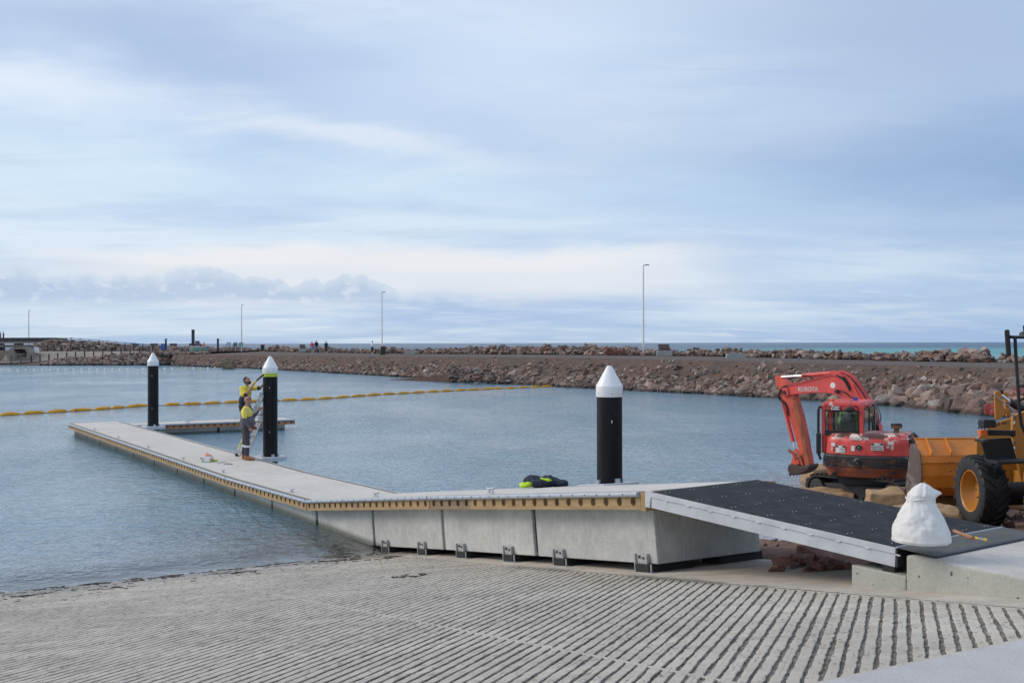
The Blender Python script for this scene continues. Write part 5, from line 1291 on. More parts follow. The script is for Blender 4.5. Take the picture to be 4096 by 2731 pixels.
# bucket
BX = .97; by0 = 2.15
pf = [(1.02, .10), (.55, .06), (.25, .12), (.07, .30), (.0, .55), (.02, .80), (.07, .95)]
up_ = [(.07, .95), (.36, 1.26)]
def bfr(h, k, z): return Vector((k, by0+h, z+.12))
def shell(pts, nm, mat, x0=-BX, x1=BX, th=.02):
    g = G(); inner = [(h+th, z+th*.4) for h, z in pts]; g.prism(pts+inner[::-1], bfr, x0, x1); return g.build(nm, mat, ld)
shell(pf, 'bucket_shell', M_orgshell); shell(up_, 'bucket_back_plate', M_orgworn); 
g = G(); g.tube((-BX, by0+.36, 1.26+.12), (BX, by0+.36, 1.26+.12), .02, n=8); g.build('bucket_lip', M_orgworn, ld)
g = G(); g.box(-BX, BX, by0-.005, by0+.02, .80+.12, .815+.12); g.build('weld_seam', M_orgworn, ld)
side = [(.86, .0), (.45, -.02), (.2, .06), (.03, .28), (-.03, .55), (-.01, .80), (.05, .98), (.32, 1.16), (.52, 1.14), (.66, .6)]
for x in (-BX-.025, BX):
    g = G(); g.prism(side, bfr, x, x+.025); g.build('bucket_side_plate', M_steelworn, ld)
g = G(); g.box(-BX-.06, BX+.06, by0+.98, by0+1.18, .165, .19); g.build('cutting_edge', M_steelworn, ld)
g = G(); g.box(-BX-.05, -BX-.026, by0+.75, by0+1.12, .12, .32); g.build('side_cutter', M_steelworn, ld)
for x in (-.76, -.36, .30, .75):
    g = G(); g.prism([(.06, .93), (.36, 1.27), (.30, 1.27), (.015, 1.02)], bfr, x, x+.02); g.build('gusset', M_orgworn, ld)
# frame parts read off the upright planes they stand in
def LP(Yw):
    return Plane2((8.6, Yw), (1, .0525))
def l7(P, cx, cy): return P.photo(cx, cy, 3500, 1250, 1.568)
def lprism(Yw, poly, d0, d1, nm, mat, bev=.008):
    P = LP(Yw); g = G(); g.prism([l7(P, *q) for q in poly], lambda h, k, z: P.fr(h, k, z), d0, d1); g.xf(lINV); return g.build(nm, mat, ld, bev)
lprism(21.9, [(627, 790), (720, 703), (860, 650), (925, 622), (1000, 600), (1060, 640), (1000, 760), (860, 800), (700, 890), (627, 900)], -.06, .0, 'lift_arm', M_org)
lprism(20.9, [(850, 650), (860, 640), (935, 612), (1010, 600), (1060, 700), (1060, 1190), (925, 1190), (905, 1040), (880, 925), (848, 780)], -.07, .0, 'front_tower', M_org)
lprism(21.25, [(778, 935), (880, 920), (960, 1185), (828, 1195), (815, 1100), (800, 1000)], -.05, .02, 'front_frame', M_org)
lprism(21.1, [(822, 1100), (905, 1090), (925, 1200), (822, 1205)], -.05, .1, 'axle_mount', M_under)
lprism(22.2, [(742, 505), (752, 490), (775, 488), (788, 505), (806, 640), (760, 672), (748, 660)], -.05, .0, 'bell_crank', M_org)
lprism(22.5, [(800, 500), (812, 490), (826, 500), (842, 640), (818, 650)], -.05, .0, 'bell_crank', M_org)
lprism(22.35, [(790, 595), (832, 592), (836, 628), (800, 634)], -.05, .05, 'crank_link', M_org)
P = LP(22.3)
def lt(Yw, p, q, r, nm, mat, r1=None, n=14):
    P = LP(Yw); a, b = l7(P, *p), l7(P, *q); g = G(); g.tube(P.fr(a[0], 0, a[1]), P.fr(b[0], 0, b[1]), r, r1, n); g.xf(lINV); return g.build(nm, mat, ld)
lt(22.3, (775, 495), (800, 495), .05, 'crank_pin', M_hose)
lt(22.35, (793, 518), (850, 562), .035, 'tilt_cylinder_rod', M_rod); lt(22.35, (845, 560), (960, 620), .075, 'tilt_cylinder', M_hose)
lt(22.1, (743, 512), (845, 590), .010, 'indicator_rod', M_galv); lt(22.1, (845, 590), (868, 615), .018, 'indicator_rod', M_galv)
P = LP(21.82); a = l7(P, 737, 706); Mt = Matrix.Translation(P.fr(a[0], .02, a[1])) @ Matrix.Rotation(math.atan2(.0525, 1), 4, 'Z') @ Matrix.Rotation(R(90), 4, 'X') @ Matrix.Rotation(R(13), 4, 'Z')
text('lettering', 'SWL 2000 kg', .105, M_ink, ld, lINV @ Mt, .002, bold=.002)
M_mud = pm('mudguard_black', (.014, .015, .016), .55, .2, 3)
lprism(20.2, [(657, 792), (845, 780), (882, 912), (692, 925)], -.04, .0, 'mudguard', M_mud)
lprism(20.2, [(622, 788), (660, 786), (662, 800), (624, 803)], -.35, .02, 'mudguard_top', M_mud)
lprism(20.15, [(688, 916), (907, 908), (908, 924), (690, 934)], -.45, .02, 'mudguard_step', M_mud)
lprism(20.1, [(690, 730), (868, 735), (868, 770), (848, 778), (845, 768), (690, 766)], -.08, .0, 'light_arm', M_mud)
lprism(20.05, [(643, 672), (652, 662), (715, 664), (723, 672), (722, 712), (650, 716), (644, 710)], -.22, .0, 'headlight', M_mud, .02)
lprism(20.02, [(643, 733), (690, 731), (690, 766), (645, 767)], -.1, .02, 'indicator_lamp', M_amber, .01)
lt(20.1, (685, 716), (690, 735), .012, 'light_bracket', M_mud)
for q in ((868, 670), (868, 830)):
    lprism(20.8, [(q[0]-7, q[1]-32), (q[0]+12, q[1]-32), (q[0]+14, q[1]+32), (q[0]-2, q[1]+34)], 0., .02, 'hinge_strap', M_org, .01)
    lt(20.75, (q[0]+2, q[1]-20), (q[0]+8, q[1]-20), .03, 'bolt', M_bolt); lt(20.75, (q[0]+2, q[1]+18), (q[0]+8, q[1]+18), .03, 'bolt', M_galv)
g = G(); P = LP(19.5); ps = [P.fr(l7(P, *q)[0], 0, l7(P, *q)[1]) for q in ((878, 152), (885, 300), (898, 500), (905, 620), (918, 700), (945, 760))]; g.path(ps, .03, 8); g.xf(lINV); g.build('cab_pole', M_mud, ld)
g = G(); ps = [P.fr(l7(P, *q)[0], 0, l7(P, *q)[1]) for q in ((848, 150), (868, 152), (935, 152), (1000, 154))]; g.path(ps, .028, 8); g.xf(lINV); g.build('mirror_bar', M_mud, ld)
a = l7(P, 833, 188); c = lINV @ P.fr(a[0], 0, a[1]); g = G(); g.cbox(c, (.11, .06, .46), Matrix.Rotation(R(-4), 3, 'Y') @ Matrix.Rotation(R(35), 3, 'Z')); g.build('wing_mirror', M_mud, ld, .05, 4)
a = l7(P, 838, 188); c = lINV @ P.fr(a[0], .035, a[1]); g = G(); g.cbox(c, (.085, .012, .43), Matrix.Rotation(R(-4), 3, 'Y') @ Matrix.Rotation(R(35), 3, 'Z')); g.build('mirror_glass', M_rod, ld, .004)
lprism(19.6, [(905, 140), (915, 120), (935, 115), (960, 120), (970, 140)], -.1, .05, 'work_light', M_mud, .02); lprism(19.6, [(925, 80), (945, 75), (945, 115), (928, 115)], -.05, .0, 'light_stalk', M_mud)
# machine behind: cab, bonnet (mostly outside the picture)
g = G(); g.box(-.30, .85, -2.2, -.95, .85, 1.25); g.build('cab_base', M_org, ld, .03)
for x, y in ((-.10, -2.1), (.8, -2.1), (-.10, -1.0), (.8, -1.0)):
    g = G(); g.box(x-.04, x+.04, y-.04, y+.04, 1.25, 2.6); g.build('cab_pillar', M_mud, ld)
g = G(); g.box(-.2, .9, -2.2, -.9, 2.6, 2.72); g.build('cab_roof', M_org, ld, .03)
g = G(); g.box(-.06, .76, -1.01, -.99, 1.3, 2.55); g.build('windscreen', M_glass, ld)
g = G(); g.box(-.55, .55, -3.6, -2.25, .7, 1.6); g.build('bonnet', M_org, ld, .05)
g = G(); g.box(.1, .5, -.95, .9, .45, .95); g.build('chassis', M_org, ld, .02)
# ================================================================== PEOPLE
M_skin = pm('skin', (.42, .20, .145), .55, .08, 9.)
M_hair = pm('dark_hair', (.018, .014, .012), .7, .2, 30.)
SK = {}
def person(loc, rz, label, J={}, shirt=((.60, .55, .06), (.10, .10, .12)), trou=(.07, .07, .075), boots=(.30, .13, .05), hair=(.02, .016, .014), scale=1., vox=.016, hat=None, bald=False, short=False, band=False, belly=0., look=(0, 0), beard=False, group=None, glasses=False, fingers=True, sc_split=.0, cat='person', glove=None, euler=None):
    P = dict(pel=(0, 0, .96), wai=(.0, 0, 1.08), che=(.0, 0, 1.32), nek=(.0, 0, 1.50), hea=(.025, 0, 1.66), sl=(-.01, .19, 1.44), sr=(-.01, -.19, 1.44), el=(-.03, .25, 1.16), er=(-.03, -.25, 1.16), wl=(.06, .26, .92), wr=(.06, -.26, .92),
             hl=(0, .10, .93), hr=(0, -.10, .93), kl=(.03, .12, .51), kr=(.03, -.12, .51), al=(0, .13, .10), ar=(0, -.13, .10), tl=(.17, .16, .04), tr=(.17, -.16, .04), fl=None, fr=None)
    P.update(J); P = {k: (Vector(v)*scale if v is not None else None) for k, v in P.items()}
    s = scale; o = thing('person', loc, label, cat, rz=rz, group=group, euler=euler)
    g = G(); C = lambda a, b, r0, r1: (g.tube(a, b, r0*s, r1*s, 10), g.ell(a, (r0*s,)*3, 10, 6), g.ell(b, (r1*s,)*3, 10, 6))
    def torso(g, e):
        Rm = Matrix.Rotation(0, 3, 'Z')
        g.ell(P['pel'], ((.125+e+belly*.3)*s, (.165+e)*s, .13*s), rot=Rm); g.ell(P['wai']+Vector((belly*.5*s, 0, 0)), ((.115+e+belly)*s, (.155+e+belly*.5)*s, .16*s)); g.ell(P['che'], ((.125+e+belly*.3)*s, (.175+e)*s, .19*s)); g.ell((P['che']+P['nek'])/2+Vector((0, 0, .01*s)), ((.10+e)*s, (.17+e)*s, .09*s))
    bsv = belly; belly = 0.
    torso(g, 0.)
    belly = bsv
    C(P['nek']-Vector((0, 0, .04*s)), P['hea']-Vector((.01*s, 0, .05*s)), .062, .055)
    for q in 'lr':
        C(P['s'+q], P['e'+q], .058, .045); C(P['e'+q], P['w'+q], .044, .030); C(P['h'+q], P['k'+q], .085, .06); C(P['k'+q], P['a'+q], .055, .04); C(P['a'+q], P['t'+q], .04, .035)
    # head: skull, jaw, nose, ears
    hd = P['hea']; Hm = Matrix.Rotation(look[0], 3, 'Z') @ Matrix.Rotation(-look[1], 3, 'Y')
    hp = lambda x, y, z: hd+Hm @ (Vector((x, y, z))*s)
    g.ell(hp(-.008, 0, .03), (.098*s, .078*s, .095*s), rot=Hm); g.ell(hp(.025, 0, -.04), (.072*s, .058*s, .075*s), rot=Hm); g.ell(hp(.055, 0, -.085), (.03*s, .032*s, .026*s), rot=Hm)
    g.tube(hp(.085, 0, .02), hp(.112, 0, -.025), .010*s, .017*s, 6); g.ell(hp(.105, 0, -.024), (.016*s, .018*s, .014*s))
    for y in (-.08, .08): g.ell(hp(-.005, y, -.01), (.022*s, .012*s, .034*s), rot=Hm)
    # hands
    for q, sg in (('l', 1), ('r', -1)):
        w = P['w'+q]; d = (w-P['e'+q]).normalized(); hand = P['f'+q] or w+d*.09*s; d = (hand-w).normalized(); side = d.cross(Vector((0, 0, 1))); side = side.normalized() if side.length > .2 else Vector((1, 0, 0)); fw = side.cross(d)*(1)
        if abs(d.z) > .6: side = Vector((1, 0, 0)); fw = Vector((0, -sg, 0))
        g.ell(w+d*.05*s, (.04*s, .024*s, .048*s) if abs(d.z) > .6 else (.042*s, .032*s, .036*s), 8, 6)
        if fingers:
            for i, (off, ln) in enumerate(((-.03, .075), (-.010, .085), (.010, .08), (.03, .062))):
                b = w+d*.085*s+side*off*s; m1 = b+d*ln*.5*s+fw*.010*s; e_ = m1+d*ln*.4*s+fw*.028*s
                g.path([b-d*.02*s, m1, e_], [.0105*s, .010*s, .008*s], 6)
            b = w+d*.03*s-side*.035*s; g.path([b, b+d*.03*s-side*.02*s+fw*.015*s, b+d*.06*s-side*.015*s+fw*.03*s], [.012*s, .011*s, .009*s], 6)
        else: g.ell(w+d*.09*s, (.035*s,)*3, 6, 5)
    blob('body', g, M_skin if glove is None else M_skin, o, vox*.62*s if fingers else vox, 2)
    def cloth(nm, fn, col, smooth=5, noise=.006):
        g = G(); fn(g); m = pm('cloth_%02x%02x%02x' % tuple(int(min(c, 1)*255) for c in col), col, .85, .10, 7., fine=.08, bump=.004, bscale=12.); return blob(nm, g, m, o, vox*s, smooth, noise=noise*s, nscale=9.)
    def Cg(g, a, b, r0, r1): g.tube(a, b, r0*s, r1*s, 10); g.ell(a, (r0*s,)*3, 10, 6); g.ell(b, (r1*s,)*3, 8, 6)
    top_, low_ = shirt
    zsp = P['che'].z-.07*s+sc_split*s
    def sh_top(g):
        g.ell(P['che']+Vector((belly*.3*s, 0, .0)), ((.148+belly*.3)*s, .195*s, .19*s)); g.ell((P['che']+P['nek'])/2+Vector((0, 0, .01*s)), (.115*s, .19*s, .10*s)); g.tube(P['nek']-Vector((0, 0, .05*s)), P['nek']+Vector((0, 0, .015*s)), .088*s, .072*s, 12)
        for q in 'lr':
            e = P['s'+q]+(P['e'+q]-P['s'+q])*(.85 if low_ is not None else .95); Cg(g, P['s'+q], e, .078, .066)
    cloth('shirt', sh_top, top_)
    def sh_low(g):
        g.ell(P['wai']+Vector((belly*.55*s, 0, .02*s)), ((.142+belly)*s, (.182+belly*.5)*s, .185*s)); g.ell(P['pel']+Vector((belly*.2*s, 0, .04*s)), ((.148+belly*.3)*s, .188*s, .12*s))
        if not short:
            for q in 'lr': Cg(g, P['s'+q]+(P['e'+q]-P['s'+q])*.82, P['e'+q], .064, .058); Cg(g, P['e'+q], P['w'+q]-(P['w'+q]-P['e'+q])*.06, .058, .042)
        else:
            for q in 'lr':
                a = P['s'+q]+(P['e'+q]-P['s'+q])*.80; b = P['s'+q]+(P['e'+q]-P['s'+q])*.98; Cg(g, a, b, .066, .062)
    cloth('lower_shirt', sh_low, low_ if low_ is not None else top_)
    def tr(g):
        g.ell(P['pel']-Vector((0, 0, .03*s)), (.140*s, .180*s, .13*s))
        for q in 'lr': Cg(g, P['h'+q], P['k'+q], .105, .080); Cg(g, P['k'+q], P['a'+q]+Vector((0, 0, .05*s)), .080, .066)
    cloth('trousers', tr, trou)
    if band:
        for q in 'lr':
            c = P['k'+q]+(P['a'+q]-P['k'+q])*.28; d = (P['k'+q]-P['a'+q]).normalized(); g = G(); g.tube(c-d*.028*s, c+d*.028*s, .083*s, .085*s, 14); g.build('reflective_band', M_sign, o)
    def bt_(g):
        for q in 'lr':
            a, t = P['a'+q], P['t'+q]; Cg(g, a+Vector((0, 0, .09*s)), a-Vector((0, 0, .02*s)), .062, .058); Cg(g, a-Vector((.02*s, 0, .04*s)), t, .052, .050)
            g.cbox((a+t)/2-Vector((0, 0, .035*s)), ((t-a).length+.1*s, .095*s, .045*s), Matrix.Rotation(math.atan2((t-a).y, (t-a).x), 3, 'Z') @ Matrix.Rotation(-math.atan2((t-a).z+.055*s, (t-a).x)*.0, 3, 'Y'))
    cloth('boots', bt_, boots, 3, .002)
    if hat or not bald:
        g = G(); e = .010; g.ell(hp(-.022, 0, .042), (.100*s, .084*s, .098*s), 14, 10, rot=Hm)
        if hat:
            g.ell(hp(.02, 0, .07), (.10*s, .086*s, .075*s), 12, 8, rot=Hm)
        else: g.ell(hp(-.05, 0, .0), (.066*s, .078*s, .09*s), rot=Hm)
        cc = hat or hair; m = pm('hair_%02x%02x%02x' % tuple(int(c*255) for c in cc), cc, .8, .2, 30., bump=.003); blob('hat' if hat else 'hair', g, m, o, vox*s, 2)
    if beard:
        g = G(); g.ell(hp(.045, 0, -.075), (.058*s, .058*s, .055*s), 12, 8, rot=Hm); g.ell(hp(.0, 0, -.055), (.05*s, .070*s, .04*s), rot=Hm); blob('beard', g, pm('beard', (.05, .03, .022), .9, .2, 30), o, vox*.8*s, 1)
    if fingers:
        g = G()
        for y in (-.034, .034): g.ell(hp(.083, y, .022), (.008*s, .013*s, .008*s), 8, 6, rot=Hm)
        g.ell(hp(.089, 0, -.062), (.008*s, .024*s, .005*s), 8, 6, rot=Hm); g.build('face_features', M_ink, o)
    if glasses:
        g = G()
        for y in (-.035, .035): g.ell(hp(.088, y, .065), (.012*s, .030*s, .020*s), 10, 6, rot=Hm)
        for y in (-.07, .07): g.tube(hp(.08, y, .065), hp(-.02, y*1.15, .03), .005*s, n=5)
        g.build('sunglasses', M_ink, o)
    return o
YEL = (.62, .55, .10)
w1 = W(566, 1055.5, .45); rz1 = R(14)
person((w1.x-.02, w1.y, .452), rz1, 'bald worker in yellow and grey shirt standing beside the ladder, one hand on it',
       dict(er=(-.05, -.26, 1.15), wr=(.10, -.27, .92), el=(.20, .22, 1.18), wl=(.36, .14, 1.38), fl=(.43, .13, 1.44), hea=(.06, 0, 1.665), nek=(.02, 0, 1.5), kr=(.03, -.11, .51), kl=(-.02, .12, .51), al=(-.05, .14, .10), tl=(.12, .15, .04), ar=(.02, -.12, .10), tr=(.2, -.13, .04)),
       shirt=((.74, .60, .13), (.12, .105, .125)), trou=(.055, .052, .055), boots=(.36, .15, .055), bald=True, band=True, belly=.075, look=(0, .12), glasses=True, scale=1.02)
# ladder
FX, FY = W(546, 1046, .45).x, 33.75
lf = Vector((FX, FY, .45)); ltp = Vector((W(601, 905, 2.3).x-.0, 33.3, 2.32)); ltp = WY(601.5, 904, 33.3)
ldr = thing('ladder', lf, 'silver two-section extension ladder leaning on the green banded pile', 'ladder')
dv = (ltp-lf); wv = Vector((-dv.y*-1, dv.x, 0)); wv = Vector((.53, .85, 0)).normalized()*.36
perp = dv.normalized().cross(wv.normalized())
for k_, off in ((0, 0.), (1, 1.)):
    for sec in (0, 1):
        base = wv*off+perp*(-.045 if sec else .045)*-1; a = Vector((0, 0, 0))+base; b = dv*(1. if sec == 0 else 1.0)+base
        if sec == 1: a = dv*.06+base
        g = G(); g.beam(a, b, .028, .078, wv.cross(dv)); g.build('rail', M_alu, ldr, .003)
    g = G(); g.beam(wv*off+Vector((-.02, 0, .0)), wv*off+dv*.035, .06, .13, wv.cross(dv)); g.build('foot', M_black, ldr, .01)
for i in range(8):
    f = .08+i*.117; g = G(); g.tube(dv*f+perp*.0, dv*f+wv, .017, n=10); g.build('rung', M_galv, ldr)
g = G()
for i in range(8):
    f = .08+i*.117
    for d in (-.045, .045): c = dv*f+perp*d-wv.normalized()*.018; g.tube(c, c-wv.normalized()*.004, .014, n=8)
g.build('rung_sockets', M_ink, ldr)
g = G(); g.tube(dv-wv.normalized()*.05, dv-wv.normalized()*.02, .055, n=16); g.build('pulley', M_galv, ldr)
c = dv*.13-wv.normalized()*.017; g = G(); g.beam(c+perp*.045, c+perp*.045+dv*.10, .004, .05, wv.cross(dv)); g.build('yellow_label', M_ring, ldr)
# worker on the ladder
w2 = WY(577, 1000, 33.55); rz2 = R(-22)
# w2 is the spot of the standing boot on the rung
fz = 1.02
pos2 = Vector((WY(575.5, 1000, 33.55).x-.10, 33.52, fz-.04))
person(pos2, rz2, 'bearded worker in yellow and navy shirt standing up on the ladder with a sealant gun',
       dict(pel=(-.10, 0, .98), wai=(-.09, 0, 1.10), che=(-.05, 0, 1.34), nek=(-.02, 0, 1.52), hea=(.01, 0, 1.68), sl=(-.04, .20, 1.46), sr=(-.04, -.20, 1.46), er=(.15, -.27, 1.28), wr=(.26, -.15, 1.50), fr=(.30, -.12, 1.59), el=(.28, .22, 1.47), wl=(.50, .17, 1.62), fl=(.55, .14, 1.70),
            hl=(-.10, .10, .95), hr=(-.10, -.10, .95), kl=(.12, .12, .72), kr=(.0, -.12, .53), al=(.03, .13, .36), ar=(-.03, -.11, .10), tl=(.17, .14, .32), tr=(.14, -.12, .05)),
       shirt=((.76, .62, .07), (.022, .027, .05)), trou=(.03, .032, .045), boots=(.22, .13, .075), short=True, beard=True, look=(-.1, .45), scale=1.02, sc_split=0, belly=.035)
g = G(); sg_ = thing('sealant_gun', (0, 0, 0), 'yellow and grey sealant gun held up against the banded pile', 'sealant gun')
a, b, c2_ = WY(579, 883, 33.3), WY(590, 872, 33.2), WY(605, 859.5, 33.1)
g = G(); g.tube(WY(571, 892, 33.35), a, .008, n=6); g.build('plunger_rod', M_galv, sg_); g = G(); g.tube(a, b, .028, n=10); g.build('handle_body', pm('yellow_plastic', (.70, .48, .02), .45), sg_); g = G(); g.tube(b, c2_, .030, n=10); g.tube(c2_, c2_+(c2_-b)*.15, .012, .005, 8); g.build('cartridge', M_steel_dark, sg_)
g = G(); g.path([a, a+Vector((-.02, 0, -.08)), a+Vector((.02, 0, -.14))], .010, 6); g.build('trigger', M_steel_dark, sg_)

# operator in the excavator cab
pc = ex.matrix_world @ Vector((0, 0, 0)); cabp = Matrix.Translation((eC.x, eC.y, 0)) @ Matrix.Rotation(-eA, 4, 'Z') @ Vector((sx+.03, -.12, zb_-.42))
person(cabp, R(90)-eA, 'person in a lime green vest seated in the excavator cab', dict(pel=(0, 0, .96), kl=(.42, .14, 1.0), kr=(.42, -.14, 1.0), al=(.50, .15, .60), ar=(.50, -.15, .60), tl=(.64, .16, .55), tr=(.64, -.16, .55), el=(.12, .30, 1.18), er=(.12, -.30, 1.18), wl=(.36, .25, 1.2), wr=(.36, -.25, 1.2), hea=(.03, 0, 1.62), nek=(0, 0, 1.48)),
       shirt=((.22, .60, .05), (.22, .60, .05)), trou=(.03, .03, .05), fingers=False, vox=.025, hat=(.02, .02, .03), scale=.92)

# people on the far road
WALK = dict(kl=(.10, .09, .52), al=(.02, .10, .12), tl=(.17, .11, .06), kr=(-.02, -.09, .50), ar=(-.20, -.10, .14), tr=(-.06, -.11, .05))
def far(dx, dy, Y, rz, label, zoff=0, **kw):
    p = WY(dx, dy, Y); kw.setdefault('scale', 1.0); return person(p, rz, label, kw.pop('J', WALK), fingers=False, vox=.04, **kw)
far(716.5, 809.5, 172, R(-100), 'walker in a pink jacket and pale jeans beside a man in black', shirt=((.50, .08, .15), None), trou=(.22, .27, .38), boots=(.6, .6, .6), hat=(.5, .45, .42))
far(726.5, 809.5, 171, R(-100), 'walker in black jacket and blue jeans beside the one in pink', shirt=((.02, .02, .025), None), trou=(.10, .15, .24), boots=(.15, .15, .17), hat=(.05, .07, .10), scale=1.07)
far(749, 809, 172, R(-100), 'lone walker in dark teal jacket and black trousers right of the couple', shirt=((.012, .06, .085), None), trou=(.012, .012, .014), boots=(.6, .6, .62), hat=(.02, .04, .08))
far(855, 812, 160, R(75), 'walker in white hooded top and black trousers near the wheelie bin', shirt=((.75, .76, .80), None), trou=(.012, .012, .014), boots=(.6, .6, .62), hat=(.02, .025, .06), scale=1.04)
SIT = dict(pel=(0, 0, .50), wai=(.02, 0, .62), che=(.05, 0, .84), nek=(.08, 0, 1.02), hea=(.11, 0, 1.18), sl=(.05, .19, .96), sr=(.05, -.19, .96), el=(.10, .25, .72), er=(.10, -.25, .72), wl=(.32, .16, .62), wr=(.32, -.16, .62), hl=(0, .1, .48), hr=(0, -.1, .48), kl=(.42, .12, .50), kr=(.42, -.12, .50), al=(.42, .13, .1), ar=(.42, -.13, .1), tl=(.58, .14, .05), tr=(.58, -.14, .05))
far(438.5, 807, 215, R(-60), 'seated person in a dark red top left of the tall dark pylon', shirt=((.22, .01, .035), None), trou=(.03, .03, .04), J=SIT)
far(456, 803.5, 218, R(-40), 'seated person in navy at the left behind the painted wall', shirt=((.02, .03, .10), None), trou=(.03, .03, .05), J=SIT)
far(460.5, 803.5, 220, R(-90), 'taller seated person in dark blue beside the one in orange', shirt=((.03, .04, .16), None), trou=(.03, .03, .05), J=SIT, scale=1.15)
far(467.5, 804.5, 214, R(-30), 'seated person in a bright orange top behind the painted wall', shirt=((.85, .16, .03), None), trou=(.02, .02, .04), J=SIT, scale=1.25)
far(1.5, 780, 246, R(200), 'person in dark blue at the very left edge on the causeway', shirt=((.02, .04, .12), None), trou=(.03, .03, .05))
far(8, 780, 246, R(180), 'person in black on the causeway, second from the left edge', shirt=((.015, .015, .025), None), trou=(.03, .03, .05))

# ================================================================== THINGS ON THE FAR ROAD
def pylon(dx, y0, y1, Y, w, label, blue=False):
    b = WY(dx, y0, Y); t_ = WY(dx, y1, Y); o = thing('pylon', b, label, 'pylon'); h = t_.z-b.z-.1
    g = G(); g.box(-w/2, w/2, -.08, .08, 0, h); g.build('post', pm('pylon_steel', (.030, .036, .038), .5, .1, 2), o, .01)
    g = G(); g.box(-w/2, w/2+.12, -.12, .12, h+.002, h+.12); g.build('cap', M_bluerail if blue else M_steel_dark, o)
pylon(381, 806.5, 777, 214, .34, 'dark pylon with blue cap beside the blue banner board', True)
pylon(442, 807, 756, 214, .32, 'tallest dark pylon, standing left of the painted wall'); pylon(445.6, 806, 757.5, 216, .22, 'slimmer dark pylon just right of the tallest one')
pylon(500.5, 806.5, 776.5, 208, .36, 'dark pylon with blue cap right of the painted wall', True)
def board(dx, y0, y1, w, Y, label, col, cat='sign', leg=True, wb=None):
    b = WY(dx, y0, Y); t_ = WY(dx, y1, Y); o = thing('sign_board', b, label, cat); h = t_.z-b.z
    g = G(); g.box(-w/2, w/2, -.05, .05, h*wb if wb else 0, h); g.build('panel', col, o, .01)
    if wb:
        for s_ in (-1, 1): g = G(); g.box(s_*w/2-.04, s_*w/2+.04, -.04, .04, 0, h*wb); g.build('leg', M_steel_dark, o)
    return o
board(375.5, 803.5, 788, .95, 214, 'bright blue banner board beside the capped pylon', pm('banner_blue', (.03, .13, .42), .5, .15, .9, col2=(.4, .5, .65), c2=(.62, .68)))
board(453.5, 804, 782, .85, 216, 'blue and red information sign above the seated group', pm('sign_print', (.08, .11, .22), .5, .3, 2.5, col2=(.45, .16, .12), c2=(.5, .6)), wb=.45)
board(497.5, 803, 788, .95, 211, 'white information sign left of the right hand capped pylon', M_white, wb=.3)
board(505, 803, 788, .28, 212, 'narrow white panel right of the right hand capped pylon', M_white, wb=.3)
# painted low wall
b = WY(455, 808, 209); pw = thing('painted_wall', b, 'low curved wall painted green and white with a wave pattern', 'wall')
def pwm():
    m = bpy.data.materials.new('mural'); m.use_nodes = True; k = N(m.node_tree); v = k.n('ShaderNodeTexCoord').outputs['Object']; z = k.n('ShaderNodeSeparateXYZ', {0: v}).outputs[2]
    c = k.ramp(k.m('ADD', k.m('DIVIDE', z, 2.2), k.m('MULTIPLY', k.m('SUBTRACT', k.noise(v, .8, 4), .5), .5)), [(0, (.10, .20, .17)), (.35, (.20, .36, .30)), (.6, (.35, .45, .42)), (1, (.12, .16, .16))]); b = k.n('ShaderNodeBsdfPrincipled', {'Base Color': c, 'Roughness': .7}); k.n('ShaderNodeOutputMaterial', {'Surface': b}); return m
g = G(); K = 24; vs = []
for i in range(K+1):
    x = -1.75+i*(3.5/K); y = .5*x*x*.4; h = .92+.10*math.sin(i*1.7)
    vs += [(x, y, 0), (x, y+.3, 0), (x, y, h), (x, y+.3, h)]
g.add(vs, [f for i in range(K) for f in ((4*i, 4*i+4, 4*i+6, 4*i+2), (4*i+1, 4*i+3, 4*i+7, 4*i+5), (4*i+2, 4*i+6, 4*i+7, 4*i+3))]); g.build('wall', pwm(), pw)
g = G()
for i in range(15):
    x = -1.6+i*.20; g.path([(x, .2*x*x, .85), (x+.06, .2*x*x-.03, 1.10+.1*math.sin(i)), (x+.16, .2*x*x-.02, 1.15), (x+.22, .2*x*x, .95)], .035, 5)
g.build('scroll_trim', M_white, pw)
# three curved information boards
for dx, lab, cc in ((524, 'leftmost curved information board, with a pale map print', (.45, .58, .58)), (539.5, 'middle curved information board, dark face', (.10, .15, .17)), (552.5, 'rightmost curved information board, against the lamp post', (.25, .40, .38))):
    p = WY(dx, 804.5, 222); o = thing('information_board', p, lab, 'information board', rz=.12, group='curved information boards'); o.scale = (.55, .6, .53)
    for s_ in (-.75, .55): g = G(); g.path([(s_, 0, 0), (s_+.03, 0, 1.4), (s_+.15, 0, 2.2), (s_+.4, 0, 3.05)], .07, 6); g.build('frame_leg', M_steel_dark, o)
    g = G(); g.tube((-.33, 0, 3.05), (.97, 0, 3.05), .07, n=6); g.build('top_bar', M_steel_dark, o)
    g = G(); g.hexa([(-.62, -.04, 1.4), (.48, -.04, 1.4), (.48, .02, 1.4), (-.62, .02, 1.4), (-.38, -.04, 2.9), (.86, -.04, 2.9), (.86, .02, 2.9), (-.38, .02, 2.9)]); g.build('printed_panel', pm('print_%d' % dx, cc, .4, .4, 1.5, col2=(.7, .75, .72), c2=(.55, .6)), o)
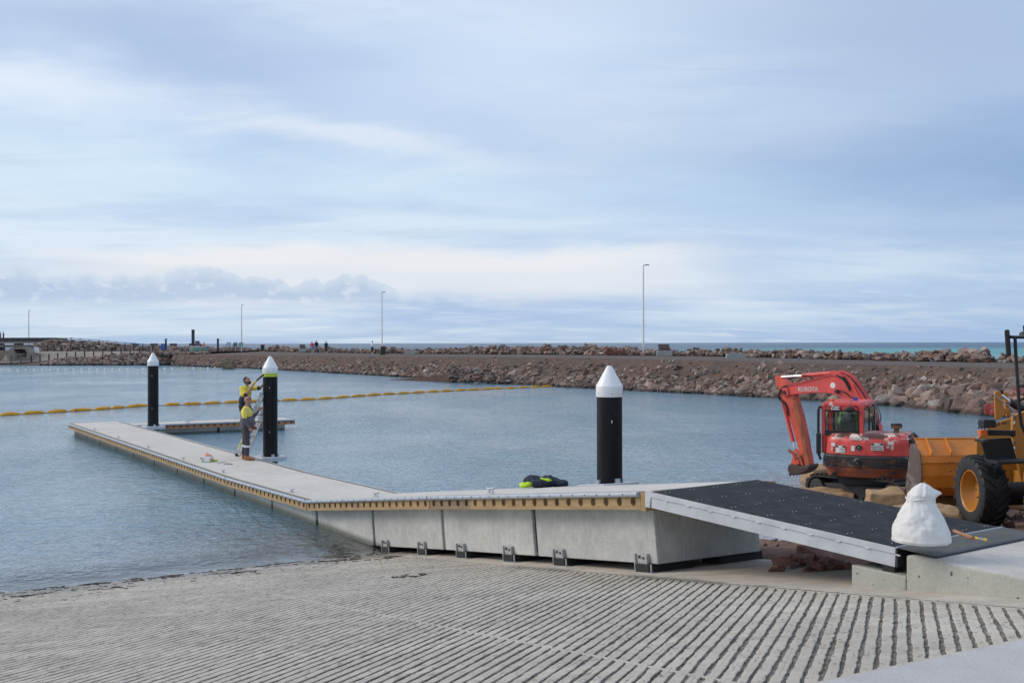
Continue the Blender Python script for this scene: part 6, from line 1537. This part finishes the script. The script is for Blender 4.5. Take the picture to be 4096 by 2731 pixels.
def bin_(dx, dy, Y, label, sc=1., grp='green wheelie bins'):
    o = thing('wheelie_bin', WY(dx, dy, Y), label, 'bin', group=grp); s = sc
    M_g = pm('bin_green', (.022, .045, .030), .5, .1, 3); M_rl = pm('bin_red', (.40, .03, .05), .45)
    g = G(); g.hexa([(-.24*s, -.28*s, .06*s), (.24*s, -.28*s, .06*s), (.24*s, .22*s, .06*s), (-.24*s, .22*s, .06*s), (-.29*s, -.36*s, .98*s), (.29*s, -.36*s, .98*s), (.29*s, .32*s, .98*s), (-.29*s, .32*s, .98*s)]); g.build('body', M_g, o, .02)
    g = G(); g.hexa([(-.32*s, -.38*s, .985*s), (.32*s, -.38*s, .985*s), (.32*s, .34*s, .985*s), (-.32*s, .34*s, .985*s), (-.27*s, -.3*s, 1.07*s), (.27*s, -.3*s, 1.07*s), (.27*s, .3*s, 1.07*s), (-.27*s, .3*s, 1.07*s)]); g.build('lid', M_rl, o, .02)
    for y in (-.2, .15): g = G(); g.tube((-.30*s, y*s, .10*s), (-.24*s, y*s, .10*s), .10*s, n=10); g.build('wheel', M_black, o)
bin_(880.5, 815, 150, 'green wheelie bin with a pink lid in front of the second tall lamp post', 1.15); bin_(603.3, 804.5, 222, 'far green wheelie bin with red lid right of the information boards', 1.15)
def bench(dx, dy, Y, w, label, back=None):
    o = thing('bench_block', WY(dx, dy, Y), label, 'bench'); h = .62*Y/122 if 0 else .62
    g = G(); g.box(-w/2, w/2, -.3, .3, 0, .55); g.build('concrete_seat', pm('bench_concrete', (.34, .36, .34), .8, .12, 2.), o, .02)
    if back:
        g = G()
        g.hexa([(-back/2, -.18, .552), (back/2, -.18, .552), (back/2, .22, .552), (-back/2, .22, .552), (-back/2-.05, -.22, 1.1), (back/2-.05, -.22, 1.1), (back/2-.05, .22, 1.1), (-back/2-.05, .22, 1.1)]) if 0 else None
        for i in range(4): g = G(); g.box(-back/2-.02*i, back/2-.02*i, .05+.03*i, .09+.03*i, .56+i*.16, .70+i*.16); g.build('back_slat', pm('bench_brown', (.085, .035, .03), .5), o)
        for i in range(4): g = G(); g.box(-back/2, back/2, -.28+i*.09, -.21+i*.09, .555, .59); g.build('seat_slat', pm('bench_brown', (.085, .035, .03), .5), o)
bench(1526, 816, 117, 1.55, 'concrete bench with a brown slatted back right of the nearest lamp post', 1.15)
bench(1690, 824.5, 104, 1.75, 'bare pale concrete bench block further right along the road')
bench(941, 814, 150, 1.3, 'small pale concrete bench block right of the pink lidded bin'); bench(695, 806.5, 190, 1.1, 'distant concrete bench with brown back left of the walking couple', .95)
# brick coloured blocks on the ridge, grey block on the waterline
b = W(524.5, 846.5, 0.); g = G(); g.box(-.80, .80, -.6, .9, -.6, 1.25); tag(g.build('concrete_block', pm('stained_block', (.22, .16, .10), .9, .2, .8, col2=(.09, .065, .045), c2=(.5, .6)), loc=(b.x, b.y, 0), bevel=.05), 'stained square concrete block standing at the waterline of the far slope', 'block')
b = WY(1410, 812.5, 120)
for i, (ox, oz, w_, h_) in enumerate(((-.5, 0, 1.0, .36), (-.45, .36, .7, .30), (.75, .05, 1.0, .34))):
    g = G(); g.cbox((0, 0, h_/2), (w_, .6, h_), Matrix.Rotation(.08*(i-1), 3, 'Y')); tag(g.build('brick_slab', pm('brick_red', (.20, .07, .05), .85, .2, 3), loc=(b.x+ox, b.y, b.z+oz), bevel=.04), ['long red-brown slab at the bottom of the stack left of the nearest lamp post', 'shorter red-brown slab lying on top of the long one', 'tilted red-brown slab right of the stacked pair'][i], 'slab')
# old stone wall at the toe of the slope
b1, b2_ = W(955, 873, .0), W(1165, 881, .0)
ow = thing('stone_wall', b1, 'old dry stone wall with a sloping ramp at the toe of the far slope', 'stone wall')
d = b2_-b1; d.z = 0; dl = d.length; dn = d.normalized(); nn = Vector((dn.y, -dn.x, 0))
if nn.y > 0: nn = -nn
g = G(); g.prism([(-4, -.3), (dl*.42, -.3), (dl*.42, .85), (dl*.1, .34), (-4, .05)], lambda h, k, z: dn*h+nn*k+Vector((0, 0, z)), -.9, .35); g.build('sloping_ramp', pm('old_ramp', (.105, .062, .048), .9, .35, 1.5), ow, .04)
j = 0
while j < 150:
    h = dl*.42+rng.random()*dl*.62; zz = rng.random()*(1.35 if h < dl*.85 else 1.0); 
    v, f = BIGR[j % 18]; o = bpy.data.objects.new('stone', BIGME[j % 18]); COL.objects.link(o); o.parent = ow; o.location = dn*h+nn*(.25+rng.uniform(-.1, .1))+Vector((0, 0, zz)); s_ = rng.uniform(.22, .34); o.scale = (s_*1.2, s_, s_*.75); o.rotation_euler = (rng.uniform(-.2, .2), rng.uniform(-.2, .2), rng.uniform(0, .5)+(3.1 if j % 2 else 0)); j += 1

# ================================================================== FLOATING BOOM AND BUOYS
M_boom = pm('boom_yellow', (.74, .34, .012), .55, .14, 3., col2=(.28, .09, .02), c2=(.56, .68), c2s=2., bump=.01, bscale=3.)
segs = []
for a, b in ((0, 145), (160, 322), (340, 488), (503, 665), (682, 805), (808, 902), (912, 1068), (1190, 1305), (1325, 1455), (1475, 1602), (1620, 1742), (1760, 1890), (1905, 2020), (2037, 2150), (2170, 2285)): segs.append((a/1.809, b/1.809))
for a, b in ((45, 148), (167, 273), (288, 392), (405, 505), (515, 612), (615, 713), (723, 808), (822, 903), (918, 1008), (1023, 1100), (1112, 1200), (1212, 1290), (1295, 1378), (1382, 1470), (1470, 1532), (1545, 1613), (1630, 1697), (1713, 1782), (1787, 1863)):
    if 1100+a/1.68 > 2285/1.809+2: segs.append((1100+a/1.68, 1100+b/1.68))
cy = lambda x: float(np.interp(x, [0, 400, 590, 700, 860, 960, 1266, 1500, 1800, 2208], [1661, 1637, 1622, 1619, 1613, 1608, 1597, 1579, 1563, 1545]))   # photo coordinates
bm_ = thing('floating_boom', W(300, cy(522)/2731*1568.2, 0), 'long yellow floating boom stretched across the harbour behind the walkway', 'floating boom')
bl = bm_.location.copy(); prev = None
for i, (a, b) in enumerate(segs):
    pa_, pb_ = W(a/4096*2352, cy(a)/2731*1568.2, .0), W(b/4096*2352, cy(b)/2731*1568.2, .0)
    n = 9; pts = []; rr = []; r0 = .105
    for j in range(n):
        f = j/(n-1); p = pa_.lerp(pb_, f); p.z = .02+.05*math.sin(math.pi*f)+rng.uniform(-.01, .01); pts.append(p-bl); rr.append(r0*(.3+.7*min(1, 7*min(f, 1-f)+.1)))
    g = G(); g.path(pts, rr, 9); g.build('boom_float', M_boom, bm_)
    if prev is not None and (pa_-prev).length < 6: g = G(); g.tube(prev-bl, pa_-bl, .03, n=6); g.build('link', M_steel_dark, bm_)
    prev = pb_
xs_ = [20, 133, 240, 350, 459, 565, 673, 782, 887, 993, 1098, 1202, 1308, 1412, 1514, 1617, 1715, 1920, 2217, 2313]
M_buoy = pm('buoy_white', (.75, .74, .68), .5, .1, 3); M_buoyy = pm('buoy_yellow', (.65, .52, .10), .5, .1, 3)
gb = G(); gb.ell((0, 0, .06), (.19, .19, .13), 10, 7); gb.tube((0, 0, .15), (0, 0, .34), .06, .04, 8); bme = gb.mesh('buoy', M_buoy); gy = G(); gy.ell((0, 0, .06), (.20, .20, .14), 10, 7); byme = gy.mesh('buoy', M_buoyy)
for i, x in enumerate(xs_):
    ph = x/3.36; yp = 1300+np.interp(x, [0, 2313], [612, 590])/3.36; p = W(ph/4096*2352, yp/2731*1568.2, 0)
    tag(link('buoy', bme, loc=p), 'small white buoy with an upright neck in the long row near the far left shore', 'buoy', 'row of white buoys')
for j, x in enumerate((490, 588, 685, 780, 875)):
    p = W((600+x/3.36)/4096*2352, (1280+(652 if j < 4 else 640)/3.36)/2731*1568.2, 0); tag(link('buoy', byme if j % 2 == 0 else bme, loc=p), 'low round buoy at the right end of the row, between the far piles' if j < 4 else 'last yellow buoy of the row, left of the square block', 'buoy', 'row of white buoys')

# ================================================================== SMALL THINGS
# jacket
ja = thing('jacket', W(1248, 1114, 1.32), 'navy work jacket with lime panels dropped in a heap on the deck', 'jacket', rz=RZ+R(72))
tj = 34.5; zj = 1.285+(tj-33.89)*.1238
jp, jz = W(1247, 1117, 1.36), 0
tcur = (Vector((jp.x, jp.y))-P0).dot(U2); zj = float(np.interp(tcur, TJ, ZJ)); jp = W(1247, 1117, zj); ja.location = (jp.x, jp.y, zj); ja.rotation_euler = (0, 0, 0)
ksc = 1137.8/jp.y; m2 = lambda dx: (dx-1247)*.43537/ksc
g = G(); g.ell((m2(1250), .1, .07), (m2(1247+40), .22, .10)); g.ell((m2(1283), .08, .05), (m2(1247+24), .16, .07)); g.ell((m2(1226), .05, .10), (m2(1247+24), .16, .10)); g.ell((m2(1240), -.06, .06), (m2(1247+20), .10, .07)); g.tube((m2(1222), -.12, .07), (m2(1244), -.14, .08), .065, n=12)
g.ell((m2(1258), .14, .12), (.12, .10, .07)); g.ell((m2(1298), .05, .02), (m2(1247+8), .1, .03))
M_navy = pm('jacket_navy', (.014, .020, .038), .8, .25, 9.); blob('body', g, M_navy, ja, .018, 2, noise=.022, nscale=9.)
M_lime = pm('jacket_lime', (.48, .72, .02), .7, .12, 9.)
g = G(); g.ell((m2(1203), -.03, .035), (m2(1247+12), .14, .045)); g.ell((m2(1213), -.08, .05), (.1, .07, .05)); g.ell((m2(1252), -.045, .115), (.13, .05, .035)); g.ell((m2(1243), -.02, .13), (.10, .06, .03)); blob('lime_panel', g, M_lime, ja, .016, 1, noise=.018, nscale=11.)
# box of wipes
bw = W(476.5, 1059.5, .45); wb = thing('box_of_wipes', (bw.x, bw.y, .45), 'white box with rainbow stripes and orange cloths spilling from the top', 'box', rz=R(-6))
kx = 1137.8/bw.y/.43537; w_ = 20/kx
g = G(); g.box(-w_/2, w_/2, -.12, .12, 0.0, .16); g.build('carton', M_white, wb, .015)
for i, cc in enumerate(((.04, .50, .30), (.72, .55, .08), (.80, .25, .16))): g = G(); g.box(-w_/2-.003, w_/2+.003, -.124, .124, .012+i*.03, .036+i*.03); g.build('stripe', pm('stripe_%d' % i, cc, .5), wb)
g = G(); g.box(-.06, .10, -.127, -.1235, .02, .14); g.build('label_panel', M_white, wb)
g = G(); g.ell((-.02, 0, .18), (.08, .07, .06)); g.ell((.05, 0, .17), (.07, .06, .05)); g.ell((-.03, 0, .22), (.03, .03, .05)); blob('cloths', g, pm('peach_cloth', (.85, .36, .22), .7), wb, .012, 0, noise=.02, nscale=16.)
g = G(); g.tube((-w_/2-.08, 0, .10), (-w_/2, 0, .10), .02, n=8); g.build('nozzle', M_ink, wb)
p = W(495, 1058.5, .45); g = G(); g.lathe([(.035, 0), (.060, 0), (.060, .05), (.035, .05), (.035, 0)], 20); tag(g.build('tape_roll', M_ring, loc=(p.x, p.y, .451)), 'lime green tape roll lying on the deck beside the striped box', 'tape roll')
pts = [W(a, b, .45) for a, b in ((500, 1063), (503, 1064.5), (507, 1063), (511, 1061), (517, 1062), (522, 1064.5), (528, 1064.5), (534, 1066), (529, 1067), (523, 1066), (517, 1065.5), (513, 1067))]
g = G(); g.path([Vector((q.x, q.y, .462+.004*i % .01)) for i, q in enumerate(pts)], .006, 6); tag(g.build('cord', M_ink), 'thin black cord lying loosely on the deck near the tape roll', 'cord')
# white bulk bag
bp_ = W(2134, 1250, 1.935); bgz = 1.93
bag = thing('bulk_bag', (bp_.x, bp_.y+.18, bgz), 'crumpled white woven bag tied at the neck, on the lower end of the gangway', 'bag')
from mathutils import noise as mn
def bagmesh():
    prof = [(.02, .0), (.235, .0), (.262, .010), (.270, .030), (.262, .060), (.256, .10), (.246, .152), (.226, .20), (.205, .245), (.180, .285), (.155, .330), (.136, .365), (.127, .394), (.124, .418), (.124, .442), (.118, .466), (.102, .495), (.078, .522), (.045, .545), (.0, .555)]
    nseg = 110; vs = []; fine = []
    for i in range(len(prof)-1):
        for f in np.linspace(0, 1, 7, endpoint=False): fine.append((prof[i][0]*(1-f)+prof[i+1][0]*f, prof[i][1]*(1-f)+prof[i+1][1]*f))
    fine.append(prof[-1])
    for r, h in fine:
        t = h/.555; sx_ = .10*max(0, t-.72)/.28 if t > .72 else 0
        cx = -.01-.02*t+.055*max(0, t-.72)/.28; 
        for j in range(nseg):
            a = 2*math.pi*j/nseg; d = Vector((math.cos(a), math.sin(a), 0))
            fold = .022*mn.noise(Vector((math.cos(a)*2.2, math.sin(a)*2.2, h*9)))+.011*mn.noise(Vector((math.cos(a)*6, math.sin(a)*6, h*16+5)))
            rid = abs(mn.noise(Vector((a*3.1, h*3, 2.))))*.030*math.sin(math.pi*min(1, t*1.15)) if t < .8 else .02*mn.noise(Vector((a*2, h*20, 9)))
            neck = .006*math.sin(a*8+3*math.sin(a*2))*math.exp(-((h-.415)/.05)**2)
            cr = (.013*(abs(mn.noise(Vector((a*1.6+h*7, h*5-a, 11.))))**.5-.5)+.010*(abs(mn.noise(Vector((a*3-h*12, h*9+a*2, 21.))))**.5-.5))*math.sin(math.pi*min(1, t*1.05+.02)); rr = max(r+fold*.55-rid*.3+neck+cr*.75, .0) if r > .03 else r
            hood = max(0, t-.80)/.2
            x = cx+rr*d.x*(1+.55*max(0, d.x)**2*math.exp(-((h-.47)/.035)**2)); y = rr*d.y*(1-.25*hood); z = h-.02*hood*max(0, d.x)+.008*mn.noise(Vector((math.cos(a)*4, math.sin(a)*4, h*10)))
            vs.append((x, y, max(z, 0.002)))
    K = len(fine); g = G(); g.add(vs, [(i*nseg+j, i*nseg+(j+1) % nseg, (i+1)*nseg+(j+1) % nseg, (i+1)*nseg+j) for i in range(K-1) for j in range(nseg)], True); return g
M_bag = pm('woven_white', (.70, .69, .67), .6, .05, 6., bump=.004, bscale=40., col2=(.60, .56, .50), c2=(.58, .75), c2s=5.)
bagmesh().build('bag_body', M_bag, bag)
g = G(); g.path([(.122*math.cos(a)-.028, .122*math.sin(a), .405+.010*math.sin(3*a)) for a in np.linspace(0, 6.3, 26)], .006, 6); g.build('tie_cord', M_bag, bag)
h0, h1 = W(2190, 1225, 1.94), W(2234, 1240, 1.93)
g = G(); g.tube(h0+Vector((0, 0, .03)), h1+Vector((0, 0, .02)), .017, .021, 12); tag(g.build('wooden_handle', pm('turned_wood', (.33, .16, .085), .6, .2, 12)), 'wooden tool handle sticking out behind the white bag', 'handle')
a, b = W(2238, 1236.5, 1.925), W(2265, 1241.5, 1.92); mk = thing('marker', a, 'yellow and grey paint marker lying on the hinge plate', 'marker')
g = G(); g.tube((0, 0, .012), (b-a)*.3+Vector((0, 0, .012)), .012, n=10); g.build('cap', pm('yellow_plastic', (.70, .48, .02), .45), mk); g = G(); g.tube((b-a)*.3+Vector((0, 0, .012)), (b-a)*.8+Vector((0, 0, .012)), .010, n=10); g.build('barrel', M_scuff, mk); g = G(); g.tube((b-a)*.8+Vector((0, 0, .012)), (b-a)+Vector((0, 0, .012)), .013, n=10); g.build('end', pm('yellow_plastic', (.70, .48, .02), .45), mk)
# sandbags
M_sack = pm('geotextile', (.36, .235, .125), .9, .12, 2.2, fine=.1, col2=(.20, .13, .08), c2=(.56, .75), bump=.012, bscale=7.)
def sack(x, y, z, l, w, h, rz, label):
    o = thing('sandbag', (x, y, z), label, 'sandbag', rz=rz, group='big tan sandbags'); g = G(); g.ell((0, 0, h*.38), (l/2, w/2, h*.55), 20, 12); g.cbox((0, 0, h*.36), (l*.92, w*.86, h*.85)); blob('sack', g, M_sack, o, .035, 5, noise=.045, nscale=2.6); return o
def sk(dx, dy, z, l, w, h, rz, label): p = W(dx, dy, z); return sack(p.x, p.y, z-h*.15, l, w, h, rz, label)
sk(1893, 1104, .0, 1.15, .9, .62, .2, 'rounded tan sandbag beside the excavator bucket')
pass
sk(1900, 1150, .06, 1.45, .8, .42, -.45, 'long tan sandbag lying in muddy water just behind the gangway')
sk(2062, 1172, .26, 1.35, .9, .66, -.2, 'big tan sandbag in front of the loader bucket')
sk(2125, 1190, .38, 1.3, .8, .40, .3, 'tan sandbag behind the white bag, leaning on the big one')
sk(2170, 1160, .35, 1.3, .9, .42, .1, 'tan sandbag under the loader bucket, left of the tyre'); sk(2180, 1195, .45, 1.0, .7, .3, 0, 'small flat tan sandbag at the foot of the loader tyre')
sk(2338, 1155, .55, 1.1, .7, .42, .1, 'tan sandbag under the right frame of the loader')
# orange mesh
M_mesh = pm('orange_mesh', (.70, .07, .05), .6, .1, 5)
for dx, dy, w_, h_, lab, Y in ((2277, 950, .6, .5, 'small red-orange barrier mesh on a black stake at the far waterline', 57.5), (2345, 940, 1.1, 1.1, 'larger red-orange barrier mesh draped over rocks behind the loader', 58.5)):
    o = thing('barrier_mesh', WY(dx, dy, Y), lab, 'barrier mesh'); g = G()
    for i in range(11):
        f = i/10; g.path([(-w_/2+w_*f, .15*math.sin(4*q+f*5), h_*q) for q in np.linspace(0, 1, 7)], .011, 4)
        g.path([(-w_/2+w_*q, .15*math.sin(4*f+q*5), h_*f+.05*math.sin(q*9)) for q in np.linspace(0, 1, 9)], .011, 4)
    g.build('netting', M_mesh, o); g = G(); g.tube((.25, 0, -.2), (.25, 0, h_), .04, n=6); g.build('stake', M_ink, o)
# bird
b = WY(920, 163, 300)
# seaweed and litter on the ramp
M_weed = pm('seaweed', (.045, .035, .025), .8, .3, 9.)
g = G()
def strand(s, w, L, r, lift=.004):
    a = rng.uniform(0, 6.28); pts = []; x, y = s, w
    for i in range(5): pts.append(sw(x, y, ramp_z(x)+lift+rng.uniform(0, .006))); a += rng.uniform(-.7, .7); x += math.cos(a)*L/4; y += math.sin(a)*L/4
    g.path(pts, r, 3)
for _ in range(120): strand(-18.9+abs(rng.normal(0, .22))-.02, rng.uniform(.2, 8.6), rng.uniform(.05, .26), rng.uniform(.003, .009))
for _ in range(130): strand(-18.6+abs(rng.normal(0, .8)), rng.uniform(.5, 8.8), rng.uniform(.04, .14), rng.uniform(.002, .005))
for cs, cw_ in ((-17.9, 2.4), (-17.6, 3.6), (-18.0, 5.6), (-18.2, 7.4), (-17.7, 8.0), (-17.0, 1.6), (-14.2, 6.8)):
    for _ in range(14): strand(cs+rng.normal(0, .10), cw_+rng.normal(0, .16), rng.uniform(.08, .22), rng.uniform(.004, .008))
for _ in range(5200):
    s_, w_ = rng.uniform(-18.5, -5.0), rng.uniform(.5, 8.35); strand(s_, w_, rng.uniform(.02, .055), .0011, .003)
tag(g.build('seaweed_litter', M_weed), 'dark seaweed strands and straw scattered on the grooved ramp', 'seaweed', kind='stuff')
pts = [W(a, b, ramp_z(-11.6)) for a, b in ((1455, 1325), (1475, 1322), (1492, 1325), (1512, 1319), (1535, 1325), (1552, 1322), (1556, 1317))]
g = G(); g.path([Vector((q.x, q.y, q.z+.012)) for q in pts], [.006, .009, .010, .009, .008, .006, .004], 6); tag(g.build('twig', pm('twig', (.11, .04, .028), .8)), 'curved reddish twig lying where the grooves begin below the pontoon', 'twig')
print('objects', len(bpy.data.objects), 'tris', sum(len(m.loops)-2*len(m.polygons) for m in bpy.data.meshes))
